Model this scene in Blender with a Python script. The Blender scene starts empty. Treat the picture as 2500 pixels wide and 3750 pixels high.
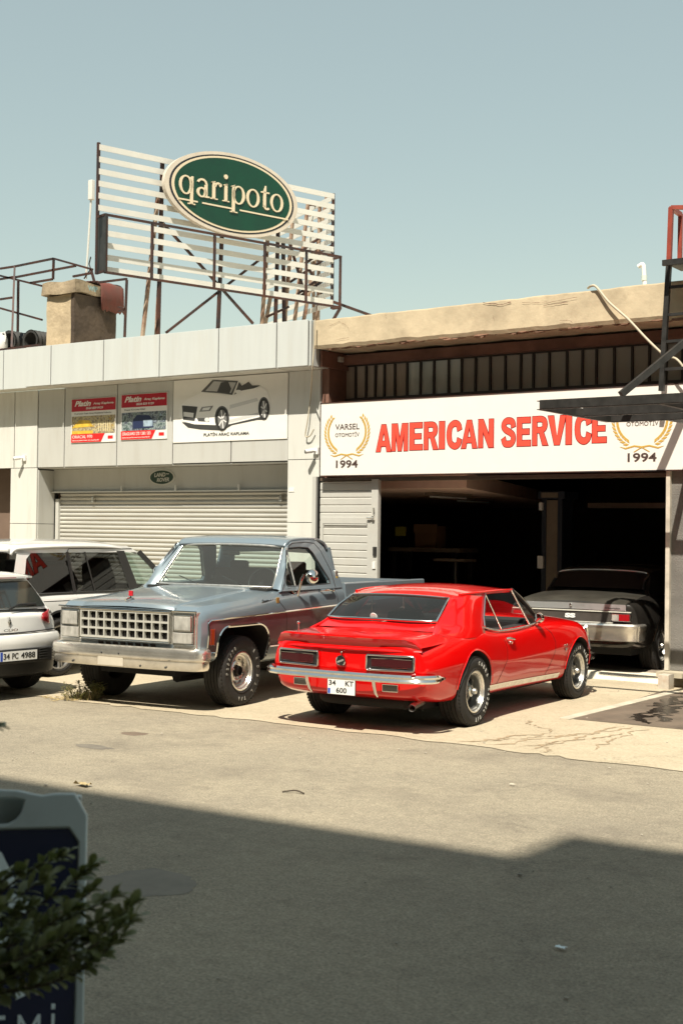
import bpy, bmesh, math, random
from mathutils import Vector, Matrix, noise
random.seed(7)
R = math.radians
C = bpy.context.scene.collection
scn = bpy.context.scene
# ------------------------------------------------------------------ camera
TH = 0.612; PITCH = 0.015; ROLL = 0.013; EYE = 1.89; FPX = 4886.0
_r, _u, _w = Vector((1, 0, 0)), Vector((0, -math.sin(PITCH), math.cos(PITCH))), Vector((0, math.cos(PITCH), math.sin(PITCH)))
_ri = _r * math.cos(ROLL) + _u * math.sin(ROLL); _up = -_r * math.sin(ROLL) + _u * math.cos(ROLL)
_rot = Matrix.Rotation(TH, 3, 'Z')
cam_d = bpy.data.cameras.new('camera'); cam = bpy.data.objects.new('camera', cam_d); C.objects.link(cam)
m3 = _rot @ Matrix((_ri, _up, -_w)).transposed()
cam.matrix_world = Matrix.Translation((0, 0, EYE)) @ m3.to_4x4()
cam_d.sensor_fit = 'HORIZONTAL'; cam_d.sensor_width = 36; cam_d.lens = FPX / 2500 * 36
cam_d.clip_start = 0.1; cam_d.clip_end = 3000
cam_d.dof.use_dof = True; cam_d.dof.focus_distance = 14.5; cam_d.dof.aperture_fstop = 6.3
scn.camera = cam
# ------------------------------------------------------------------ light
SUN = Vector((0.22, -0.65, 1.0)).normalized()
world = bpy.data.worlds.new('World'); scn.world = world; world.use_nodes = True
nt = world.node_tree; bg = nt.nodes['Background']
sky = nt.nodes.new('ShaderNodeTexSky'); sky.sky_type = 'NISHITA'; sky.sun_disc = False
sky.sun_elevation = math.asin(SUN.z); sky.sun_rotation = math.atan2(SUN.x, SUN.y)
sky.air_density = 1.3; sky.dust_density = 0.5; sky.ozone_density = 1.0; sky.altitude = 50
hs = nt.nodes.new('ShaderNodeMix'); hs.data_type = 'RGBA'; hs.blend_type = 'MULTIPLY'; hs.inputs[0].default_value = 1
hs.inputs[7].default_value = (1.12, 1.0, 0.76, 1)
nt.links.new(sky.outputs[0], hs.inputs[6]); hz = nt.nodes.new('ShaderNodeMix'); hz.data_type = 'RGBA'; hz.inputs[0].default_value = .45; hz.inputs[7].default_value = (3.7, 4.4, 4.2, 1)
nt.links.new(hs.outputs[2], hz.inputs[6]); nt.links.new(hz.outputs[2], bg.inputs[0]); bg.inputs[1].default_value = 0.086
sl = bpy.data.lights.new('sun', 'SUN'); sl.energy = 4.8; sl.angle = R(0.53); sl.color = (1.0, 0.925, 0.79)
so = bpy.data.objects.new('sun', sl); C.objects.link(so); so.rotation_euler = SUN.to_track_quat('Z', 'Y').to_euler()
so.location = (10, -10, 30)
scn.view_settings.view_transform = 'Standard'; scn.view_settings.look = 'None'
scn.view_settings.exposure = 0.75; scn.view_settings.gamma = 1.0

# ------------------------------------------------------------------ helpers
def FP(px, py, Y):
    """point of the vertical plane at depth Y seen at a place of the photograph (1568 px wide)"""
    d = _rot @ ((px * 1.59439 - 1250) / FPX * _ri - (py * 1.59439 - 1875) / FPX * _up + _w)
    t = Y / d.y
    return Vector((d.x * t, Y, EYE + d.z * t))
WM = {}
def tag(o, label=None, cat=None, group=None, kind=None):
    if label: o['label'] = label
    if cat: o['category'] = cat
    if group: o['group'] = group
    if kind: o['kind'] = kind
    return o
def thing(name, label, cat, loc=(0, 0, 0), rz=0.0, group=None, kind=None):
    o = bpy.data.objects.new(name, None); C.objects.link(o)
    o.location = loc; o.rotation_euler = (0, 0, rz); o.empty_display_size = .2
    WM[o.name] = Matrix.Translation(loc) @ Matrix.Rotation(rz, 4, 'Z')
    return tag(o, label, cat, group, kind)
def hook(o, parent, world=False, loc=None, rot=None):
    L = Matrix.Identity(4)
    if loc is not None or rot is not None:
        o.location = loc or (0, 0, 0); o.rotation_euler = rot or (0, 0, 0)
        L = Matrix.Translation(o.location) @ o.rotation_euler.to_matrix().to_4x4()
    if parent is None:
        WM[o.name] = L; return o
    o.parent = parent
    if world:
        o.matrix_parent_inverse = WM[parent.name].inverted(); WM[o.name] = L
    else:
        WM[o.name] = WM[parent.name] @ L
    return o
def finish(me, smooth):
    if smooth:
        me.polygons.foreach_set('use_smooth', [True] * len(me.polygons))
        me.set_sharp_from_angle(angle=R(smooth))
def fix(me):
    bm = bmesh.new(); bm.from_mesh(me); bmesh.ops.recalc_face_normals(bm, faces=bm.faces); bm.to_mesh(me); bm.free()
class MB:
    def __init__(s): s.v = []; s.f = []; s.m = []
    def add(s, vs, fs, m=0):
        n = len(s.v); s.v += [tuple(p) for p in vs]
        for f in fs: s.f.append([i + n for i in f]); s.m.append(m)
        return s
    def box(s, x0, x1, y0, y1, z0, z1, m=0):
        return s.add([(x, y, z) for z in (z0, z1) for y in (y0, y1) for x in (x0, x1)],
                     [(0, 2, 3, 1), (4, 5, 7, 6), (0, 1, 5, 4), (2, 6, 7, 3), (0, 4, 6, 2), (1, 3, 7, 5)], m)
    def beam(s, p, q, w, h=None, up=(0, 0, 1), m=0):
        p, q = Vector(p), Vector(q); h = h or w; d = (q - p).normalized(); up = Vector(up)
        if abs(d.dot(up)) > .99: up = Vector((0, 1, 0))
        a = d.cross(up).normalized(); b = a.cross(d)
        vs = [c + a * sx * w / 2 + b * sy * h / 2 for c in (p, q) for sx, sy in ((-1, -1), (1, -1), (1, 1), (-1, 1))]
        return s.add(vs, [(3, 2, 1, 0), (4, 5, 6, 7), (0, 1, 5, 4), (1, 2, 6, 5), (2, 3, 7, 6), (3, 0, 4, 7)], m)
    def tube(s, path, r, n=8, closed=False, m=0, cap=True):
        P = [Vector(p) for p in path]; k = len(P); rs = r if isinstance(r, (list, tuple)) else [r] * k
        vs = []; prev = None
        for i in range(k):
            a = P[(i - 1) % k] if (closed or i > 0) else P[i]; b = P[(i + 1) % k] if (closed or i < k - 1) else P[i]
            d = (b - a).normalized()
            if prev is None:
                up = Vector((0, 0, 1)) if abs(d.z) < .9 else Vector((1, 0, 0)); x = d.cross(up).normalized()
            else: x = (prev - d * prev.dot(d)).normalized()
            prev = x; y = d.cross(x)
            vs += [P[i] + (x * math.cos(t) + y * math.sin(t)) * rs[i] for t in [2 * math.pi * j / n for j in range(n)]]
        fs = []
        for i in range(k if closed else k - 1):
            for j in range(n):
                a, b = i * n, ((i + 1) % k) * n
                fs.append((a + j, a + (j + 1) % n, b + (j + 1) % n, b + j))
        if cap and not closed: fs += [tuple(range(n))[::-1], tuple((k - 1) * n + j for j in range(n))]
        return s.add(vs, fs, m)
    def prism(s, poly, plane, a, b, m=0):
        n = len(poly)
        f = {'xy': lambda p, t: (p[0], p[1], t), 'xz': lambda p, t: (p[0], t, p[1]), 'yz': lambda p, t: (t, p[0], p[1])}[plane]
        vs = [f(p, a) for p in poly] + [f(p, b) for p in poly]
        return s.add(vs, [tuple(range(n))[::-1], tuple(range(n, 2 * n))] + [(i, (i + 1) % n, n + (i + 1) % n, n + i) for i in range(n)], m)
    def lathe(s, prof, c=(0, 0, 0), n=32, axis='x', closed=False, m=0, cap=False):
        c = Vector(c); vs = []
        for r, a in prof:
            for j in range(n):
                t = 2 * math.pi * j / n; u, w = r * math.cos(t), r * math.sin(t)
                vs.append(c + Vector({'x': (a, u, w), 'y': (u, a, w), 'z': (u, w, a)}[axis]))
        k = len(prof); fs = []
        for i in range(k if closed else k - 1):
            for j in range(n):
                a, b = i * n, ((i + 1) % k) * n
                fs.append((a + j, a + (j + 1) % n, b + (j + 1) % n, b + j))
        if cap: fs += [tuple(range(n)), tuple((k - 1) * n + j for j in range(n))]
        return s.add(vs, fs, m)
    def grid(s, rows, m=0, closed=False):
        k, n = len(rows), len(rows[0]); fs = []
        for i in range(k - 1):
            for j in range(n if closed else n - 1):
                fs.append((i * n + j, i * n + (j + 1) % n, (i + 1) * n + (j + 1) % n, (i + 1) * n + j))
        return s.add([p for r in rows for p in r], fs, m)
    def ball(s, c, rx, ry=None, rz=None, n=12, m=0):
        ry = ry or rx; rz = rz or rx; rows = []
        for i in range(n // 2 + 1):
            t = math.pi * i / (n // 2); 
            rows.append([(c[0] + rx * math.sin(t) * math.cos(2 * math.pi * j / n), c[1] + ry * math.sin(t) * math.sin(2 * math.pi * j / n), c[2] + rz * math.cos(t)) for j in range(n)])
        return s.grid(rows, m, True)
    def build(s, name, mats, parent=None, world=False, smooth=0, bevel=0, loc=None, rot=None, recalc=True, solid=0, soff=-1):
        me = bpy.data.meshes.new(name); me.from_pydata(s.v, [], s.f)
        mats = mats if isinstance(mats, (list, tuple)) else [mats]
        for mt in mats: me.materials.append(mt)
        me.polygons.foreach_set('material_index', s.m)
        if recalc: 
            bm = bmesh.new(); bm.from_mesh(me); bmesh.ops.remove_doubles(bm, verts=bm.verts, dist=1e-5)
            bmesh.ops.recalc_face_normals(bm, faces=bm.faces); bm.to_mesh(me); bm.free()
        finish(me, smooth)
        o = bpy.data.objects.new(name, me); C.objects.link(o)
        hook(o, parent, world, loc, rot)
        if solid:
            md = o.modifiers.new('solid', 'SOLIDIFY'); md.thickness = solid; md.offset = soff
        if bevel:
            md = o.modifiers.new('bevel', 'BEVEL'); md.width = bevel; md.segments = 2; md.limit_method = 'ANGLE'; md.angle_limit = R(40)
        return o
def pchip(K, x):
    """monotone interpolation of knots [(x, y), ...]"""
    K = sorted(K); n = len(K)
    if x <= K[0][0]: return K[0][1]
    if x >= K[-1][0]: return K[-1][1]
    h = [K[i + 1][0] - K[i][0] for i in range(n - 1)]; d = [(K[i + 1][1] - K[i][1]) / h[i] for i in range(n - 1)]
    def sl(i):
        if i == 0: return d[0]
        if i == n - 1: return d[-1]
        if d[i - 1] * d[i] <= 0: return 0
        return 2 * d[i - 1] * d[i] / (d[i - 1] + d[i])
    for i in range(n - 1):
        if x <= K[i + 1][0]:
            t = (x - K[i][0]) / h[i]; a, b = sl(i), sl(i + 1)
            return (K[i][1] * (1 + 2 * t) * (1 - t) ** 2 + K[i + 1][1] * t * t * (3 - 2 * t) + h[i] * a * t * (1 - t) ** 2 - h[i] * b * t * t * (1 - t))
def chaikin(P, it=3):
    for _ in range(it):
        Q = [P[0]]
        for a, b in zip(P, P[1:]):
            Q.append(tuple(.75 * p + .25 * q for p, q in zip(a, b))); Q.append(tuple(.25 * p + .75 * q for p, q in zip(a, b)))
        Q.append(P[-1]); P = Q
    return P
def crom(P, n=6):
    """smooth curve through points"""
    P = [Vector(p) for p in P]; out = []
    for i in range(len(P) - 1):
        a = P[i - 1] if i else P[0] * 2 - P[1]; b, c = P[i], P[i + 1]; d = P[i + 2] if i + 2 < len(P) else P[-1] * 2 - P[-2]
        for k in range(n):
            t = k / n
            out.append(.5 * ((2 * b) + (c - a) * t + (2 * a - 5 * b + 4 * c - d) * t * t + (3 * b - a - 3 * c + d) * t ** 3))
    return out + [P[-1]]
def patch(rows, nu=5, nv=5):
    rr = [crom(r, nu) for r in rows]
    cols = [crom([r[j] for r in rr], nv) for j in range(len(rr[0]))]
    return [[c[i] for c in cols] for i in range(len(cols[0]))]
def mirx(P): return [(-p[0], p[1], p[2]) for p in P]
def text(name, s, mat, parent, O, ux, uy, w=None, h=None, depth=.004, bold=0, shear=0, world=True, spacing=1.0, center=False):
    cu = bpy.data.curves.new(name, 'FONT'); cu.body = s; cu.size = 1; cu.extrude = .5; cu.offset = bold; cu.shear = shear; cu.space_character = spacing
    cu.resolution_u = 3; cu.space_line = .95
    t = bpy.data.objects.new('t', cu); C.objects.link(t); bpy.context.view_layer.update()
    dg = bpy.context.evaluated_depsgraph_get(); me = bpy.data.meshes.new_from_object(t.evaluated_get(dg))
    bpy.data.objects.remove(t); bpy.data.curves.remove(cu)
    xs = [v.co.x for v in me.vertices]; ys = [v.co.y for v in me.vertices]
    x0, x1, y0, y1 = min(xs), max(xs), min(ys), max(ys)
    if h is None: h = w / (x1 - x0) * (y1 - y0)
    if w is None: w = h / (y1 - y0) * (x1 - x0)
    O, ux, uy = Vector(O), Vector(ux).normalized(), Vector(uy).normalized(); n = ux.cross(uy)
    for v in me.vertices:
        a = (v.co.x - x0) / (x1 - x0) * w; b = (v.co.y - y0) / (y1 - y0) * h
        if center: a -= w / 2; b -= h / 2
        v.co = O + ux * a + uy * b + n * (v.co.z + .5) * depth
    me.materials.clear(); me.materials.append(mat); me.name = name
    me.polygons.foreach_set('material_index', [0] * len(me.polygons))
    o = bpy.data.objects.new(name, me); C.objects.link(o); hook(o, parent, world)
    return o
def boolean(o, cutter):
    md = o.modifiers.new('b', 'BOOLEAN'); md.operation = 'DIFFERENCE'; md.solver = 'EXACT'; md.object = cutter
    bpy.context.view_layer.update(); dg = bpy.context.evaluated_depsgraph_get()
    me = bpy.data.meshes.new_from_object(o.evaluated_get(dg)); o.modifiers.clear(); old = o.data; o.data = me; me.name = o.name
    cm = cutter.data; bpy.data.objects.remove(cutter)
    return o
# ------------------------------------------------------------------ materials
def mat(name, col, rough=.6, metal=0, var=0, vs=6, bump=0, bs=60, coat=0, col2=None, spec=.5, stretch=None, dirt=0, dcol=(.1, .07, .04), ds=2.2, emit=0):
    m = bpy.data.materials.new(name); m.use_nodes = True; t = m.node_tree; b = t.nodes['Principled BSDF']
    b.inputs['Roughness'].default_value = rough; b.inputs['Metallic'].default_value = metal
    b.inputs['Coat Weight'].default_value = coat; b.inputs['Coat Roughness'].default_value = .04; b.inputs['Coat IOR'].default_value = 1.5
    b.inputs['Specular IOR Level'].default_value = spec
    b.inputs['Base Color'].default_value = (*col, 1)
    L = t.links.new; N = t.nodes.new; tc = N('ShaderNodeTexCoord'); src = tc.outputs['Object']
    if stretch:
        mp = N('ShaderNodeMapping'); mp.inputs['Scale'].default_value = stretch; L(src, mp.inputs[0]); src = mp.outputs[0]
    last = None
    if var or col2:
        n = N('ShaderNodeTexNoise'); n.inputs['Scale'].default_value = vs; n.inputs['Detail'].default_value = 6; n.inputs['Roughness'].default_value = .62; L(src, n.inputs[0])
        r = N('ShaderNodeMapRange'); r.inputs[1].default_value = .32; r.inputs[2].default_value = .68; L(n.outputs[0], r.inputs[0])
        mx = N('ShaderNodeMix'); mx.data_type = 'RGBA'; L(r.outputs[0], mx.inputs[0])
        c2 = col2 or tuple(c * (1 - var) for c in col); c1 = tuple(min(1, c * (1 + var * .5)) for c in col) if not col2 else col
        mx.inputs[6].default_value = (*c1, 1); mx.inputs[7].default_value = (*c2, 1); last = mx.outputs[2]
    if dirt:
        n = N('ShaderNodeTexNoise'); n.inputs['Scale'].default_value = ds; n.inputs['Detail'].default_value = 9; n.inputs['Roughness'].default_value = .7; L(src, n.inputs[0])
        r = N('ShaderNodeMapRange'); r.inputs[1].default_value = .52; r.inputs[2].default_value = .8; r.inputs[4].default_value = dirt; L(n.outputs[0], r.inputs[0])
        mx = N('ShaderNodeMix'); mx.data_type = 'RGBA'; L(r.outputs[0], mx.inputs[0])
        if last: L(last, mx.inputs[6])
        else: mx.inputs[6].default_value = (*col, 1)
        mx.inputs[7].default_value = (*dcol, 1); last = mx.outputs[2]
    if last: L(last, b.inputs['Base Color'])
    if bump:
        n = N('ShaderNodeTexNoise'); n.inputs['Scale'].default_value = bs; n.inputs['Detail'].default_value = 6; L(src, n.inputs[0])
        bp = N('ShaderNodeBump'); bp.inputs['Strength'].default_value = 1; bp.inputs['Distance'].default_value = bump; L(n.outputs[0], bp.inputs['Height']); L(bp.outputs[0], b.inputs['Normal'])
    return m
def glass(name, tint=(.8, .9, .88), refl=1.0, rough=0.0, dust=0):
    m = bpy.data.materials.new(name); m.use_nodes = True; t = m.node_tree; t.nodes.remove(t.nodes['Principled BSDF'])
    N = t.nodes.new; L = t.links.new; out = t.nodes['Material Output']
    a = N('ShaderNodeBsdfTransparent'); a.inputs[0].default_value = (*tint, 1)
    g = N('ShaderNodeBsdfGlossy'); g.inputs['Roughness'].default_value = rough; g.inputs[0].default_value = (.95, .97, .97, 1)
    ge = N('ShaderNodeNewGeometry'); vm = N('ShaderNodeVectorMath'); vm.operation = 'DOT_PRODUCT'; L(ge.outputs['Normal'], vm.inputs[0]); L(ge.outputs['Incoming'], vm.inputs[1])
    def mth(op, x, y=None):
        q = N('ShaderNodeMath'); q.operation = op
        for i, v in enumerate((x, y)):
            if v is None: continue
            if isinstance(v, (int, float)): q.inputs[i].default_value = v
            else: L(v, q.inputs[i])
        return q.outputs[0]
    c_ = mth('SUBTRACT', 1.0, mth('ABSOLUTE', vm.outputs['Value'])); f_ = mth('ADD', mth('MULTIPLY', mth('POWER', c_, 5.0), .92), .08)
    mu = N('ShaderNodeMath'); mu.operation = 'MULTIPLY'; mu.inputs[1].default_value = refl; mu.use_clamp = True; L(f_, mu.inputs[0])
    mx = N('ShaderNodeMixShader'); L(mu.outputs[0], mx.inputs[0]); L(a.outputs[0], mx.inputs[1]); L(g.outputs[0], mx.inputs[2])
    last = mx.outputs[0]
    if dust:
        d = N('ShaderNodeBsdfDiffuse'); d.inputs[0].default_value = (.55, .52, .45, 1); m2 = N('ShaderNodeMixShader'); m2.inputs[0].default_value = dust
        L(last, m2.inputs[1]); L(d.outputs[0], m2.inputs[2]); last = m2.outputs[0]
    L(last, out.inputs[0]); return m
M = {}
M['chrome'] = mat('chrome', (.78, .77, .74), .09, 1, var=.06, vs=12)
M['dullchrome'] = mat('dull_chrome', (.80, .78, .73), .27, .82, var=.25, vs=14, bump=.002, bs=9)
M['black'] = mat('black_trim', (.012, .012, .012), .45)
M['rubber'] = mat('tyre_rubber', (.022, .02, .018), .75, var=.4, vs=20, bump=.002, bs=120)
M['under'] = mat('underbody', (.012, .011, .010), .9)
M['wletter'] = mat('raised_white_letters', (.5, .49, .45), .7, var=.5, vs=60)
M['red'] = mat('red_paint', (.66, .0010, .0012), .3, 0, coat=1, spec=.2)
M['red'].node_tree.nodes['Principled BSDF'].inputs['Coat IOR'].default_value = 1.5
M['steelrust'] = mat('rusty_dark_steel', (.022, .022, .026), .6, .2, col2=(.085, .03, .016), vs=4)
M['sunchrome'] = mat('worn_bumper_chrome', (.86, .82, .75), .24, .88, var=.16, vs=9, bump=.002, bs=7)
M['dsteel'] = mat('dark_painted_steel', (.035, .034, .032), .45, .2, var=.4, vs=8)
M['glass'] = glass('clear_glass', (.86, .92, .90))
M['tint'] = glass('tinted_glass', (.10, .11, .11), 1.0)
M['dkint'] = mat('dark_interior', (.02, .02, .021), .7)
M['white'] = mat('white_paint_panel', (.78, .77, .73), .45, var=.05, dirt=.15, dcol=(.45, .42, .36))
M['plate'] = mat('plate_white', (.72, .72, .70), .4)
M['pblack'] = mat('print_black', (.015, .015, .015), .5)
M['blue'] = mat('plate_blue', (.02, .07, .4), .4)
# ------------------------------------------------------------------ ground
def nodes(m): return m.node_tree.nodes, m.node_tree.links.new, m.node_tree.nodes['Principled BSDF']
def ground_mat(name, c1, c2, cdark, crack_scale, crack_w, crack_amt, grain, stain=0, speck=(.5, .48, .42), gc=.4):
    m = bpy.data.materials.new(name); m.use_nodes = True; N_, L, b = nodes(m); N = N_.new
    b.inputs['Roughness'].default_value = .88; b.inputs['Specular IOR Level'].default_value = .3
    tc = N('ShaderNodeTexCoord'); o = tc.outputs['Object']
    def noise_(sc, det=6, ro=.6, src=o):
        n = N('ShaderNodeTexNoise'); n.inputs['Scale'].default_value = sc; n.inputs['Detail'].default_value = det; n.inputs['Roughness'].default_value = ro; L(src, n.inputs[0]); return n
    def rng(src, a, bb, c=0, d=1):
        r = N('ShaderNodeMapRange'); r.inputs[1].default_value = a; r.inputs[2].default_value = bb; r.inputs[3].default_value = c; r.inputs[4].default_value = d; L(src, r.inputs[0]); return r.outputs[0]
    def mix(f, A, B):
        x = N('ShaderNodeMix'); x.data_type = 'RGBA'
        if isinstance(f, float): x.inputs[0].default_value = f
        else: L(f, x.inputs[0])
        for s, i in ((A, 6), (B, 7)):
            if isinstance(s, tuple): x.inputs[i].default_value = (*s, 1)
            else: L(s, x.inputs[i])
        return x.outputs[2]
    big = noise_(.45, 8, .65); c = mix(rng(big.outputs[0], .35, .65), c1, c2)
    med = noise_(3.0, 8, .7); c = mix(rng(med.outputs[0], .55, .8, 0, .55), c, cdark)
    gr = noise_(grain, 3, .7); gg = N('ShaderNodeMix'); gg.data_type = 'RGBA'; gg.blend_type = 'MULTIPLY'; gg.inputs[0].default_value = 1
    L(c, gg.inputs[6]); g2 = mix(rng(gr.outputs[0], .3, .7), (1 - gc, 1 - gc, 1 - gc), (1 + gc * .8, 1 + gc * .8, 1 + gc * .8)); L(g2, gg.inputs[7]); c = gg.outputs[2]
    g3 = noise_(grain * .22, 5, .75); gh_ = N('ShaderNodeMix'); gh_.data_type = 'RGBA'; gh_.blend_type = 'MULTIPLY'; gh_.inputs[0].default_value = 1; L(c, gh_.inputs[6]); L(mix(rng(g3.outputs[0], .35, .65), (1 - gc * .35, 1 - gc * .35, 1 - gc * .35), (1 + gc * .25, 1 + gc * .25, 1 + gc * .25)), gh_.inputs[7]); c = gh_.outputs[2]
    sp = N('ShaderNodeTexVoronoi'); sp.inputs['Scale'].default_value = 22; L(o, sp.inputs[0]); c = mix(rng(sp.outputs['Distance'], .05, .09, .55, 0), c, speck)
    # cracks
    wv = noise_(1.3, 6, .7); ad = N('ShaderNodeMix'); ad.data_type = 'RGBA'; ad.blend_type = 'LINEAR_LIGHT'; ad.inputs[0].default_value = .55; L(o, ad.inputs[6]); L(wv.outputs['Color'], ad.inputs[7])
    vo = N('ShaderNodeTexVoronoi'); vo.feature = 'DISTANCE_TO_EDGE'; vo.inputs['Scale'].default_value = crack_scale; L(ad.outputs[2], vo.inputs[0])
    cr = rng(vo.outputs['Distance'], 0, crack_w, 1, 0); pres = rng(noise_(.35, 3).outputs[0], .48, .6)
    mm = N('ShaderNodeMath'); mm.operation = 'MULTIPLY'; L(cr, mm.inputs[0]); L(pres, mm.inputs[1]); m3_ = N('ShaderNodeMath'); m3_.operation = 'MULTIPLY'; m3_.inputs[1].default_value = crack_amt; L(mm.outputs[0], m3_.inputs[0])
    c = mix(m3_.outputs[0], c, tuple(x * .35 for x in cdark))
    if stain:
        st = noise_(.8, 9, .72); c = mix(rng(st.outputs[0], .50, .68, 0, stain), c, cdark)
    L(c, b.inputs['Base Color'])
    bn = noise_(grain * 1.4, 4); bp = N('ShaderNodeBump'); bp.inputs['Distance'].default_value = .012; bp.inputs['Strength'].default_value = .8; L(bn.outputs[0], bp.inputs['Height'])
    bp2 = N('ShaderNodeBump'); bp2.inputs['Distance'].default_value = .05; L(med.outputs[0], bp2.inputs['Height']); L(bp.outputs[0], bp2.inputs['Normal']); bp2.inputs['Strength'].default_value = .5
    L(bp2.outputs[0], b.inputs['Normal']); return m
M['asphalt'] = ground_mat('worn_asphalt', (.36, .312, .228), (.28, .245, .185), (.14, .12, .095), .5, .012, .25, 60, .5)
M['apron'] = ground_mat('old_concrete', (.50, .43, .31), (.42, .355, .25), (.27, .21, .14), .9, .012, .35, 34, .2, gc=.16)
g = MB().grid([[(x, y, 0) for x in (-300, -60, -30, 0, 30, 60, 300)] for y in (-300, -60, -20, 0, 10, 20, 60, 300)])
tag(g.build('asphalt_ground', M['asphalt']), kind='structure')
rnd = random.Random(3); edge = []
x = -30.0
while x < 6:
    edge.append((x, 10.36 + .05 * math.sin(x * .7) + rnd.uniform(-.05, .05) + .02 * x * 0)); x += rnd.uniform(.08, .25)
poly = edge + [(6, 16.62), (-30, 16.62)]
ap = MB(); ap.add([(p[0], p[1], .006) for p in poly], [tuple(range(len(poly)))])
tag(ap.build('concrete_forecourt', M['apron'], recalc=False), kind='structure')
# raised garage floor with a pale kerb at its edge
M['kerb'] = mat('pale_kerb_concrete', (.66, .60, .48), .85, var=.2, vs=3, bump=.02, bs=9, dirt=.5, dcol=(.3, .24, .16))
M['gfloor'] = mat('oily_garage_floor', (.34, .28, .22), .6, var=.4, vs=2)
kb = MB(); xs = [-11.7 + i * .3 for i in range(27)]
rows = [[], [], []]
for x in xs:
    j = rnd.uniform(-.03, .03)
    rows[0].append((x, 16.28 + j, .006)); rows[1].append((x, 16.36 + j, .085 + rnd.uniform(-.01, .01))); rows[2].append((x, 16.75, .09))
kb.grid(rows); tag(kb.build('garage_kerb', M['kerb'], recalc=False, smooth=50), kind='structure')
tag(MB().box(-22, 4, 16.75, 32, -.2, .084).build('garage_floor', M['gfloor']), kind='structure')
# flat dark brown pad with blackish blotches beside the concrete, pale frame strip round it
M['bay'] = mat('dark_brown_pad', (.17, .13, .095), .7, col2=(.12, .095, .07), vs=2.5, dirt=.9, dcol=(.03, .022, .016), ds=1.6, bump=.01, bs=20)
tag(MB().add([(-5.89, 12.56, .010), (2, 12.75, .010), (2, 15.6, .010), (-6.12, 15.6, .010)], [(0, 1, 2, 3)]).build('dark_pad', M['bay'], recalc=False), kind='structure')
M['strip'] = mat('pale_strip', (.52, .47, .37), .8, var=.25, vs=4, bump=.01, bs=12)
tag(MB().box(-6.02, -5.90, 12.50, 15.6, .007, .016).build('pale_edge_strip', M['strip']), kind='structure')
M['redmat'] = mat('red_rubber_mat', (.55, .03, .04), .7, var=.3, vs=9)
tag(MB().box(-4.62, -3.6, 12.82, 13.5, .012, .028).build('floor_mat', M['redmat'], bevel=.004), 'red rubber mat lying at the right edge of the dark brown pad', 'mat')
M['blackmat'] = mat('black_rubber_mat', (.03, .028, .026), .6, var=.3, vs=9)
# trickles of dried oily water: thin branching sheets on the concrete
M['trickle'] = mat('dried_oil_stain', (.30, .215, .13), .6, col2=(.40, .31, .20), vs=7)
tk = MB()
def wander(p, q, w, seed, n=34, amp=.12):
    r_ = random.Random(seed); a, b_ = Vector(p), Vector(q); d = (b_ - a); nrm = Vector((-d.y, d.x)).normalized(); off = 0; L_, R_ = [], []
    for i in range(n + 1):
        t = i / n; off += r_.uniform(-1, 1) * amp * .35; off *= .9; c = a + d * t + nrm * off; ww = w * r_.uniform(.15, 1.3) * (1 if .05 < t < .95 else .2)
        L_.append((c.x + nrm.x * ww, c.y + nrm.y * ww, 0)); R_.append((c.x - nrm.x * ww, c.y - nrm.y * ww, 0))
    return L_, R_
for k, (p, q, w) in enumerate([((-5.2, 12.42), (-5.7, 10.5), .03), ((-5.3, 12.42), (-5.35, 10.55), .022), ((-5.0, 12.42), (-4.95, 10.9), .02), ((-5.6, 11.5), (-5.95, 10.45), .028), ((-5.35, 11.7), (-5.8, 10.7), .018), ((-5.1, 12.0), (-5.5, 10.6), .02), ((-5.4, 11.1), (-5.2, 10.42), .015), ((-6.2, 12.2), (-5.6, 11.6), .014), ((-3.9, 10.9), (-3.6, 10.2), .02), ((-3.7, 10.7), (-3.3, 10.75), .015)]):
    L_, R_ = wander(p, q, w * .75, k + 5)
    z = .0085 + k * .0004
    tk.grid([[(a[0], a[1], z) for a in L_], [(a[0], a[1], z) for a in R_]])
tag(tk.build('oily_water_stain', M['trickle'], recalc=False), kind='structure')
M['wet'] = mat('wet_black_stain', (.02, .015, .012), .25)
tk = MB()
for k, (p, q, w) in enumerate([((-5.75, 15.2), (-5.45, 13.0), .09), ((-5.5, 14.8), (-5.3, 12.9), .06), ((-5.6, 14.2), (-5.2, 12.7), .05), ((-5.3, 15.3), (-5.6, 14.0), .12), ((-4.9, 14.6), (-4.6, 13.6), .08), ((-5.0, 13.9), (-4.7, 12.9), .05)]):
    L_, R_ = wander(p, q, w, k + 50, amp=.2)
    z = .0115 + k * .0006
    tk.grid([[(a[0], a[1], z) for a in L_], [(a[0], a[1], z) for a in R_]])
tag(tk.build('wet_stain', M['wet'], recalc=False), kind='structure')
# scattered grit
gr = MB(); rg = random.Random(11)
for _ in range(420):
    x, y = rg.uniform(-14, 1), rg.uniform(3.5, 16); s = rg.uniform(.003, .010) * (1.4 if rg.random() < .1 else 1)
    gr.ball((x, y, .006 + s * .4), s * rg.uniform(.8, 1.8), s, s * .6, 6)
M['grit'] = mat('pale_grit', (.42, .38, .31), .9, var=.5, vs=3)
tag(gr.build('grit', M['grit']), kind='stuff')

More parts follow.
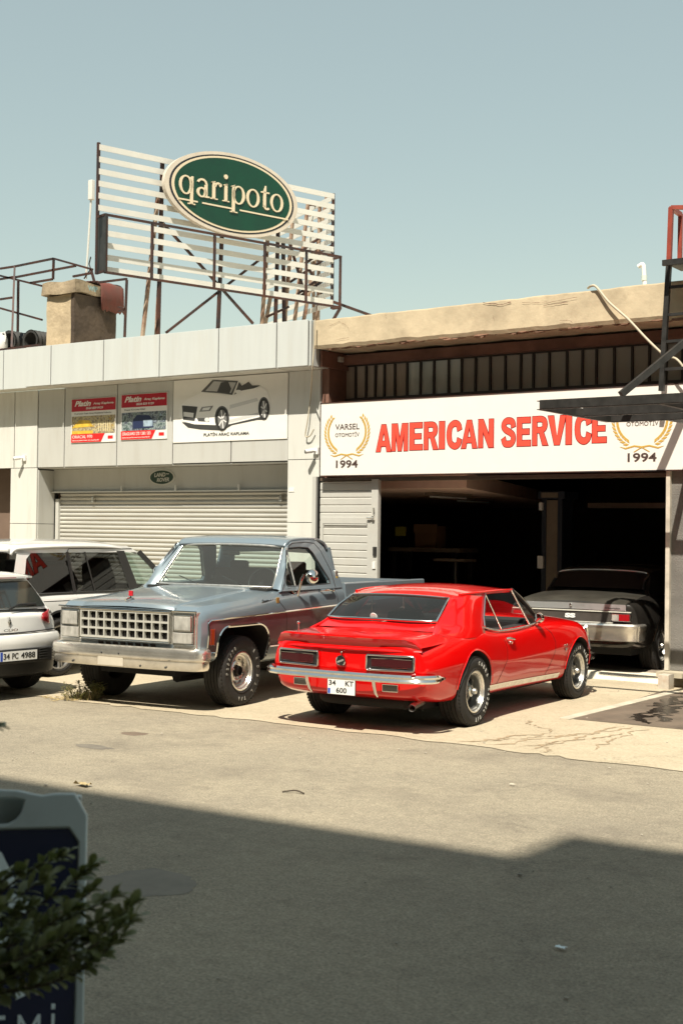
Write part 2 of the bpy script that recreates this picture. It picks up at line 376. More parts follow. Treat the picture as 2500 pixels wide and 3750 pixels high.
# ------------------------------------------------------------------ white panel clad shop building
def clad(name, base, **k): return mat(name, base, .38, var=.05, vs=1.5, dirt=.38, dcol=(.36, .31, .24), ds=1.5, stretch=(2.6, 2.6, .4), **k)
M['clad'] = clad('white_cladding', (.60, .60, .56))
M['cladg'] = clad('grey_cladding', (.47, .47, .44))
M['seam'] = mat('dark_seam', (.05, .045, .04), .8)
M['cladsoft'] = mat('streaked_white_cladding', (.52, .545, .53), .35, stretch=(3.0, 3.0, .25), dirt=.35, dcol=(.44, .40, .32), ds=1.6, var=.05, vs=2)
shop = thing('shop_building', 'white panelled shop building with a closed roller shutter, left of the cream garage', 'building', (-15.5, 16.4, 0))
G = .011
def panels(mb, xs, z0, z1, y, th, m=0, gap=G):
    for a, b in zip(xs, xs[1:]): mb.box(a + gap, b - gap, y, y + th, z0, z1, m)
pa = MB(); panels(pa, [-20.6, -19.3, -18.63, -18.02], 4.355, 5.06, 15.98, .03); panels(pa, [-18.02, -17.375, -16.105, -14.84, -13.59, -12.44, -11.845], 4.37, 5.06, 15.95, .03)
pa.box(-11.849, -11.82, 15.985, 17.2, 4.37, 5.055)
pa.build('parapet_panels', M['cladsoft'], shop, True, bevel=.004)
MB().box(-20.6, -11.851, 16.0, 16.35, 4.385, 5.045).build('parapet_backing', M['seam'], shop, True)
sf = MB(); panels(sf, [-20.6, -19.3, -18.63, -17.375, -16.105, -14.84, -13.59, -12.44, -11.845], 0, 1, 0, 1) ; sf = MB()
for a, b in zip([-20.6, -19.3, -18.63, -17.375, -16.105, -14.84, -13.59, -12.44], [-19.3, -18.63, -17.375, -16.105, -14.84, -13.59, -12.44, -11.85]): sf.box(a + G, b - G, 16.0, 16.40, 4.365, 4.384)
sf.build('soffit', M['clad'], shop, True)
MB().box(-20.6, -11.82, 16.36, 30, 4.8, 5.0).build('roof', M['kerb'], shop, True)
fa = MB(); panels(fa, [-18.17, -17.49, -16.21, -14.93], 2.975, 4.36, 16.40, .03, 0); panels(fa, [-14.93, -12.53], 3.345, 4.36, 16.402, .03, 0); panels(fa, [-14.93, -13.68, -12.53], 2.985, 3.338, 16.40, .03, 0)
fa.build('fascia_panels', M['cladg'], shop, True, bevel=.003)
pl = MB()
panels(pl, [-20.6, -18.78, -18.172], 2.975, 4.36, 16.392, .03); pl.box(-18.86, -18.175, 16.392, 16.42, 1.972, 2.965); pl.box(-18.86, -18.175, 16.392, 16.42, .05, 1.962)
pr2 = MB(); pr2.box(-12.53, -11.93, 16.392, 16.42, 3.0, 4.36); pr2.box(-12.53, -11.93, 16.392, 16.42, 2.032, 2.99); pr2.box(-12.53, -11.93, 16.392, 16.42, .05, 2.022)
pl.build('pilaster_panels', M['clad'], shop, True, bevel=.003); pr2.build('pilaster_panels', M['clad'], shop, True, bevel=.003)
jb = MB(); jb.box(-18.17, -18.15, 16.42, 16.8, .05, 1.962); jb.box(-18.17, -18.15, 16.42, 16.8, 1.972, 2.93); jb.build('jamb_panels', M['cladg'], shop, True); jb = MB(); jb.box(-11.95, -11.93, 16.425, 16.55, .05, 2.022); jb.build('jamb_panels', M['cladg'], shop, True); jb = MB(); jb.box(-11.95, -11.93, 16.425, 16.55, 2.032, 4.4); jb.build('jamb_panels', M['cladg'], shop, True); jb = MB(); jb.box(-18.86, -18.84, 16.42, 16.8, .05, 2.96)
jb.build('jamb_panels', M['cladg'], shop, True)
MB().box(-18.84, -18.172, 16.43, 16.9, 0, 4.3).box(-12.5, -11.955, 16.43, 16.9, 0, 4.36).box(-18.17, -12.5, 16.44, 16.9, 2.99, 4.36).box(-20.6, -18.84, 16.44, 16.9, 2.99, 4.36).build('wall', M['seam'], shop, True)
MB().box(-18.145, -12.5, 16.42, 16.78, 2.955, 2.972).box(-18.145, -12.5, 16.78, 16.80, 2.545, 2.95).build('shutter_housing', M['cladg'], shop, True)
MB().box(-18.145, -12.5, 16.72, 16.78, 2.53, 2.552).build('housing_lip', M['clad'], shop, True)
MB().box(-20.6, -18.86, 17.6, 17.7, 0, 3).build('doorway_back', M['dkint'], shop, True)
MB().beam((-18.9, 16.6, 0), (-18.9, 16.6, 2.95), .05, .06).build('door_frame', M['cladg'], shop, True)
# roller shutter: curved interlocking slats in one curtain
M['shut'] = mat('shutter_galvanised', (.51, .505, .465), .42, .25, var=.12, vs=1.2, stretch=(.5, 1, 3), dirt=.3, dcol=(.35, .29, .22))
sh = MB(); prof = []
z = .05; P_ = .0735
while z < 2.53:
    for k in range(7):
        t = k / 6; prof.append((16.86 - .017 * math.sin(math.pi * t) ** .8, z + t * P_ * .84))
    prof.append((16.868, z + P_ * .86)); prof.append((16.868, z + P_ * .98)); z += P_
sh.grid([[(x, y, zz_) for (y, zz_) in prof] for x in (-18.04, -12.56)])
shut = sh.build('roller_shutter', M['shut'], shop, True, smooth=35, recalc=False)
MB().box(-18.12, -18.04, 16.80, 16.90, .02, 2.42).build('guide_rail', M['cladg'], shut, True); MB().box(-12.56, -12.50, 16.80, 16.9, .02, 2.53).build('guide_rail', M['cladg'], shut, True)
b = MB()
for x, z in ((-17.2, 2.42), (-13.0, 2.43)): MB().box(x, x + .05, 16.79, 16.84, z - .06, z + .03).build('slat_clip', M['dullchrome'], shut, True)
b = MB()
for x in (-16.4, -13.78, -15.15): MB().box(x, x + .03, 16.70, 16.72, 2.54, 2.64).build('housing_bracket', M['clad'], shop, True)
# oval badge over the shutter
bd = thing('oval_badge', 'small dark green oval badge fixed above the roller shutter', 'badge', (-15.5, 16.77, 2.78))
def ell(cx, cz, a, b_, y0, y1, n=48): return MB().prism([(cx + a * math.cos(2 * math.pi * i / n), cz + b_ * math.sin(2 * math.pi * i / n)) for i in range(n)], 'xz', y0, y1)
M['badgeg'] = mat('badge_green', (.02, .045, .03), .35)
M['badgew'] = mat('badge_silver', (.55, .54, .48), .35)
ell(-15.5, 2.78, .29, .135, 16.765, 16.78).build('rim', M['badgew'], bd, True)
ell(-15.5, 2.78, .262, .115, 16.758, 16.766).build('face', M['badgeg'], bd, True)
text('lettering', 'LAND', M['badgew'], bd, (-15.66, 16.757, 2.785), (1, 0, .03), (0.12, 0, 1), .25, .068, .003, .02)
text('lettering', 'ROVER', M['badgew'], bd, (-15.60, 16.757, 2.70), (1, 0, .03), (0.12, 0, 1), .28, .068, .003, .02)
text('mark', '~', M['badgew'], bd, (-15.39, 16.757, 2.825), (1, 0, 0), (0, 0, 1), .06, .02, .003, .02)
# posters
M['pwhite'] = mat('poster_white', (.74, .73, .69), .35); M['pred'] = mat('poster_red', (.40, .006, .02), .35, var=.08, vs=5); M['pred2'] = mat('poster_bright_red', (.72, .02, .02), .35)
def scramble(name, cols, sc, seed):
    m = bpy.data.materials.new(name); m.use_nodes = True; N_, L, b = nodes(m); N = N_.new; b.inputs['Roughness'].default_value = .35
    tc = N('ShaderNodeTexCoord'); mp = N('ShaderNodeMapping'); mp.inputs['Location'].default_value = (seed, seed * 2, 0); L(tc.outputs['Object'], mp.inputs[0])
    n = N('ShaderNodeTexNoise'); n.inputs['Scale'].default_value = sc; n.inputs['Detail'].default_value = 4; n.inputs['Roughness'].default_value = .6; L(mp.outputs[0], n.inputs[0])
    cr = N('ShaderNodeValToRGB'); cr.color_ramp.interpolation = 'CONSTANT'; e = cr.color_ramp.elements
    while len(e) < len(cols): e.new(.5)
    for i, c in enumerate(cols): e[i].position = 0 if i == 0 else .30 + .42 * i / len(cols); e[i].color = (*c, 1)
    L(n.outputs[0], cr.inputs[0]); L(cr.outputs[0], b.inputs['Base Color']); return m
M['pic1'] = scramble('poster_picture_workshop', [(.07, .06, .05), (.30, .25, .18), (.50, .42, .22), (.16, .14, .12), (.45, .30, .07), (.45, .45, .42)], 13, 3)
M['pic2'] = scramble('poster_picture_van', [(.03, .04, .05), (.09, .13, .12), (.28, .33, .33), (.05, .06, .08), (.25, .30, .35), (.05, .05, .06)], 11, 9)
def poster(x0, x1, zl, zr, label, sub, pic, foot, kind):
    z0, z1 = zl; sl = .0
    p = thing('poster', label, 'poster', ((x0 + x1) / 2, 16.39, z0), group='red and white posters on the cladding')
    yb = 16.386; H = z1 - z0; W_ = x1 - x0
    MB().box(x0, x1, yb, 16.398, z0, z1).build('sheet', M['pwhite'], p, True)
    MB().box(x0 + .01, x1 - .01, yb - .004, yb - .001, z1 - .30 * H + .01, z1 - .008).build('header_band', M['pred'], p, True)
    MB().box(x0 + .02, x1 - .02, yb - .004, yb - .001, z0 + .20 * H, z0 + .60 * H).build('picture', M[pic], p, True)
    MB().prism([(x0 + .01, z0 + .01), (x0 + .68 * W_, z0 + .01), (x0 + .76 * W_, z0 + .195 * H), (x0 + .01, z0 + .195 * H)], 'xz', yb - .006, yb - .001).build('footer_band', M['pred2'], p, True)
    text('lettering', 'Platin', M['pwhite'], p, (x0 + .08 * W_, yb - .005, z1 - .175 * H), (1, 0, 0), (0, 0, 1), .37 * W_, .125 * H, .002, .03, .35)
    text('lettering', 'Araç Kaplama', M['pwhite'], p, (x0 + .5 * W_, yb - .005, z1 - .165 * H), (1, 0, 0), (0, 0, 1), .45 * W_, .065 * H, .002, .02, .2)
    text('lettering', '0534 829 9129', M['pwhite'], p, (x0 + .34 * W_, yb - .005, z1 - .25 * H), (1, 0, 0), (0, 0, 1), .38 * W_, .05 * H, .002, .02, .2)
    text('lettering', sub, M['pblack'], p, (x0 + .08 * W_, yb - .003, z1 - .365 * H), (1, 0, 0), (0, 0, 1), .82 * W_ if len(sub) > 22 else .45 * W_, .04 * H, .002)
    text('lettering', foot, M['pwhite'], p, (x0 + .04 * W_, yb - .007, z0 + .10 * H), (1, 0, 0), (0, 0, 1), .45 * W_ if len(foot) < 12 else .62 * W_, .07 * H, .002)
    text('lettering', 'Daha iyi performans için tasarlandı!', M['pwhite'], p, (x0 + .04 * W_, yb - .007, z0 + .03 * H), (1, 0, 0), (0, 0, 1), .6 * W_, .04 * H, .002)
    MB().box(x1 - .17 * W_, x1 - .06 * W_, yb - .004, yb - .001, z0 + .07 * H, z0 + .14 * H).build('mark', M['pred2'], p, True)
    # the small scene in the picture, in flat printed colour
    if kind == 1:
        q = MB(); q.box(x0 + .03, x0 + .5 * W_, yb - .0075, yb - .005, z0 + .20 * H, z0 + .27 * H); q.prism([(x0 + .02, z0 + .34 * H), (x0 + .2 * W_, z0 + .52 * H), (x0 + .42 * W_, z0 + .5 * H), (x0 + .5 * W_, z0 + .36 * H)], 'xz', yb - .007, yb - .005)
        q.build('print_shape', mat('print_yellow', (.65, .42, .05), .4, var=.4, vs=12), p, True)
        q = MB()
        for k in range(6): q.box(x0 + (.62 + .05 * k) * W_, x0 + (.64 + .05 * k) * W_, yb - .0075, yb - .005, z0 + .24 * H, z0 + .46 * H)
        q.build('print_shape', mat('print_cream', (.6, .52, .3), .4), p, True)
    else:
        q = MB(); q.prism([(x0 + .27 * W_, z0 + .24 * H), (x0 + .27 * W_, z0 + .44 * H), (x0 + .36 * W_, z0 + .54 * H), (x0 + .62 * W_, z0 + .52 * H), (x0 + .70 * W_, z0 + .42 * H), (x0 + .72 * W_, z0 + .25 * H)], 'xz', yb - .007, yb - .005)
        q.build('print_shape', mat('print_navy', (.02, .03, .08), .4), p, True)
        q = MB(); q.box(x0 + .5 * W_, x0 + .7 * W_, yb - .009, yb - .0075, z0 + .28 * H, z0 + .42 * H); q.prism([(x0 + .9 * W_, z0 + .5 * H), (x0 + .87 * W_, z0 + .56 * H), (x0 + .84 * W_, z0 + .5 * H)], 'xz', yb - .008, yb - .005)
        q.build('print_shape', mat('print_pale_blue', (.35, .45, .55), .4, var=.4, vs=14), p, True)
poster(-17.31, -16.225, (3.385, 4.155), 0, 'left poster, red header over a yellow workshop photo, on the grey cladding', 'Premium Cast Araç Kaplama Folyosu', 'pic1', 'ORACAL 970', 1)
poster(-16.105, -15.05, (3.40, 4.175), 0, 'right poster, red header over a dark van photo, between other poster and car banner', 'Kaput Koruma Filmi', 'pic2', 'ORAGUARD 270 / 280 / 283', 2)
# big printed banner with an open car
bn = thing('car_banner', 'large pale banner printed with a white open-top car, above the shutter', 'banner', (-13.73, 16.39, 3.33))
M['bannerw'] = mat('banner_vinyl', (.76, .745, .69), .35, var=.03)
MB().box(-14.915, -12.545, 16.385, 16.398, 3.325, 4.352).build('sheet', M['bannerw'], bn, True)
def bp(px, py):  # banner print coordinates read off an enlarged view (1568 px = 1200 source px)
    q = FP(px * .4800, (1568 + py) * .4800, 16.384); return (q.x, q.z)
def pr(name, pts, m, k): MB().prism([bp(*p) for p in pts], 'xz', 16.384 - .0014 * k - .001, 16.384 - .0014 * k).build(name, m, bn, True)
GR = lambda n, v: mat(n, (v, v, v * .97), .4)
def el(cx, cy, a, b_, n=24): return [(cx + a * math.cos(2 * math.pi * i / n), cy + b_ * math.sin(2 * math.pi * i / n)) for i in range(n)]
pr('print_shadow', [(870, 452), (1000, 462), (1090, 462), (1240, 418), (1275, 425), (1275, 440), (1230, 441), (1110, 466), (1065, 492), (960, 487), (900, 478)], GR('print_dark', .05), 1)
pr('print_car_body', [(862, 372), (900, 340), (965, 308), (1110, 322), (1160, 300), (1250, 282), (1278, 300), (1292, 345), (1285, 395), (1240, 428), (1095, 462), (1030, 466), (930, 462), (875, 448), (858, 425)], mat('print_white', (.80, .79, .75), .4), 2)
pr('print_flank_shade', [(1100, 370), (1230, 335), (1236, 350), (1100, 388)], GR('print_pale', .60), 3)
pr('print_flank_shade', [(1098, 440), (1238, 405), (1236, 420), (1098, 456)], GR('print_pale2', .55), 3)
pr('print_windscreen', [(963, 306), (1018, 249), (1140, 254), (1112, 321), (1050, 312)], GR('print_grey', .10), 3)
pr('print_windscreen_glare', [(985, 302), (1024, 256), (1130, 262), (1106, 312), (1045, 305)], GR('print_midgrey', .42), 4)
pr('print_seats', [(1040, 306), (1058, 262), (1092, 256), (1108, 292), (1100, 312)], GR('print_seat', .06), 5)
pr('print_seats', [(1122, 320), (1145, 258), (1158, 278), (1190, 258), (1208, 276), (1247, 276), (1215, 290), (1160, 300)], GR('print_seat2', .08), 4)
pr('print_mirror', el(1142, 306, 16, 9), GR('print_mirrorw', .7), 6)
pr('print_grille', [(872, 372), (946, 378), (932, 446), (877, 440)], GR('print_grille', .06), 4)
pr('print_plate', [(880, 402), (928, 408), (926, 430), (880, 424)], GR('print_platew', .7), 5)
pr('print_headlamp', [(954, 402), (966, 380), (1022, 373), (1006, 398)], GR('print_lamp', .22), 4)
pr('print_headlamp_glare', [(966, 396), (974, 384), (1010, 379), (1000, 394)], GR('print_lampw', .75), 5)
pr('print_intake', [(943, 432), (1000, 430), (1002, 450), (950, 447)], GR('print_intake', .07), 4)
pr('print_fog_lamp', el(991, 440, 11, 10), GR('print_fog', .65), 5)
for cx, cy, a, b_ in ((1063, 438, 31, 56), (1263, 390, 23, 51)):
    pr('print_arch', el(cx, cy - 4, a + 4, b_ + 4), GR('print_arch', .10), 3)
    pr('print_tyre', el(cx, cy, a, b_), GR('print_tyre', .03), 5)
    pr('print_rim', el(cx + 2, cy, a * .68, b_ * .82), GR('print_rim', .16), 6)
    for k in range(6):
        t = k * math.pi / 3 + .3; u = Vector((math.cos(t) * a * .66, math.sin(t) * b_ * .8)); n_ = Vector((-u.y, u.x)).normalized() * 2.6
        pr('print_spoke', [(cx + 2 + n_.x, cy + n_.y), (cx + 2 + u.x + n_.x, cy + u.y + n_.y), (cx + 2 + u.x - n_.x, cy + u.y - n_.y), (cx + 2 - n_.x, cy - n_.y)], GR('print_spoke', .7), 7)
q0, q1 = bp(975, 523), bp(1192, 508)
text('lettering', 'PLATİN ARAÇ KAPLAMA', M['pblack'], bn, (q0[0], 16.381, q0[1]), (1, 0, 0), (0, 0, 1), q1[0] - q0[0], .075, .002, .01)

# ------------------------------------------------------------------ concrete garage building
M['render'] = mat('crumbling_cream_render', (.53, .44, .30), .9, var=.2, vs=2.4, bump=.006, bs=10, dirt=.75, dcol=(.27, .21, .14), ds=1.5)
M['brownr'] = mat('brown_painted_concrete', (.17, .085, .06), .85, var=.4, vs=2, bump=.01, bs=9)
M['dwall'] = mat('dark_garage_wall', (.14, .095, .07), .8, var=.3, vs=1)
M['ceil'] = mat('garage_ceiling', (.78, .56, .44), .85, var=.2, vs=1)
gar = thing('garage_building', 'cream rendered garage with an open bay, strip windows and crumbling eave, behind the white sign', 'building', (-8, 16.2, 0))
# eave beam with chipped lower edge
ev = MB(); re_ = random.Random(5); front, n = [], 90
for i in range(n + 1):
    x = -11.78 + i * (11.8 / n)
    zt = 5.04 + .008 * (x + 11.78) + 0.010 * noise.noise(Vector((x * 2.3, 0, 0))) + .008 * noise.noise(Vector((x * 9, 2, 0)))
    zb = 4.615 + .012 * noise.noise(Vector((x * 6, 5, 0))) + .022 * max(0, noise.noise(Vector((x * 2.4, 9, 0))))
    yy = 16.0 + .012 * noise.noise(Vector((x * 1.8, 3, 1)))
    front.append([(x, 17.4, zt + .01), (x, yy + .004, zt), (x, yy, zt - .015), (x, yy + .01 * noise.noise(Vector((x * 5, 1, 1))), 4.83), (x, yy + .004, zb + .05), (x, yy + .03, zb), (x, yy + .10, zb + .01), (x, 17.4, zb + .03)])
ev.grid(front); ev.add(front[0], [tuple(range(8))])
ev.build('eave', M['render'], gar, True, smooth=10)
fl = MB()   # flakes of render hanging at the broken edge
for _ in range(150):
    x = re_.uniform(-11.6, -3); w = re_.uniform(.05, .22); z = re_.uniform(4.59, 4.625)
    fl.prism([(x, z), (x + w * .4, z - re_.uniform(.002, .008)), (x + w, z + .004), (x + w * .9, z + .010), (x + w * .1, z + .012)], 'xz', 16.02 + re_.uniform(0, .05), 16.05 + re_.uniform(0, .06))
fl.build('broken_render', mat('exposed_pink_mortar', (.36, .21, .14), .95, col2=(.10, .05, .03), vs=4), gar, True)
ck = MB()   # long cracks with a visible lip
def crackline(pts, seed, w=.006):
    r_ = random.Random(seed); P = []; w *= .55
    for a, b_ in zip(pts, pts[1:]):
        for k in range(9): t = k / 9; P.append((a[0] + (b_[0] - a[0]) * t + r_.uniform(-.008, .008), a[1] + (b_[1] - a[1]) * t + r_.uniform(-.005, .005)))
    yv = 15.985
    ck.grid([[(p[0], yv, p[1] + w * r_.uniform(.2, 1.2)) for p in P], [(p[0], yv, p[1] - w * r_.uniform(.2, 1.0)) for p in P]])
crackline([(-8.3, 5.00), (-7.9, 4.97), (-7.45, 5.01)], 1); crackline([(-8.0, 4.935), (-7.6, 4.95)], 2, .01); crackline([(-11.5, 4.93), (-11.3, 4.99), (-11.15, 4.9), (-11.12, 4.8)], 3, .005); crackline([(-10.5, 5.03), (-10.47, 4.95)], 4); crackline([(-8.75, 4.86), (-8.72, 4.78)], 5); crackline([(-11.35, 4.72), (-11.1, 4.74)], 6); crackline([(-7.75, 4.72), (-7.6, 4.70), (-7.55, 4.66)], 7); crackline([(-8.9, 5.05), (-8.6, 5.0), (-8.45, 5.03)], 8, .012)
ck.build('crack', M['brownr'], gar, True, recalc=False)
MB().box(-11.76, 0, 16.72, 17.3, 4.46, 4.60).box(-11.93, -11.80, 16.44, 16.9, 0, 5.0).box(-11.80, -11.76, 16.2, 17.0, 4.38, 4.62).build('lintel', M['brownr'], gar, True)
MB().box(-12.6, 0, 16.95, 17.1, 3.5, 3.93).box(-12.6, 0, 16.6, 16.95, 2.9, 3.55).build('wall', M['brownr'], gar, True)
MB().box(-11.95, 1, 16.35, 31, 5.0, 5.04).build('roof', M['kerb'], gar, True)
# clerestory: bays between mullions, mixed panes
mull = [120, 180, 230, 272, 310, 347, 390, 440, 495, 550, 610, 663, 720, 780, 842, 905, 957, 1022, 1094, 1158, 1215, 1288, 1362, 1432, 1500, 1568]
mx_ = [FP((1100 + x * .89286) / 1.59439, 800, 16.9).x for x in mull] + [-5.9, -5.5, -5.1, -4.7]
M['wframe'] = mat('dark_window_frame', (.035, .028, .022), .5)
M['paneD'] = glass('dusty_pane_sky_tone', (.05, .05, .045), 2.2, .02, .6); M['paneL'] = mat('pane_with_pale_sheet', (.42, .50, .47), .2, col2=(.62, .68, .64), vs=1.2, stretch=(4, 4, .8)); M['paneM'] = mat('pane_with_grey_sheet', (.46, .41, .34), .2, col2=(.32, .28, .23), vs=1.5, stretch=(5, 5, .6))  # the pale dust coat of paneD also stands in for reflected sky
fr = MB(); fr.box(mx_[0], mx_[-1], 16.86, 16.93, 4.44, 4.47).box(mx_[0], mx_[-1], 16.86, 16.93, 3.90, 3.95)
for x in mx_: fr.box(x - .015, x + .015, 16.875, 16.91, 3.9, 4.45)
wf = fr.build('window_frame', M['wframe'], gar, True)
for i, (a, b_) in enumerate(zip(mx_, mx_[1:])):
    mt = M['paneL'] if 7 <= i <= 10 else M['paneM'] if i < 7 else M['paneD']
    tilt = [(-.004, .003), (.002, -.003), (.005, .002), (-.002, -.002)][i % 4]
    MB().grid([[(a + .02, 16.90 + tilt[0], 3.945), (b_ - .02, 16.90 + tilt[1], 3.945)], [(a + .02, 16.90 - tilt[0], 4.445), (b_ - .02, 16.90, 4.445)]]).build('window_pane', mt, gar, True, recalc=False)
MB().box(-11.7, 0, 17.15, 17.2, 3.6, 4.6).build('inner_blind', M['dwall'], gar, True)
# interior
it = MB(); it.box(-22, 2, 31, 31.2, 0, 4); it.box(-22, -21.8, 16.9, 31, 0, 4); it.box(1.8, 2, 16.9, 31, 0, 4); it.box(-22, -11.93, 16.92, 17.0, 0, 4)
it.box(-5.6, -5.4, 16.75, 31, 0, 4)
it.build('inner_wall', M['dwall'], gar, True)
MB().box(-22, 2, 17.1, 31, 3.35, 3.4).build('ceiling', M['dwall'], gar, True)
MB().prism([(-20, 17.02), (-9.72, 17.02), (-14.3, 30.9), (-20, 30.9)], 'xy', 2.56, 2.78).build('mezzanine_slab', M['ceil'], gar, True)
MB().box(-11.0, -5.6, 24, 24.3, 2.42, 2.52).build('ceiling_beam', M['ceil'], gar, True)
# door frame
MB().box(-11.93, -11.86, 16.22, 16.45, .02, 2.72).build('door_frame', M['cladg'], gar, True)
MB().box(-11.84, -11.82, 16.24, 16.4, .02, 2.72).build('door_seal', M['black'], gar, True)
MB().box(-11.8, -6.3, 16.24, 16.6, 2.655, 2.70).build('door_header', mat('brown_steel', (.10, .075, .055), .5, var=.3), gar, True)
MB().box(-6.33, -6.275, 16.14, 16.36, .20, 2.73).build('door_post', mat('weathered_white_steel', (.55, .50, .42), .6, var=.3, vs=4, dirt=.5), gar, True, bevel=.004)
MB().box(-6.275, -5.9, 16.20, 16.40, .20, 2.73).build('pier', mat('grey_render', (.17, .16, .145), .9, var=.25, vs=3, bump=.01), gar, True)
# panelled side leaf of the door with a wicket
M['leaf'] = mat('white_door_leaf', (.47, .465, .43), .45, var=.05, dirt=.2, dcol=(.45, .38, .28))
lf = MB(); prof = []; z = .05
while z < 2.66:
    prof += [(16.262, z), (16.25, z + .012), (16.25, z + .098), (16.262, z + .11)]; z += .112
prof = [p for p in prof if p[1] < 2.68]
lf.grid([[(x, y, q) for (y, q) in prof] for x in (-11.80, -10.86)])
leaf = lf.build('door_leaf', M['leaf'], gar, True, recalc=False)
MB().box(-10.86, -10.74, 16.225, 16.30, .05, 2.67).build('leaf_post', M['leaf'], leaf, True, bevel=.004)
MB().box(-11.78, -10.86, 16.232, 16.25, 2.02, 2.11).box(-11.78, -11.73, 16.232, 16.25, .08, 2.02).box(-10.93, -10.86, 16.232, 16.25, .08, 2.02).box(-11.72, -10.94, 16.236, 16.249, 1.99, 2.012).build('wicket_frame', M['leaf'], leaf, True, bevel=.003)
MB().box(-11.72, -10.94, 16.2488, 16.2498, 2.003, 2.018).build('wicket_gap', M['seam'], leaf, True)
MB().tube([(-10.92, 16.2, 2.10), (-10.80, 16.2, 2.105)], .013).box(-10.83, -10.79, 16.19, 16.23, 2.07, 2.13).tube([(-10.80, 16.2, 2.18), (-10.80, 16.2, 2.25)], .014).build('latch', M['dullchrome'], leaf, True)
MB().box(-10.82, -10.77, 16.21, 16.226, 1.36, 1.46).build('sticker', M['pwhite'], leaf, True)
MB().box(-10.81, -10.75, 16.205, 16.226, 1.55, 1.68).build('lock', M['dsteel'], leaf, True)

# ------------------------------------------------------------------ long sign
sg = thing('shop_sign', 'long white sign board reading AMERICAN SERVICE in red, mounted over the garage bay', 'sign', (-8.9, 16.1, 2.7))
SX0, SX1, SZ0, SZ1, SY = -11.71, -5.2, 2.715, 3.815, 16.1
M['signw'] = mat('sign_panel_white', (.74, .725, .68), .3, var=.02)
MB().box(SX0 + .012, SX1, SY, SY + .10, SZ0 + .012, SZ1 - .012).build('panel', M['signw'], sg, True)
MB().box(SX0, SX1, SY - .006, SY + .11, SZ0, SZ0 + .014).box(SX0, SX1, SY - .006, SY + .11, SZ1 - .014, SZ1).box(SX0, SX0 + .014, SY - .006, SY + .11, SZ0, SZ1).build('frame', M['steelrust'], sg, True)
M['lred'] = mat('letter_red', (.86, .085, .055), .3); M['loutl'] = mat('letter_dark_outline', (.20, .01, .01), .4)
a, b_ = Vector((-10.71, SY, 3.035)), Vector((-7.12, SY, 3.075))
def strokes(c):
    """one capital in a unit box: list of polygons or ('rib', path, half width x, half width z)"""
    if c == 'E': return [[(0, 0), (1, 0), (1, .19), (.34, .19), (.34, .41), (.9, .41), (.9, .59), (.34, .59), (.34, .81), (.98, .81), (.98, 1), (0, 1)]]
    if c == 'I': return [[(0, 0), (1, 0), (1, 1), (0, 1)]]
    if c == 'V': return [[(0, 1), (.36, 0), (.64, 0), (1, 1), (.70, 1), (.5, .30), (.30, 1)]]
    if c == 'A': return [[(0, 0), (.27, 0), (.5, .78), (.5, 1), (.36, 1)], [(1, 0), (.73, 0), (.5, .78), (.5, 1), (.64, 1)], [(.25, .20), (.75, .20), (.70, .38), (.30, .38)]]
    if c == 'M': return [[(0, 0), (.22, 0), (.22, 1), (0, 1)], [(1, 0), (.78, 0), (.78, 1), (1, 1)], [(.22, 1), (.34, 1), (.60, .0), (.40, 0), (.20, .8)], [(.78, 1), (.66, 1), (.40, .0), (.60, 0), (.80, .8)]]
    if c == 'N': return [[(0, 0), (.28, 0), (.28, 1), (0, 1)], [(1, 0), (.72, 0), (.72, 1), (1, 1)], [(0, 1), (.30, 1), (1, .0), (.70, 0)]]
    if c == 'R': return [[(0, 0), (.28, 0), (.28, 1), (0, 1)], ('rib', [(.2, .91), (.55, .91), (.74, .86), (.81, .72), (.74, .58), (.55, .53), (.2, .53)], .14, .09), [(.42, .5), (.68, .5), (1, 0), (.68, 0)]]
    if c == 'C': return [('rib', [(.88, .66), (.80, .83), (.62, .90), (.42, .88), (.22, .76), (.15, .5), (.22, .24), (.42, .12), (.62, .10), (.80, .18), (.88, .35)], .145, .10)]
    if c == 'S': return [('rib', [(.86, .68), (.80, .84), (.60, .90), (.34, .89), (.18, .80), (.17, .68), (.34, .58), (.62, .50), (.82, .40), (.85, .24), (.70, .12), (.48, .10), (.24, .13), (.13, .30)], .14, .10)]
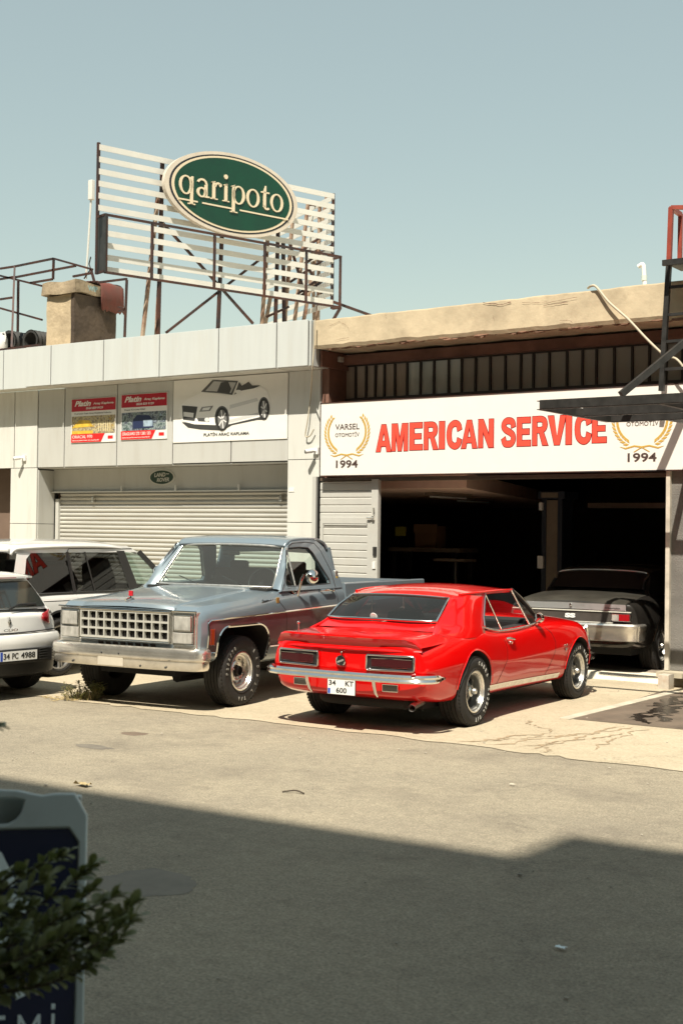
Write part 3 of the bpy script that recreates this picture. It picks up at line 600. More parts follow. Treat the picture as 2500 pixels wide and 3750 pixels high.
def heavy(spec):
    for c, x0, x1, z0, z1 in spec:
        for nm, mt, gr_, yy in (('letter_edge', M['loutl'], .011, SY - .0012), ('letter', M['lred'], 0, SY - .0030)):
            w, h = (x1 - x0), (z1 - z0); mb = MB(); kk = 0
            T_ = lambda u, v: (x0 + u * w, z0 + v * h)
            for s in strokes(c):
                kk += .0005
                if s[0] == 'rib':
                    p = [Vector((q.x, q.y)) for q in crom([(a, b_, 0) for a, b_ in s[1]], 5)]; A, B_ = [], []
                    for i in range(len(p)):
                        d = (p[min(i + 1, len(p) - 1)] - p[max(0, i - 1)]); n_ = Vector((-d.y, d.x)).normalized()
                        e = Vector((n_.x * (s[2] * w + gr_), n_.y * (s[3] * h + gr_))); q = Vector(T_(*p[i]))
                        if gr_ and i in (0, len(p) - 1): q += Vector((d.x * w, d.y * h)).normalized() * gr_ * (1 if i else -1)
                        A.append(q + e); B_.append(q - e)
                    yk = yy - kk
                    mb.grid([[(a.x, yk, a.y) for a in A], [(b_.x, yk, b_.y) for b_ in B_]])
                else:
                    P = [Vector(T_(*q)) for q in s]
                    if gr_:
                        area = sum(P[i].x * P[(i + 1) % len(P)].y - P[(i + 1) % len(P)].x * P[i].y for i in range(len(P)))
                        sg_ = 1 if area > 0 else -1; Q = []
                        for i in range(len(P)):
                            d1 = (P[i] - P[i - 1]).normalized(); d2 = (P[(i + 1) % len(P)] - P[i]).normalized(); n1 = Vector((d1.y, -d1.x)) * sg_; n2 = Vector((d2.y, -d2.x)) * sg_
                            m_ = (n1 + n2); m_ = m_ / max(.5, m_.length_squared / 2) ; Q.append(P[i] + m_ * gr_ * 1.0)
                        P = Q
                    mb.add([(q.x, yy - kk, q.y) for q in P], [tuple(range(len(P)))])
            o_ = mb.build(nm, mt, sg, True, recalc=False)
xs_ = lambda px: FP((1100 + px * .892857) / 1.59439, 980, SY).x
ex_ = [('A', 312, 372, 732, 622), ('M', 376, 440, 729, 618), ('E', 449, 500, 725, 614), ('R', 508, 564, 723, 611), ('I', 570, 591, 721, 609), ('C', 601, 660, 721, 605), ('A', 661, 724, 718, 604), ('N', 731, 791, 715, 600),
       ('S', 825, 881, 713, 594), ('E', 889, 943, 709, 592), ('R', 952, 1014, 706, 588), ('V', 1016, 1088, 704, 585), ('I', 1089, 1111, 702, 583), ('C', 1126, 1191, 701, 577), ('E', 1197, 1254, 695, 579)]
def zz_(px, py): return FP((1100 + px * .892857) / 1.59439, (1000 + py * .892857) / 1.59439, SY).z
heavy([(c, xs_(a), xs_(b_), zz_((a + b_) / 2, z0), zz_((a + b_) / 2, z1)) for c, a, b_, z0, z1 in ex_])
M['gold'] = mat('gold_print', (.52, .33, .07), .4); M['dprint'] = mat('dark_print', (.07, .045, .04), .4)
def emblem(cx, z0):
    g = MB(); yv = SY - .002
    for s in (-1, 1):
        arc = [(cx + s * .36 * math.sin(t) * 1.0, 3.36 - .33 * math.cos(t)) for t in [R(28 + 100 * i / 12) for i in range(13)]]
        for i, (x, z) in enumerate(arc):
            if i % 1 == 0 and i < 13:
                t = R(28 + 100 * i / 12); d = Vector((s * math.cos(t), math.sin(t))); n_ = Vector((-d.y, d.x))
                L_ = .085 if i < 11 else .065; wd = .017
                for side in (-1, 1):
                    q = (d * .82 + n_ * side * .45).normalized(); p_ = Vector((x, z)) + n_ * side * .008; nn = Vector((-q.y, q.x)) * wd
                    e = p_ + q * L_; mid = p_ + q * L_ * .45
                    g.prism([tuple(p_), tuple(mid + nn), tuple(e), tuple(mid - nn)], 'xz', yv, yv - .002)
        g.prism([(cx + s * .0, 3.035), (cx + s * .10, 3.05), (cx + s * .22, 3.02), (cx + s * .30, 3.035), (cx + s * .22, 3.0), (cx + s * .10, 3.03), (cx, 3.015)], 'xz', yv, yv - .002)
        g.prism([(cx, 3.03), (cx + s * .11, 2.965), (cx + s * .10, 2.96), (cx, 3.015)], 'xz', yv - .001, yv - .003)
    g.build('laurel', M['gold'], sg, True)
    text('lettering', 'VARSEL', M['dprint'], sg, (cx - .21, yv, 3.40), (1, 0, .0), (0, 0, 1), .43, .085, .002, .006)
    text('lettering', 'OTOMOTİV', M['dprint'], sg, (cx - .21, yv, 3.295), (1, 0, .0), (0, 0, 1), .43, .075, .002)
    text('lettering', '1994', M['dprint'], sg, (cx - .19, yv, 2.835), (1, 0, .0), (0, 0, 1), .39, .115, .002, .02)
emblem(-11.22, 3.35); emblem(-6.64, 3.35)
# ------------------------------------------------------------------ billboard frame on the roof
BL = Vector((-17.86, 17.5, 0)); BR = Vector((-16.33, 22.85, 0)); BD = (BR - BL).normalized(); BN = Vector((BD.y, -BD.x, 0)); BLEN = (BR - BL).length
def bq(u, z, o=0): return Vector((BL.x, BL.y, 0)) + BD * u + BN * o + Vector((0, 0, z))
bb = thing('billboard_frame', 'slatted white rooftop billboard frame on rusty steel legs, above the shop building', 'billboard', (-17.1, 20, 5.0))
M['slat'] = mat('white_slat', (.64, .63, .58), .5, var=.06, vs=2, dirt=.3, dcol=(.45, .36, .25))
tops = []
for k in range(11):
    z = 9.02 - k * .225
    f = MB(); w_ = .105
    f.beam(bq(.0, z - .06), bq(BLEN, z - .035), .018, w_)
    f.build('slat', M['slat'], bb, True)
# second face of the frame behind, running back from the far end
B2 = Vector((-19.6, 24.6, 0)); 
for k in range(11):
    z = 9.02 - k * .225
    MB().beam(bq(BLEN - .02, z - .06), Vector((B2.x, B2.y, z - .06)), .018, .105).build('slat', M['slat'], bb, True)
M['rleg'] = mat('rusting_white_steel', (.38, .30, .22), .7, col2=(.16, .06, .03), vs=4)
def posts(lst, name, mt, w):
    for p, q in lst: MB().beam(p, q, w).build(name, mt, bb, True)
posts([(bq(.0, 6.6, -.03), bq(0, 9.05, -.03)), (bq(BLEN, 6.6, -.03), bq(BLEN, 9.05, -.03))], 'end_post', M['steelrust'], .05)
def bz(x, y, o=0):
    """point of the billboard plane seen at a place of the enlarged photograph"""
    d = _rot @ ((300 + x * .66964 - 1250) / FPX * _ri - (500 + y * .66964 - 1875) / FPX * _up + _w)
    q0 = bq(0, 0, o); t_ = (Vector((q0.x, q0.y, 0))).dot(BN) / Vector((d.x, d.y, 0)).dot(BN)
    return Vector((d.x * t_, d.y * t_, EYE + d.z * t_))
def drop(p, q, z0=5.0): return q + (p - q) * ((z0 - q.z) / (p.z - q.z))
lg = lambda x0, y0, x1, y1, o: (drop(bz(x1, y1, o), bz(x0, y0, o)), bz(x0, y0, o))
posts([lg(415, 330, 332, 1085, -.25), lg(440, 470, 408, 1078, -.1), lg(1015, 560, 985, 1010, -.2), lg(1150, 470, 1110, 1000, -.5), lg(1235, 370, 1165, 990, -.9), lg(1300, 380, 1290, 990, -.7), lg(1030, 880, 1005, 1010, -.4), lg(1340, 320, 1215, 990, -1.0), lg(1250, 370, 1270, 990, -1.4)], 'leg', M['rleg'], .06)
posts([lg(440, 130, 418, 1000, -.06), lg(765, 540, 752, 850, -.06), lg(1072, 520, 1058, 1000, -.06), lg(1100, 560, 1105, 990, -.3)], 'post', M['steelrust'], .06)
posts([(bz(440, 470, -.1), bz(935, 1022, -.1)), (bz(1012, 640, -.14), bz(460, 1072, -.14)), (bz(1180, 640, -.5), bz(1370, 500, -.6)), (bz(1180, 720, -.5), bz(1370, 590, -.6)), (bz(1130, 800, -.5), bz(1370, 640, -.6)), (bz(1010, 985, -.2), bz(1130, 930, -.2)), (bz(1180, 860, -.5), bz(1370, 720, -.6)), (bz(1130, 560, -.4), bz(1230, 900, -.5)), (bz(1230, 700, -.8), bz(1330, 900, -.8)), (bz(1180, 880, -.6), bz(1330, 780, -.6)), (bz(1235, 368, -.9), bz(1310, 380, -.8))], 'brace', M['steelrust'], .045)
# lower frame box standing proud of the slats
o1 = .26
fb = [(bq(0, 7.66, o1), bq(BLEN, 7.66, o1)), (bq(0, 6.60, o1), bq(BLEN, 6.60, o1)), (bq(0, 7.66, 0), bq(0, 7.66, o1)), (bq(0, 6.62, 0), bq(0, 6.62, o1)), (bq(BLEN, 7.66, 0), bq(BLEN, 7.66, o1)), (bq(BLEN, 6.6, 0), bq(BLEN, 6.6, o1))]
posts(fb, 'tray_rail', M['steelrust'], .042)
posts([(bq(u, 6.6, o1), bq(u, 7.66, o1)) for u in (.03, 1.0, 2.4, 3.6, 4.65, BLEN - .02)], 'tray_post', M['steelrust'], .042)
MB().beam(bq(0, 7.13, 0), bq(0, 7.13, o1), 1.0, .01).build('tray_side', M['dsteel'], bb, True) if False else None
MB().add([bq(-.01, 6.6, -.02), bq(-.01, 6.6, o1 + .04), bq(-.01, 7.68, o1 + .04), bq(-.01, 7.68, -.02)], [(0, 1, 2, 3)]).build('tray_side', M['dsteel'], bb, True, solid=.02)
posts([(bq(BLEN + .0, 6.6, o1), bq(BLEN + .1, 6.1, -.4)), (bq(BLEN, 6.75, 0), bq(BLEN + 1.2, 6.45, .3)), (bq(BLEN + 1.2, 6.45, .3), bq(BLEN + 1.3, 5.0, .3))], 'stay', M['steelrust'], .05)
# oval sign hanging on it
ov = thing('oval_sign', 'big green oval sign reading qaripoto with a cream rim, hung on the slatted roof billboard', 'sign', tuple(bq(2.9, 7.68, .1)))
M['ogreen'] = mat('oval_green', (.005, .058, .028), .22, col2=(.007, .038, .022), vs=.8); M['ocream'] = mat('oval_cream_rim', (.60, .53, .44), .4, var=.08, dirt=.3); M['ocream2'] = mat('oval_cream_line', (.66, .56, .40), .35); M['onavy'] = mat('oval_navy', (.012, .014, .02), .4)
oc_u, oc_z, oa, ob = 2.84, 8.51, 1.58, .81
def oval(name, k, o0, o1_, mt, ang=0):
    n_ = 72; P = []
    for i in range(n_):
        t = 2 * math.pi * i / n_; P.append((oc_u + oa * k[0] * math.cos(t), oc_z + ob * k[1] * math.sin(t)))
    m_ = MB(); vs = [bq(u, z, o0) for u, z in P] + [bq(u, z, o1_) for u, z in P]
    m_.add(vs, [tuple(range(n_))[::-1], tuple(range(n_, 2 * n_))] + [(i, (i + 1) % n_, n_ + (i + 1) % n_, n_ + i) for i in range(n_)])
    return m_.build(name, mt, ov, True)
oval('rim', (1, 1), .14, .24, M['ocream']); oval('navy_line', (.935, .925), .235, .244, M['onavy']); oval('cream_line', (.905, .89), .24, .248, M['ocream2']); oval('face', (.865, .845), .245, .252, M['ogreen'])
# letters of the oval: serif letters drawn as strokes (units: x-height 1)
def arcp(cx, cz, rx, rz, a0, a1, n_=14): return [(cx + rx * math.cos(R(a0 + (a1 - a0) * i / n_)), cz + rz * math.sin(R(a0 + (a1 - a0) * i / n_))) for i in range(n_ + 1)]
def ring(cx, cz, rx, rz, tx, tz): return ('ring', cx, cz, rx, rz, tx, tz)
def letter_shapes(c):
    S = []
    if c == 'q': S = [ring(.42, .5, .42, .52, .16, .075), [(.70, -.52), (.88, -.52), (.88, 1.02), (.80, 1.02), (.70, .95)], [(.56, -.52), (1.02, -.52), (1.02, -.46), (.56, -.46)]]; w = 1.08
    if c == 'a': S = [ring(.34, .26, .32, .28, .16, .08), [(.52, .0), (.70, .0), (.70, .75), (.52, .68)], [(.70, 0), (.84, .02), (.84, .08), (.70, .1)], ('arc', .36, .72, .33, .30, 0, 165, .13)]; w = .9
    if c == 'r': S = [[(.12, 0), (.30, 0), (.30, 1.0), (.12, .94)], [(0, 0), (.46, 0), (.46, .06), (0, .06)], [(0, .92), (.30, 1.02), (.30, .92)], ('arc', .48, .66, .26, .32, 50, 170, .13), ring(.62, .84, .09, .1, .09, .1)]; w = .78
    if c == 'i': S = [[(.12, 0), (.30, 0), (.30, 1.02), (.12, .94)], [(0, 0), (.44, 0), (.44, .06), (0, .06)], [(0, .90), (.30, 1.02), (.30, .88)], ring(.2, 1.38, .12, .13, .12, .13)]; w = .52
    if c == 'p': S = [ring(.52, .5, .42, .52, .16, .075), [(.10, -.52), (.28, -.52), (.28, 1.02), (.10, .94)], [(-.02, -.52), (.46, -.52), (.46, -.46), (-.02, -.46)], [(-.02, .92), (.28, 1.04), (.28, .90)]]; w = 1.04
    if c == 'o': S = [ring(.44, .5, .44, .52, .155, .075)]; w = .98
    if c == 't': S = [[(.16, .12), (.34, .12), (.34, 1.34), (.28, 1.34), (.16, 1.0)], [(0, .92), (.56, .92), (.56, 1.0), (0, 1.0)], ('arc', .40, .22, .24, .24, 180, 320, .13)]; w = .64
    return S, w
ux_, uz_ = .262, .285
wd_ = sum(letter_shapes(c)[1] for c in 'qaripoto'); x0_ = -wd_ / 2; OS = .253
lt = None
for c in 'qaripoto':
    S, w = letter_shapes(c); mb = MB()
    def tp(x, z): return bq(oc_u - .02 + (x0_ + x) * ux_ * 1.38, oc_z - .05 + (z - .35) * uz_ * 1.55 / 1.25, OS), bq(oc_u - .02 + (x0_ + x) * ux_ * 1.38, oc_z - .05 + (z - .35) * uz_ * 1.55 / 1.25, OS + .02)
    for s in S:
        if isinstance(s, list):
            P = [tp(*p) for p in s]; n_ = len(P); mb.add([p[0] for p in P] + [p[1] for p in P], [tuple(range(n_)), tuple(range(n_, 2 * n_))[::-1]] + [(i, (i + 1) % n_, n_ + (i + 1) % n_, n_ + i) for i in range(n_)])
        else:
            if s[0] == 'ring': _, cx, cz, rx, rz, tx, tz = s; O_ = arcp(cx, cz, rx, rz, 0, 360, 28); I_ = arcp(cx, cz, max(rx - tx, .001), max(rz - tz, .001), 0, 360, 28)
            else: _, cx, cz, rx, rz, a0, a1, th_ = s; O_ = arcp(cx, cz, rx, rz, a0, a1); I_ = arcp(cx, cz, rx - th_, rz - th_ * .8, a0, a1)
            mb.grid([[tp(*p)[1] for p in O_], [tp(*p)[1] for p in I_]]); mb.grid([[tp(*p)[0] for p in O_], [tp(*p)[1] for p in O_]]); mb.grid([[tp(*p)[0] for p in I_], [tp(*p)[1] for p in I_]])
    mb.build('letter', M['ocream2'], ov, True); x0_ += w
for a_, b2 in ((-1.28, -.84), (-.74, .02), (.14, 1.33)):
    MB().beam(bq(oc_u + a_, oc_z - .285, OS + .006), bq(oc_u + b2, oc_z - .285, OS + .006), .006, .03).build('underline', M['ocream2'], ov, True)

# ------------------------------------------------------------------ roof things
M['chim'] = mat('chimney_render', (.50, .40, .26), .9, var=.2, vs=3, bump=.02, bs=8, dirt=.6, dcol=(.16, .11, .07), ds=2)
M['chimd'] = mat('sooty_chimney_cap', (.33, .26, .17), .9, var=.35, vs=3, bump=.03, bs=7, dirt=.7, dcol=(.07, .05, .04), ds=2.5)
M['chimside'] = mat('dark_side_render', (.085, .06, .04), .9, col2=(.04, .028, .02), vs=2.2, bump=.02, bs=8, dirt=.3, dcol=(.14, .10, .07), ds=3)  # much darker mottled brown, used on the shaft's right side face only
ch = thing('chimney', 'squat cement rendered chimney block with tattered cap on the white building roof', 'chimney', (-17.2, 17.2, 5.0))
def rough(mb, amt, sc, seed):
    mb.v = [tuple(Vector(p) + Vector((noise.noise(Vector(p) * sc + Vector((seed, 0, 0))), noise.noise(Vector(p) * sc + Vector((0, seed, 0))), noise.noise(Vector(p) * sc + Vector((0, 0, seed))))) * amt) for p in mb.v]; return mb
def gridbox(x0, x1, y0, y1, z0, z1, n=8):
    mb = MB(); L_ = lambda a, b_, t: a + (b_ - a) * t / n
    for f in (lambda i, j: (L_(x0, x1, i), y0, L_(z0, z1, j)), lambda i, j: (L_(x0, x1, i), y1, L_(z0, z1, j)), lambda i, j: (x0, L_(y0, y1, i), L_(z0, z1, j)), lambda i, j: (x1, L_(y0, y1, i), L_(z0, z1, j)), lambda i, j: (L_(x0, x1, i), L_(y0, y1, j), z0), lambda i, j: (L_(x0, x1, i), L_(y0, y1, j), z1)):
        mb.grid([[f(i, j) for j in range(n + 1)] for i in range(n + 1)])
    return mb
sf_ = rough(gridbox(-18.30, -17.58, 16.68, 17.72, 4.9, 6.10), .02, 2.5, 3).build('shaft', [M['chim'], M['chimside']], ch, True, smooth=50)
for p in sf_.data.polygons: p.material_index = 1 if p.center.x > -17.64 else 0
rough(gridbox(-18.36, -17.54, 16.62, 17.80, 6.12, 6.33, 10), .045, 3, 8).build('cap', M['chimd'], ch, True, smooth=50)
cl_ = MB(); rows = []
for i in range(13):
    y = 17.25 + i * .05; rows.append([(x, y + .02 * noise.noise(Vector((x * 9, y * 9, 1))), z + .03 * noise.noise(Vector((x * 7, y * 7, z * 7)))) for x, z in ((-18.2, 6.40), (-17.9, 6.43), (-17.6, 6.41), (-17.52, 6.33), (-17.51, 6.2), (-17.50, 5.92 - .06 * abs(math.sin(i * 1.7))))])
cl_.grid(rows); cl_.build('rag', mat('faded_red_rag', (.15, .04, .03), .9, col2=(.10, .05, .04), vs=4), ch, True, smooth=60, recalc=False, solid=.012)
text('graffiti', 'WIP', mat('graffiti_teal', (.25, .38, .38), .8), ch, (-17.50, 16.92, 6.17), (0, 1, 0), (0, 0, 1), .24, .10, .003, .03)
rt = thing('roof_railing', 'rust brown steel tube cage on the white building roof, behind the chimney', 'railing', (-19, 17.5, 5.0))
def fz(x, y, Y): 
    sx, sy = x * .446428, 850 + y * .446428; return FP(sx / 1.59439, sy / 1.59439, Y)
T_ = [[(120, 280), (440, 215)], [(0, 298), (120, 280)], [(440, 215), (760, 305)], [(118, 370), (430, 310)], [(0, 385), (118, 365)], [(430, 310), (620, 275)], [(440, 215), (435, 385)], [(150, 400), (145, 850)], [(120, 280), (95, 945)], [(0, 355), (345, 440)], [(0, 622), (345, 718)], [(0, 550), (100, 535)], [(250, 415), (430, 385)], [(600, 362), (745, 335)], [(745, 300), (775, 410)], [(800, 412), (1040, 382)], [(1040, 390), (1022, 860)], [(970, 612), (1030, 632)], [(970, 648), (1020, 640)], [(0, 965), (340, 922)]]
for a_, b2 in T_: MB().beam(fz(*a_, 17.0 if a_[1] < 900 else 16.3), fz(*b2, 17.0 if b2[1] < 900 else 16.3), .036).build('tube', M['steelrust'], rt, True)
am = thing('antenna_pole', 'thin white mast with a small box on top, left of the slatted billboard', 'antenna', tuple(fz(710, 380, 17.1)))
def fb_(x, y, Y): return FP((300 + x * .66964) / 1.59439, (500 + y * .66964) / 1.59439, Y)
MB().tube([fz(705, 380, 17.1), fb_(40, 500, 17.1), fb_(50, 340, 17.1)], .018).build('pole', M['slat'], am, True, smooth=40)
p_ = fb_(54, 292, 17.1); MB().box(p_.x - .05, p_.x + .05, 17.05, 17.13, p_.z - .18, p_.z + .18).build('head', M['slat'], am, True, bevel=.01)
MB().tube([fz(745, 200, 17.05), fz(730, 260, 17.05), fz(745, 300, 17.05), fz(690, 380, 17.05)], .012).build('wire', M['black'], am, True)
for k, (x, y) in enumerate(((120, 905), (300, 900))):
    c_ = fz(x, y, 16.9); mb = MB(); prof = [(.2 + .012 * math.cos(i * math.pi), -.0 + i * .045) for i in range(14)]
    mb.lathe([(r_, a_) for r_, a_ in prof], (c_.x, 16.75, c_.z), 28, 'y'); mb.lathe([(.16, 0), (.2, 0)], (c_.x, 16.745, c_.z), 28, 'y'); mb.lathe([(.16, 0), (.16, .5)], (c_.x, 16.745, c_.z), 28, 'y')
    tag(mb.build('duct_roll', mat('black_ribbed_plastic', (.03, .03, .028), .6), smooth=50), ['black ribbed hose roll at the far left roof edge', 'black ribbed hose roll tucked beside the chimney foot'][k], 'hose', 'hose rolls on the roof')
jr = thing('jug', 'pale plastic jug standing on the roof at the left picture edge', 'jug', tuple(fz(18, 950, 16.7)))
c_ = fz(14, 950, 16.7); MB().lathe([(.001, -.02), (.10, -.02), (.11, .0), (.11, .16), (.09, .22), (.03, .25), (.03, .29), (.001, .29)], c_, 20, 'z').build('body', M['plate'], jr, True, smooth=40)
MB().tube([c_ + Vector((.03, -.02, .27)), c_ + Vector((.10, -.02, .29)), c_ + Vector((.13, -.02, .2)), c_ + Vector((.11, -.02, .1))], .013).build('handle', M['plate'], jr, True, smooth=40)
def fg(x, y, Y): return FP((1100 + x * .892857) / 1.59439, (1000 + y * .892857) / 1.59439, Y)
def fr5(x, y, Y): return FP((1900 + x * .382653) / 1.59439, (700 + y * .382653) / 1.59439, Y)
M['cable'] = mat('cream_cable', (.45, .40, .30), .6)
def cable(pts, r_, label, mt, fn): tag(MB().tube(crom([fn(*p) for p in pts], 6), r_, 8).build('cable', mt, smooth=60), label, 'cable')
cable([(660, 925, 16.15), (690, 905, 15.98), (740, 915, 15.96), (850, 1050, 15.93), (960, 1150, 15.91), (1060, 1240, 15.9), (1200, 1390, 15.88), (1290, 1480, 15.86), (1362, 1548, 15.86)], .016, 'loose cream cable drooping over the cream eave down to the ladder', M['cable'], fr5)
cable([(1465, 1590, 15.95), (1510, 1610, 15.9), (1568, 1680, 15.9), (1660, 1850, 15.95)], .016, 'short loose cream cable end right of the ladder, below the eave', M['cable'], fr5)
cable([(60, 190, 15.9), (55, 300, 15.9), (48, 400, 15.92), (42, 500, 16.3), (30, 600, 16.32), (20, 665, 16.33), (38, 668, 16.33), (55, 640, 16.33)], .010, 'thin cable hanging down the joint between the white building and the garage', M['cable'], fg)
vp = thing('vent_pipe', 'small white bent vent pipe poking above the cream eave', 'pipe', tuple(fr5(1200, 870, 17)))
MB().tube(crom([fr5(1203, 900, 17), fr5(1196, 790, 17), fr5(1190, 715, 17), fr5(1175, 700, 17), fr5(1140, 722, 17)], 4), .03, 10).build('pipe', M['plate'], vp, True, smooth=50)
MB().lathe([(.04, -.02), (.04, .05)], fr5(1196, 840, 17), 12, 'z', cap=True).build('collar', M['paneL'], vp, True, smooth=50)
# ladder
ld = thing('wall_ladder', 'dark steel wall ladder topped by a red hoop, at the right edge of the garage', 'ladder', (-6.2, 15.8, 3.4))
M['ladred'] = mat('red_primer_steel', (.27, .045, .025), .55, var=.25, vs=6)
LZ = 15.85
MB().beam(fr5(1455, 155, LZ), fr5(1435, 680, LZ), .055, .055).beam(fr5(1455, 155, LZ), fr5(1455, 155, LZ) + Vector((.62, .1, -.05)), .05).beam(fr5(1545, 215, LZ + .5), fr5(1538, 650, LZ + .5), .05).beam(fr5(1455, 160, LZ), fr5(1545, 222, LZ + .5), .05).build('hoop', M['ladred'], ld, True)
MB().beam(fr5(1435, 680, LZ), fr5(1362, 1912, LZ), .06, .06, m=0).build('rail', M['dsteel'], ld, True)
MB().beam(fr5(1435, 680, LZ) + Vector((.55, 0, 0)), fr5(1362, 1912, LZ) + Vector((.55, 0, 0)), .06, .06).build('rail', M['dsteel'], ld, True)
for y in (920, 1185, 1440, 1705):
    x = 1435 - (y - 680) * 73 / 1232; p0 = fr5(x, y, LZ); MB().beam(p0, p0 + Vector((.55, 0, 0)), .035).build('rung', M['dsteel'], ld, True)
p0 = fr5(1440, 690, LZ); MB().box(p0.x, p0.x + .7, LZ - .25, LZ + .4, p0.z - .03, p0.z + .0).box(p0.x, p0.x + .7, LZ - .25, LZ - .2, p0.z - .07, p0.z - .03).build('top_step', M['dsteel'], ld, True)
# steel canopy frame
cn = thing('canopy_frame', 'black steel canopy frame jutting out in front of the long white sign', 'canopy', (-5.5, 16.0, 3.27))
X0, X1, Y0, Y1, CZ = -6.65, -2.0, 13.24, 15.15, 3.32
for a_, b2 in (((X0, Y0), (X1, Y0)), ((X0, Y1), (X1, Y1)), ((X0, Y0 + .05), (X0, Y1)), ((-5.25, Y0 + .05), (-5.25, Y1)), ((-3.8, Y0 + .05), (-3.8, Y1)), ((-5.9, Y1 + .05), (-5.9, 16.1)), ((X0 + .05, 14.25), (X1, 14.25))):
    d_ = Vector((b2[0] - a_[0], b2[1] - a_[1], 0)).normalized(); mb = MB()
    mb.beam((*a_, CZ), (*b2, CZ), .012, .09); w_ = Vector((-d_.y, d_.x, 0)) * .03
    mb.beam(Vector((*a_, CZ + .047)) + w_, Vector((*b2, CZ + .047)) + w_, .06, .008); mb.beam(Vector((*a_, CZ - .047)) + w_, Vector((*b2, CZ - .047)) + w_, .06, .008)
    mb.build('beam', M['dsteel'], cn, True)
pA = fr5(980, 1935, 13.75); MB().beam((pA.x, 13.9, 3.38), (-5.35, 15.95, 4.62), .07, .07).build('strut', M['dsteel'], cn, True) if False else None
sA = fr5(975, 1945, 14.9); sB = fr5(1600, 1430, 15.6); MB().beam(sA, sB, .075, .075).build('strut', M['dsteel'], cn, True)
# bracket plates between sign and ladder
MB().box(-5.95, -5.85, 16.0, 16.1, 3.8, 3.9)
# security cameras
def cctv(c, label, s=1):
    t = thing('security_camera', label, 'camera', c, group='small security cameras on the facades')
    x, y, z = c
    MB().box(x - .05, x + .05, y - .03, y, z - .05, z + .05).tube([(x, y - .02, z), (x - .01, y - .11, z - .01)], .018).build('bracket', M['plate'], t, True)
    MB().tube([(x + .0, y - .09, z + .0), (x - .07 * s, y - .19, z - .02), ], [.034, .034], 12).build('housing', M['plate'], t, True, smooth=40)
    MB().tube([(x - .07 * s, y - .19, z - .02), (x - .072 * s, y - .193, z - .02)], .03, 12).build('lens', M['black'], t, True)
    return t
cctv((-11.98, 16.385, 3.12), 'white security camera beside the left end of the long sign')
cctv((-18.5, 16.385, 3.15), 'white security camera on the pilaster at the far left')
cc = thing('small_lamp_box', 'tiny grey lamp in the shadow under the eave, left of the strip windows', 'lamp', (-11.75, 16.7, 4.53))
MB().box(-11.79, -11.71, 16.60, 16.70, 4.49, 4.57).build('body', M['cladg'], cc, True, bevel=.01); MB().box(-11.765, -11.735, 16.70, 16.73, 4.5, 4.56).build('mount', M['dsteel'], cc, True)
# little notice on the pilaster
tag(MB().box(-12.50, -12.40, 16.384, 16.391, 2.50, 2.565).build('paper_notice', M['pwhite'], solid=0), 'small white paper notice at the top right corner of the shutter', 'notice')
# concrete stub with a plank at the garage post
st = thing('concrete_stub', 'rust stained concrete block at the foot of the right door post', 'block', (-6.2, 16.0, 0))
rough(gridbox(-6.25, -6.11, 15.72, 15.90, .0, .185, 5), .012, 6, 2).build('block', mat('stained_cement', (.50, .45, .37), .9, var=.3, vs=4, dirt=.8, dcol=(.28, .12, .04), ds=3), st, True, smooth=50)
tag(MB().box(-6.36, -5.0, 15.95, 16.5, .13, .195).build('door_sill', mat('pale_plank', (.45, .40, .30), .8, var=.2)), 'pale sill slab under the right door post, beside the stained block', 'sill')
# inside the garage
lf_ = thing('car_lift', 'two-post car lift column standing inside the dark garage', 'lift', (-9.45, 19.5, .084))
M['liftb'] = mat('dark_blue_steel', (.018, .025, .04), .5); M['lifts'] = mat('tan_steel_channel', (.20, .16, .115), .5, var=.15)
MB().box(-9.64, -9.56, 19.3, 19.7, .084, 2.46).box(-9.36, -9.28, 19.3, 19.7, .084, 2.46).box(-9.56, -9.36, 19.6, 19.7, .084, 2.46).build('column', M['liftb'], lf_, True, bevel=.005)
MB().box(-9.555, -9.365, 19.31, 19.36, .084, 2.44).build('channel', M['lifts'], lf_, True)
MB().box(-9.68, -9.22, 19.25, 19.75, 2.46, 2.58).build('top_beam', M['liftb'], lf_, True, bevel=.005)
MB().box(-9.62, -9.33, 19.24, 19.25, 2.48, 2.56).build('name_plate', M['lifts'], lf_, True)
MB().box(-9.66, -9.60, 19.24, 19.30, 2.28, 2.40).build('warning_label', M['plate'], lf_, True); MB().box(-9.68, -9.58, 19.25, 19.30, 1.35, 1.55).build('control_box', M['plate'], lf_, True)
wb = thing('workbench', 'dark workbench with a vice, deep inside the garage left of the lift', 'workbench', (-12, 21, .084))
MB().box(-13.4, -11.9, 20.6, 21.3, 1.55, 1.62).build('top', M['lifts'], wb, True)
for x, y in ((-13.3, 20.65), (-12.0, 20.65), (-13.3, 21.2), (-12.0, 21.2)): MB().beam((x, y, .084), (x, y, 1.55), .08).build('leg', M['dsteel'], wb, True)
cb = thing('cardboard_box', 'brown cardboard box on the workbench inside the garage', 'box', (-12.75, 20.95, 1.62))
MB().box(-12.95, -12.5, 20.8, 21.15, 1.62, 2.02).build('carton', mat('cardboard', (.22, .13, .06), .8), cb, True, bevel=.004); MB().box(-12.97, -12.48, 20.78, 20.80, 1.9, 2.05).build('flap', mat('cardboard_flap', (.25, .15, .07), .8), cb, True)
yn = MB().box(-13.38, -13.16, 20.8, 20.83, 1.83, 2.0); M['yel'] = mat('yellow_card', (.45, .42, .04), .6); tag(yn.build('yellow_notice', M['yel']), 'small yellow card standing at the left end of the workbench', 'card')
tr = thing('tool_tray', 'pale tool tray on a thin stand inside the garage', 'tray', (-11.4, 19.6, .084))
MB().box(-11.7, -11.1, 19.4, 19.8, 1.42, 1.46).build('tray', M['lifts'], tr, True); MB().beam((-11.38, 19.6, .084), (-11.38, 19.6, 1.42), .03).build('stand', M['dullchrome'], tr, True)
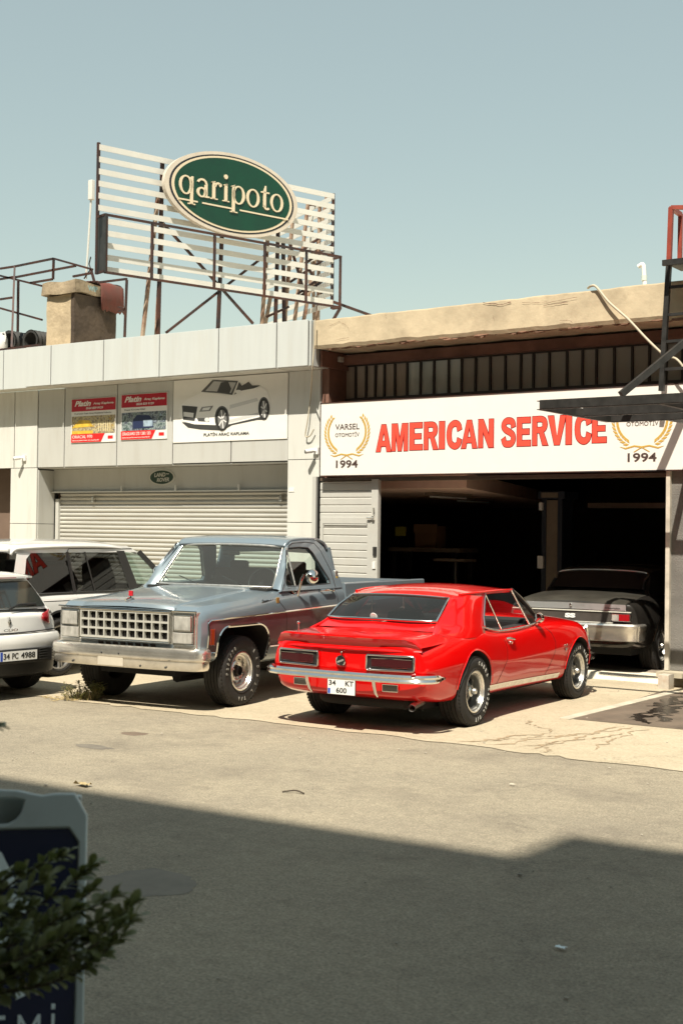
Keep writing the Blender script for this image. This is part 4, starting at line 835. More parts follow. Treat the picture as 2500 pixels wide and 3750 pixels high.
for k, (x, y) in enumerate(((-11.3, 19.2), (-12.3, 21.8))):
    t = thing('tube_light', ['unlit tube light nearest the bay mouth on the garage ceiling', 'unlit tube light farther back on the garage ceiling'][k], 'light', (x, y, 2.56), group='unlit ceiling lights in the garage')
    MB().box(x - .1, x + .1, y - .6, y + .6, 2.51, 2.558).build('housing', M['lifts'], t, True); MB().tube([(x, y - .58, 2.49), (x, y + .58, 2.49)], .015).build('tube', M['plate'], t, True)
# ------------------------------------------------------------------ building across the street, behind the camera
op = thing('apartment_building', 'tall beige block across the street that shades the foreground', 'building', (0, -9, 0))
M['opp'] = mat('beige_render', (.14, .125, .10), .85, var=.1)
def oy(x): return -5.98 + .044 * (x - .8)
pb = MB(); pb.prism([(-45, oy(-45)), (.97, oy(.97)), (.97, -20), (-45, -20)], 'xy', 0, 20.0); pb.prism([(.971, oy(.97)), (45, oy(45)), (45, -20), (.971, -20)], 'xy', 0, 21.08)
pb.build('wall', M['opp'], op, True)
wm = MB(); M['owin'] = glass('window_glass', (.05, .06, .07), 1.4)
for fl_ in range(6):
    for k in range(22):
        x = -42 + k * 3.9; z = 1.2 + fl_ * 3.2
        if abs(x + .9) < .4: continue
        wm.add([(x, oy(x) + .03, z), (x + 1.9, oy(x + 1.9) + .03, z), (x + 1.9, oy(x + 1.9) + .03, z + 1.7), (x, oy(x) + .03, z + 1.7)], [(0, 1, 2, 3)])
wm.build('window', M['owin'], op, True, recalc=False)
# ------------------------------------------------------------------ car building tools
def section(K, y):
    g = lambda k: pchip(K[k], y); B, W, Mz, T, TW, Cz = g('B'), g('W'), g('M'), g('T'), g('TW'), g('C')
    p = K.get('boxy', 0); ti = K.get('tuck', .94)
    P = [(0, B), (W * .80, B), (W * ti, B + .03), (W * (ti + 1) / 2 + .004, B + (Mz - B) * .42), (W, Mz - .02), (W, Mz + .03), (W * .55 + TW * .45 + .01 + .02 * p, Mz + (T - Mz) * .72)]
    P += [(TW, T)] * (2 if p else 1)
    P += [(TW * .90, T + (Cz - T) * .30), (TW * .55, T + (Cz - T) * .80), (0, Cz)]
    return chaikin(P, 3)
def surfx(K, y, z):
    s = section(K, y); best = None
    for a, b_ in zip(s, s[1:]):
        if min(a[1], b_[1]) <= z <= max(a[1], b_[1]) and abs(b_[1] - a[1]) > 1e-9:
            x = a[0] + (b_[0] - a[0]) * (z - a[1]) / (b_[1] - a[1])
            best = x if best is None else max(best, x)
    return best if best is not None else pchip(K['W'], y) * .95
def carbody(name, K, y0, y1, n, mats, parent, cuts=(), deform=None, matfn=None, xin=.55, inset=.03, smooth=38):
    mb = MB(); ys = [y0 + (y1 - y0) * i / n for i in range(n + 1)]; rings = []
    def ring_(y, k=0, yy=None, sc=1.0):
        s = section(K, y); zc = (pchip(K['B'], y) + pchip(K['T'], y)) / 2
        s = [(max(0, x - k * (x > .02)), z + (k if z < zc else -k) * .8) for x, z in s]
        s = [(x * sc, zc + (z - zc) * sc) for x, z in s]
        P = [(x, yy if yy is not None else y, z) for x, z in s]; P += [(-x, b_, z) for x, b_, z in P[-2:0:-1]]
        return [deform(*p) for p in P] if deform else P
    ya, yb_ = y0 - inset * .6, y1 + inset * .6
    rings = [ring_(y0, inset, ya, c) for c in (.03, .25, .5, .75, .92)] + [ring_(y0, inset, ya)] + [ring_(y) for y in ys] + [ring_(y1, inset, yb_)] + [ring_(y1, inset, yb_, c) for c in (.92, .75, .5, .25, .03)]
    m = len(rings[0]); mb.grid(rings, 0, True)
    mb.add(rings[0], [tuple(range(m))]); mb.add(rings[-1], [tuple(range(m))])
    o = mb.build(name, mats, parent, smooth=smooth)
    if cuts:
        cb = MB()
        for c in cuts:
            for s in (1, -1): cb.prism(c, 'yz', s * xin, s * 1.3)
        co = cb.build('cut', M['under'], parent)
        bpy.context.view_layer.update()
        boolean(o, co); me = o.data; fix(me)
        me.materials.clear()
        for mt in mats: me.materials.append(mt)
        for p in me.polygons:
            c = p.center; ins = False
            for cc in cuts:
                for a, b_ in zip(cc, list(cc[1:]) + [cc[0]]):
                    a_, b2 = Vector(a), Vector(b_); d = b2 - a_; t = max(0, min(1, (Vector((c.y, c.z)) - a_).dot(d) / d.length_squared))
                    if (a_ + d * t - Vector((c.y, c.z))).length < .003 and abs(p.normal.x) < .5: ins = True
                cy = [q[0] for q in cc]; cz = [q[1] for q in cc]
                if abs(abs(c.x) - xin) < .003 and min(cy) <= c.y <= max(cy): ins = True
            p.material_index = len(mats) - 1 if ins else 0
        finish(me, smooth)
    else: me = o.data
    if matfn:
        for p in me.polygons:
            k = matfn(p.center, p.normal)
            if k is not None and p.material_index == 0: p.material_index = k
    return o
def arch(yc, zc, r, n=22, flat=1.0, drop=-.3):
    P = [(yc + r * math.cos(math.pi * i / n), zc + r * flat * math.sin(math.pi * i / n)) for i in range(n + 1)]
    return P + [(yc - r * 1.0, zc + drop), (yc + r * 1.0, zc + drop)]
def ribbon(K, pts, w, name, mt, parent, sides=(1,), off=.003, closed=False, depth=0):
    pts = [Vector(p) for p in pts]; fine = []
    for a, b_ in zip(pts, pts[1:]):
        n = max(1, int((b_ - a).length / .05)); fine += [a + (b_ - a) * i / n for i in range(n)]
    fine.append(pts[-1])
    for s in sides:
        A, B_ = [], []
        for i, p in enumerate(fine):
            d = (fine[min(i + 1, len(fine) - 1)] - fine[max(i - 1, 0)]).normalized(); q = Vector((-d.y, d.x)) * w / 2
            for L_, k in ((A, 1), (B_, -1)):
                v = p + q * k; L_.append((s * (surfx(K, v.x, v.y) + off), v.x, v.y))
        o = MB().grid([A, [((a[0] + b_[0]) / 2 + s * depth, (a[1] + b_[1]) / 2, (a[2] + b_[2]) / 2) for a, b_ in zip(A, B_)], B_]).build(name, mt, parent, recalc=False, smooth=60)
    return o
def sweep(path, prof, closed_prof=True):
    """profile (out, up) carried along a plan path of (x, y, z)"""
    mb = MB(); P = [Vector(p) for p in path]; rows = []
    for i, p in enumerate(P):
        d = (P[min(i + 1, len(P) - 1)] - P[max(i - 1, 0)]); d.z = 0; d.normalize(); o = Vector((d.y, -d.x, 0))
        k = prof(i / (len(P) - 1)) if callable(prof) else prof
        rows.append([p + o * a + Vector((0, 0, b_)) for a, b_ in k])
    mb.grid(rows, 0, closed_prof)
    if closed_prof: mb.add(rows[0], [tuple(range(len(rows[0])))]); mb.add(rows[-1], [tuple(range(len(rows[0])))])
    return mb
def make_wheel(parent, R_, w, rr, style, letters=None, lm=None):
    """wheel with its outer face towards +x, origin at the outer face centre"""
    rim = MB()
    if style in ('rally', 'slot'):
        lip = [(rr + .004, -.012), (rr + .006, .0), (rr - .006, .002), (rr - .012, -.012), (rr - .026, -.016), (rr - .032, -.034), (rr - .046, -.040), (rr - .052, -.066), (rr - .062, -.085 if style == 'slot' else -.10)]
        rim.lathe(lip[:6], n=48); rim.lathe(lip[5:], n=48, m=2)
        if style == 'rally':
            rim.lathe([(rr - .062, -.10), (rr * .45, -.115), (.001, -.115)], n=40, m=1)
            for k in range(5):
                t = 2 * math.pi * k / 5 + .3; u = Vector((0, math.cos(t), math.sin(t))); v = Vector((0, -u.z, u.y))
                rows = []
                for r_, hw, a in ((.045, .030, -.055), (.09, .024, -.072), (rr * .68, .03, -.088), (rr - .056, .045, -.086)):
                    rows.append([u * r_ + v * hw * -1 + Vector((a - .03, 0, 0)), u * r_ + v * hw * -.75 + Vector((a, 0, 0)), u * r_ + Vector((a + .008, 0, 0)), u * r_ + v * hw * .75 + Vector((a, 0, 0)), u * r_ + v * hw + Vector((a - .03, 0, 0))])
                rim.grid(rows, m=2)
            rim.lathe([(.062, -.07), (.055, -.045), (.034, -.035), (.032, -.012), (.026, .008), (.001, .018)], n=24)
        else:
            rim.lathe([(rr - .062, -.085), (rr * .62, -.070), (rr * .50, -.050), (rr * .40, -.052), (.055, -.075), (.055, -.07)], n=48, m=0)
            for k in range(8):
                t = 2 * math.pi * k / 8; u = Vector((0, math.cos(t), math.sin(t))); v = Vector((0, -u.z, u.y)); c = u * rr * .60 + Vector((-.062, 0, 0))
                rim.add([c + v * .02 * a + u * .011 * b_ for a, b_ in ((-1, -.6), (-.5, -1), (.5, -1), (1, -.6), (1, .6), (.5, 1), (-.5, 1), (-1, .6))], [tuple(range(8))], 1)
            rim.lathe([(.058, -.075), (.056, -.03), (.046, -.022), (.040, -.05), (.001, -.055)], n=24, m=1)
            for k in range(6):
                t = 2 * math.pi * k / 6; rim.ball((-.048, .085 * math.cos(t), .085 * math.sin(t)), .009, n=6)
    else:
        n = int(style[5:]); rim.lathe([(rr + .004, -.012), (rr + .006, 0), (rr - .012, -.002), (rr - .02, -.03), (rr - .024, -.12)], n=48)
        rim.lathe([(rr - .02, -.13), (.001, -.13)], n=32, m=1)
        for k in range(n):
            t = 2 * math.pi * k / n; u = Vector((0, math.cos(t), math.sin(t))); v = Vector((0, -u.z, u.y))
            for s in (-1, 1):
                rim.beam(u * .03 + v * .012 * s + Vector((-.03, 0, 0)), u * (rr - .015) + v * .028 * s + Vector((-.016, 0, 0)), .022, .022, up=(1, 0, 0), m=2)
        rim.lathe([(.055, -.04), (.05, -.012), (.001, -.008)], n=20, m=2)
    ms = {'rally': [M['dullchrome'], M['black'], M['wheelgrey']], 'slot': [M['dullchrome'], M['black'], M['dullchrome']]}.get(style, [M['alloy'], M['black'], M['alloy']])
    o = rim.build('wheel', ms, parent, smooth=35, recalc=False)
    ty = MB(); pf = [(rr, -.02), (rr + .012, -.002), (rr + .03, .006), ((rr + R_) / 2, .012), (R_ - .035, .008), (R_ - .018, -.004), (R_ - .004, -.022)]
    k = 5
    for i in range(k):
        a0 = -.024 - (w - .048) * i / k; a1 = -.024 - (w - .048) * (i + 1) / k
        pf += [(R_, a0 - .002), (R_, a1 + .006)]
        if i < k - 1: pf += [(R_ - .010, a1 + .004), (R_ - .010, a1 - .002)]
    pf += [(R_ - .02, -w + .004), ((rr + R_) / 2, -w - .01), (rr, -w + .02), (rr - .02, -w + .03), (rr - .02, -.03)]
    ty.lathe(pf, n=56, closed=True)
    for j in range(56):   # shoulder blocks
        t = 2 * math.pi * j / 56
        u = Vector((0, math.cos(t), math.sin(t))); v = Vector((0, -u.z, u.y)); c = u * (R_ - .009) + Vector((-.013, 0, 0))
        ty.beam(c - v * .011, c + v * .011, .018, .012, up=tuple(u))
    for rk in (rr + .02, R_ - .05): ty.lathe([(rk, .006), (rk + .003, .0115), (rk + .006, .006)], n=48)
    t_ = ty.build('tyre', M['rubber'], o, smooth=35, recalc=False)
    if letters:
        for word, a0, span in letters:
            for i, c in enumerate(word):
                if c == ' ': continue
                t = R(a0 - span * i / max(1, len(word) - 1)); u = Vector((0, math.cos(t), math.sin(t))); v = Vector((0, u.z, -u.y))
                text('lettering', c, lm or M['wletter'], o, u * ((rr + R_) / 2 - .018) + v * -.012 + Vector((.0125, 0, 0)), v, u, .024, .040, .003, .02, world=False)
    return o
def place_wheels(parent, spots, R_, w, rr, style, letters=None, lm=None):
    first = None
    for x, y in spots:
        L_ = Matrix
        if first is None: o = make_wheel(parent, R_, w, rr, style, letters, lm); first = o
        else:
            o = first.copy(); C.objects.link(o); o.parent = parent
            for ch in list(first.children): c = ch.copy(); C.objects.link(c); c.parent = o
        o.location = (x, y, R_); o.rotation_euler = (R(20 * (y + x)), 0, 0 if x > 0 else math.pi)
    return first
M['wheelgrey'] = mat('grey_wheel_paint', (.16, .16, .155), .35, .6)
M['alloy'] = mat('silver_alloy', (.42, .41, .39), .3, .7)
M['lamp_red'] = mat('red_lens', (.30, .008, .012), .15, coat=1); M['lamp_dark'] = mat('dark_red_lens', (.045, .006, .008), .2, coat=.6); M['lamp_clear'] = mat('clear_lens', (.62, .60, .55), .12, .3, coat=1, col2=(.36, .35, .32), vs=9, bump=.003, bs=70, stretch=(2.2, 1, 1)); M['amber'] = mat('amber_lens', (.36, .05, .01), .25)
M['gap'] = mat('panel_gap', (.008, .004, .004), .8)
M['seatm'] = mat('black_seat_vinyl', (.025, .024, .023), .5)
def quadstrip(name, rows, mt, parent, **k): return MB().grid(rows).build(name, mt, parent, recalc=False, **k)
def plate(parent, O, ux, uy, w, h, lines, name='number_plate'):
    O, ux, uy = Vector(O), Vector(ux).normalized(), Vector(uy).normalized(); n = ux.cross(uy)
    P = lambda a, b_, c: O + ux * a + uy * b_ + n * c
    def bx(a0, a1, b0, b1, c0, c1): mb = MB(); mb.add([P(a, b_, c) for c in (c0, c1) for b_ in (b0, b1) for a in (a0, a1)], [(0, 2, 3, 1), (4, 5, 7, 6), (0, 1, 5, 4), (2, 6, 7, 3), (0, 4, 6, 2), (1, 3, 7, 5)]); return mb
    o = bx(0, w, 0, h, 0, .006).build(name, M['plate'], parent)
    bx(-.006, w + .006, -.006, h + .006, -.004, .003).build('plate_holder', M['black'], o)
    if h > .11: bx(.004, .03, .004, h * .38, .006, .0075).build('blue_band', M['blue'], o)
    else: bx(.003, .034, .003, h - .003, .006, .0075).build('blue_band', M['blue'], o)
    for s, a, b_, w_, h_ in lines: text('lettering', s, M['pblack'], o, P(a, b_, .0065), ux, uy, w_, h_, .002, .015, world=False)
    return o
# ------------------------------------------------------------------ red coupe
cm = thing('coupe', 'glossy red two-door muscle coupe with a rear spoiler, parked nose to the garage', 'car', (-7.31, 11.37, 0), .060)
K = {'B': [(-1, .36), (-.75, .30), (-.4, .27), (.4, .25), (2.7, .24), (3.3, .27), (3.62, .40)],
     'W': [(-1, .835), (-.8, .872), (-.4, .898), (0, .905), (.4, .892), (.9, .868), (1.5, .868), (2.1, .882), (2.75, .90), (3.1, .885), (3.4, .83), (3.62, .74)],
     'M': [(-1, .60), (0, .64), (.9, .58), (1.8, .60), (2.75, .66), (3.62, .62)],
     'T': [(-1, .80), (-.7, .84), (-.35, .89), (0, .925), (.35, .93), (.75, .885), (1.1, .875), (1.7, .90), (2.2, .905), (2.8, .885), (3.2, .835), (3.45, .77), (3.62, .70)],
     'TW': [(-1, .745), (-.5, .76), (0, .775), (.4, .785), (.8, .80), (1.7, .80), (2.8, .80), (3.3, .74), (3.62, .62)],
     'C': [(-1, .875), (-.6, .935), (-.35, .975), (0, .93), (1.8, .93), (2.1, .985), (2.9, .95), (3.3, .89), (3.62, .76)]}
def cdef(x, y, z):
    if y < -.5: y += (-.5 - y) * (.28 * max(0, (.60 - z)) / .3 * .6 + .16 * (abs(x) / .86) ** 4)
    if y > 3.0: y -= (y - 3.0) * .5 * (abs(x) / .86) ** 3; y += (y - 3.0) * .15 * (z - .6)
    return x, y, z
ca = [arch(.07, .36, .385, flat=1.0), arch(2.775, .34, .375, flat=1.0)]
carbody('body', K, -.96, 3.55, 110, [M['red'], M['dkint'], M['under']], cm, ca, cdef, lambda c, n: 1 if (-.1 < c.y < 1.95 and abs(c.x) < .70 and n.z > .6 and c.z > .88) else None)
def roofrows(st):
    rows = []
    for y, ew, ze, zc in st:
        rows.append([(s * ew, y + .0, zc - (zc - ze) * abs(s) ** 2.4) for s in (-1, -.86, -.6, -.3, 0, .3, .6, .86, 1)])
    return rows
rf = MB().grid(patch(roofrows([(.105, .575, 1.20, 1.222), (.25, .61, 1.222, 1.26), (.45, .64, 1.238, 1.292), (.75, .655, 1.246, 1.312), (1.1, .655, 1.25, 1.308), (1.45, .63, 1.248, 1.278)]), 4, 5))
rf.build('roof', M['red'], cm, smooth=60, recalc=False, solid=.025, soff=1 if False else -1)
for s in (1, -1):
    P = [[(.575, .10, 1.20), (.632, .38, 1.232), (.655, .74, 1.246)], [(.60, -.02, 1.14), (.685, .28, 1.15), (.70, .63, 1.13)], [(.615, -.15, 1.075), (.74, .18, 1.06), (.745, .52, 1.03)], [(.63, -.30, 1.005), (.795, .05, .955), (.79, .44, .945)], [(.70, -.5, .925), (.835, -.06, .86), (.83, .42, .85)]]
    MB().grid(patch([[(s * x, y, z) for x, y, z in r] for r in P], 6, 6)).build('sail_panel', M['red'], cm, smooth=60, solid=.02, soff=1 if s > 0 else -1, recalc=False)
    MB().tube([(s * .655, .74, 1.25), (s * .70, .63, 1.13), (s * .745, .52, 1.03), (s * .79, .45, .955)], .012).build('window_trim', M['chrome'], cm, smooth=60)
    MB().tube(crom([(s * .60, .25, 1.232), (s * .652, .5, 1.244), (s * .668, .75, 1.25), (s * .668, 1.1, 1.253), (s * .652, 1.4, 1.25)], 4), .013).build('drip_rail', M['red'], cm, smooth=60)
    MB().tube(crom([(s * .648, 1.40, 1.25), (s * .69, 1.62, 1.13), (s * .742, 1.92, .96)], 4), .024).build('pillar', M['gap'], cm, smooth=60)
    MB().tube(crom([(s * .665, 1.42, 1.245), (s * .705, 1.62, 1.14), (s * .758, 1.93, .95)], 4), .010).build('pillar_trim', M['chrome'], cm, smooth=60)
    MB().tube([(s * .678, .70, 1.22), (s * .775, .90, .89)], .009).build('quarter_window_post', M['chrome'], cm, smooth=60)
    MB().tube([(s * .662, 1.37, 1.245), (s * .775, 1.62, .90)], .011).build('vent_window_post', M['dullchrome'], cm, smooth=60)
    MB().add([(s * .668, 1.40, 1.235), (s * .762, 1.62, .91), (s * .75, 1.88, .94)], [(0, 1, 2)]).build('vent_window', M['tint'], cm, recalc=False)
    MB().tube(crom([(s * .785, .45, .945), (s * .80, .72, .90), (s * .80, .9, .89), (s * .80, 1.3, .895), (s * .79, 1.65, .915), (s * .765, 1.85, .935)], 4), .010).build('belt_trim', M['dullchrome'], cm, smooth=60)
BGT = [(-.565, .10, 1.198), (-.3, .055, 1.212), (0, .035, 1.217), (.3, .055, 1.212), (.565, .10, 1.198)]
BGM = [(-.60, -.09, 1.115), (-.32, -.16, 1.13), (0, -.185, 1.135), (.32, -.16, 1.13), (.60, -.09, 1.115)]
BGB = [(-.62, -.27, 1.02), (-.35, -.36, 1.022), (0, -.39, 1.025), (.35, -.36, 1.022), (.62, -.27, 1.02)]
M['backglass'] = glass('rear_window_glass', (.20, .19, .19), .75, 0, .02)
MB().grid(patch([BGT, BGM, BGB], 5, 5)).build('rear_window', M['backglass'], cm, smooth=60, recalc=False)
loop = crom(BGT, 5) + [Vector(p) for p in ((.60, -.09, 1.115),)] + crom(BGB[::-1], 5) + [Vector(p) for p in ((-.60, -.09, 1.115),)]
MB().tube([p + Vector((0, -.004, .004)) for p in loop], .011, closed=True).build('rear_window_trim', M['chrome'], cm, smooth=60)
quadstrip('cowl_panel', patch([[(-.62, -.26, 1.012), (0, -.385, 1.015), (.62, -.26, 1.012)], [(-.70, -.40, .94), (0, -.50, .955), (.70, -.40, .94)]], 6, 3), M['red'], cm, smooth=60)
WST = [(-.63, 1.43, 1.25), (-.3, 1.5, 1.268), (0, 1.52, 1.272), (.3, 1.5, 1.268), (.63, 1.43, 1.25)]; WSB = [(-.735, 1.92, .965), (-.35, 2.07, .98), (0, 2.10, .985), (.35, 2.07, .98), (.735, 1.92, .965)]
MB().grid(patch([WST, WSB], 5, 5)).build('windscreen', M['glass'], cm, smooth=60, recalc=False)
for ch in cm.children:
    if ch.type == 'MESH' and ch.name.split('.')[0] in ('roof', 'sail_panel', 'window_trim', 'drip_rail', 'pillar', 'pillar_trim', 'quarter_window_post', 'vent_window_post', 'vent_window', 'rear_window', 'rear_window_trim', 'windscreen'):
        for v in ch.data.vertices:
            if v.co.z > .99: v.co.z += .042 * min(1, (v.co.z - .99) / .20)
# inside
MB().box(-.62, .62, -.2, .4, .93, .955).build('parcel_shelf', M['dkint'], cm)
def seat(parent, x, y, z, w=.5, h=.55, mt=None):
    mb = MB(); mb.grid(patch([[(x - w / 2, y, z), (x - w / 2, y - .06, z + h * .5), (x - w * .38, y - .14, z + h)], [(x, y + .02, z), (x, y - .03, z + h * .5), (x, y - .12, z + h * 1.02)], [(x + w / 2, y, z), (x + w / 2, y - .06, z + h * .5), (x + w * .38, y - .14, z + h)]], 5, 5))
    mb.box(x - w / 2, x + w / 2, y, y + .5, z - .1, z + .08)
    return mb.build('seat', mt or M['seatm'], parent, smooth=50, solid=.1, recalc=False)
seat(cm, -.34, 1.0, .62, .5, .44); seat(cm, .34, 1.0, .62, .5, .44)
MB().tube([(-.36 + .17 * math.cos(t), 1.55 - .05 * math.sin(t), .93 + .15 * math.sin(t)) for t in [2 * math.pi * i / 20 for i in range(20)]], .012, closed=True).build('steering_wheel', M['black'], cm, smooth=60)
MB().box(-.68, .68, 1.72, 1.95, .88, .965).build('dashboard', M['dkint'], cm, bevel=.02)
MB().box(-.04, .12, 1.56, 1.58, 1.14, 1.19).build('rear_view_mirror', M['dullchrome'], cm, bevel=.01)
# spoiler lofted across the tail
rows = []
for i in range(25):
    x = -.80 + 1.60 * i / 24; e = min(1, (0.80 - abs(x)) / .13); e = max(0, e); e = 1 - (1 - e) ** 2
    yb = .10 * (abs(x) / .8) ** 3
    rows.append([(x, -.48 + yb, .850 + .085 * e), (x, -.78 + yb * .8, .832 + .085 * e), (x, -.97 + yb, .828 + .092 * e), (x, -1.005 - .035 * e + yb, .826 + .092 * e), (x, -1.010 - .036 * e + yb, .820 + .083 * e), (x, -1.004 - .006 * e + yb, .812 + .06 * e), (x, -1.0 + .012 * e + yb, .805 + .035 * e), (x, -.998 + .012 * e + yb, .797 + .018 * e), (x, -1.004 + yb, .795), (x, -1.008 + yb, .785), (x, -.985 + yb, .772), (x, -.965 + yb, .765)])
MB().grid(rows).build('spoiler', M['red'], cm, smooth=42, recalc=True)
# tail
TY = -.984
def tb(x, z, d=0): return (x, TY + d + .10 * (abs(x) / .86) ** 4, z)
for s in (-1, 1):
    a0, a1 = (.27, .745); z0, z1 = .605, .745
    lp = [(a0, z0 + .01), (a0 + .01, z0), (a1 - .01, z0 + .005), (a1, z0 + .015), (a1, z1 - .01), (a1 - .01, z1), (a0 + .01, z1), (a0, z1 - .01)]
    MB().tube([tb(s * (x if 1 else 0), z, -.022) for x, z in lp], .0105, closed=True).build('lamp_bezel', M['chrome'], cm, smooth=60)
    MB().grid([[tb(s * x, z, -.012) for x in (a0, (a0 + a1) / 2, a1)] for z in (z0, z1)]).build('lamp_housing', M['gap'], cm, recalc=False)
    b_ = MB().grid([[tb(s * x, z, -.018) for x in (a0 + .05, .5, a1 - .02)] for z in (z0 + .035, z1 - .035)]).build('tail_lamp', M['lamp_dark'], cm, recalc=False)
    MB().tube([tb(s * x, z, -.022) for x, z in ((a0 + .05, z0 + .03), (a1 - .02, z0 + .03), (a1 - .02, z1 - .03), (a0 + .05, z1 - .03))], .003, closed=True).build('lamp_trim', M['chrome'], b_)
    MB().tube([tb(s * x, z, -.012 + .03) for x, z in ((.42, .41), (.575, .41), (.575, .475), (.42, .475))], .007, closed=True).build('reversing_lamp_trim', M['chrome'], cm)
    MB().grid([[tb(s * x, z, .02) for x in (.42, .575)] for z in (.41, .475)]).build('reversing_lamp', mat('smoked_lens', (.12, .11, .10), .2, coat=1), cm, recalc=False)
    MB().tube([(s * .37, TY - .06, .52), (s * .37, TY - .045, .46), (s * .365, TY - .01, .39), (s * .365, TY + .03, .355)], [.02, .018, .015, .01], 8).build('bumper_guard', M['chrome'], cm, smooth=60)
    MB().ball((s * .30, -.99, .61), .018).build('lamp_screw', M['chrome'], cm, smooth=60) if s > 0 else None
    MB().tube([(s * .79, TY - .02, .585), (s * .76, TY - .045, .585)], .012).build('side_reflector', M['lamp_red'], cm)
mb = MB(); mb.lathe([(.052, 0), (.054, -.012), (.044, -.016), (.042, -.008)], (-.015, TY - .008, .668), 28, 'y')
eb = mb.build('fuel_cap', M['chrome'], cm, smooth=50); MB().lathe([(.043, -.009), (.001, -.011)], (-.015, TY - .008, .668), 28, 'y').build('cap_face', M['black'], eb)
MB().beam((-.05, TY - .022, .655), (.02, TY - .022, .681), .004, .018, up=(0, 0, 1)).build('cap_bar', M['dullchrome'], eb)
MB().ball((-.01, TY - .012, .752), .011).box(-.016, -.004, TY - .02, TY - .01, .73, .75).build('boot_lock', M['chrome'], cm, smooth=50)
bp_ = [(-.915, -.70), (-.91, -.80), (-.885, -.90), (-.80, -.975), (-.6, -1.03), (-.3, -1.055), (0, -1.06), (.3, -1.055), (.6, -1.03), (.80, -.975), (.885, -.90), (.91, -.80), (.915, -.70)]
bpth = crom([(x, y, .545) for x, y in bp_], 4)
def bprof(t):
    k = min(1, .35 + 6 * min(t, 1 - t)); 
    return [(.0, -.035 * k), (.025, -.042 * k), (.038, -.025 * k), (.026, -.004), (.038, .015 * k), (.022, .034 * k), (-.01, .036 * k), (-.02, 0)]
sweep(bpth, bprof).build('rear_bumper', M['chrome'], cm, smooth=40)
plate(cm, (-.105, TY - .095, .362), (1, 0, 0), (0, 0, 1), .30, .142, [('34', .015, .082, .075, .048), ('KT', .195, .082, .09, .048), ('600', .095, .014, .115, .050)])
MB().tube(crom([(-.62, -.2, .24), (-.4, -.62, .27), (0, -.66, .27), (.5, -.64, .27)], 4), .06, 12).build('silencer', M['under'], cm, smooth=60)
MB().tube([(.60, -.5, .28), (.66, -.80, .27), (.70, -.90, .265)], .032, 12, cap=False).build('exhaust_tip', M['dullchrome'], cm, smooth=60)
MB().box(-.6, .6, -.5, 3.2, .2, .34).box(-.7, .7, -.02, .08, .30, .36).box(-.66, .66, 2.7, 2.8, .25, .34).build('chassis', M['under'], cm)
# flank detail
K2 = K
ribbon(K2, [(.40, .34), (2.27, .315)], .050, 'rocker_trim', M['dullchrome'], cm, (1, -1), .006); ribbon(K2, [(.40, .362), (2.27, .338)], .012, 'rocker_trim_edge', M['chrome'], cm, (1, -1), .008)
ribbon(K2, [(.80, .875), (.82, .8), (.86, .7), (.84, .6), (.70, .45), (.62, .37)], .007, 'door_gap', M['gap'], cm, (1, -1), .0015)
ribbon(K2, [(1.86, .90), (2.03, .8), (2.10, .7), (2.07, .58), (1.95, .43), (1.88, .36)], .007, 'door_gap', M['gap'], cm, (1, -1), .0015)
for s in (1, -1):
    x = surfx(K2, .93, .80); MB().tube([(s * (x + .005), .86, .812), (s * (x + .035), .90, .815), (s * (x + .035), 1.0, .80), (s * (x + .005), 1.04, .79)], .011, 8).tube([(s * (x + .0), .95, .77), (s * (x + .03), .955, .762)], .014, 10).build('door_handle', M['chrome'], cm, smooth=60)
    x = surfx(K2, 1.72, .88)
    MB().tube([(s * (x - .02), 1.74, .90), (s * (x + .03), 1.72, .96)], .012).lathe([(.001, -.035), (.045, -.03), (.058, .0), (.055, .02), (.001, .018)], (s * (x + .035), 1.70, .985), 20, 'y').build('door_mirror', M['chrome'], cm, smooth=50)
    pts = [(2.775 + .385 * math.cos(t), .34 + .385 * math.sin(t)) for t in [R(5 + 170 * i / 24) for i in range(25)]]; ribbon(K2, pts, .014, 'arch_trim', M['red'], cm, (s,), .010, depth=.006)
    pts = [(.07 + .395 * math.cos(t), .36 + .395 * math.sin(t)) for t in [R(5 + 170 * i / 24) for i in range(25)]]; ribbon(K2, pts, .014, 'arch_trim', M['red'], cm, (s,), .010, depth=.006)
    x = surfx(K2, 2.36, .645); text('fender_badge', '327', M['chrome'], cm, (s * (x + .004), 2.29 if s > 0 else 2.41, .64), (0, s, 0), (0, 0, 1), .12, .022, .004, .03, world=False)
    MB().add([(s * (x + .005), 2.33, .615), (s * (x + .005), 2.40, .615), (s * (x + .006), 2.365, .575)], [(0, 1, 2)]).build('fender_emblem', M['dullchrome'], cm, recalc=False)
    MB().tube(crom([(s * .74, 3.36, .80), (s * .70, 3.50, .72), (s * .70, 3.53, .62), (s * .73, 3.50, .52)], 4), .022).build('headlamp_surround', M['chrome'], cm, smooth=60)
MB().box(-.66, .66, 3.50, 3.575, .52, .70).build('grille', M['black'], cm, bevel=.02)
sweep(crom([(.86, 3.15, .46), (.82, 3.35, .46), (.6, 3.55, .46), (0, 3.66, .46), (-.6, 3.55, .46), (-.82, 3.35, .46), (-.86, 3.15, .46)], 4), [(.0, -.04), (.03, -.03), (.035, 0), (.03, .03), (0, .04), (-.015, 0)]).build('front_bumper', M['chrome'], cm, smooth=40)
MB().tube([(-.70, -.70, .90), (-.70, -.70, .975)], .009).ball((-.70, -.70, .985), .016).build('boot_ornament', M['chrome'], cm, smooth=60)
MB().lathe([(.001, 0), (.04, 0), (.042, .004), (.036, .004)], (0, 0, 0), 16, 'y').build('window_sticker', M['plate'], cm, loc=(-.03, -.365, 1.055), rot=(R(25), 0, 0))
LT = [('COBRA', 60, 48), ('RADIAL G/T', -20, 90)]
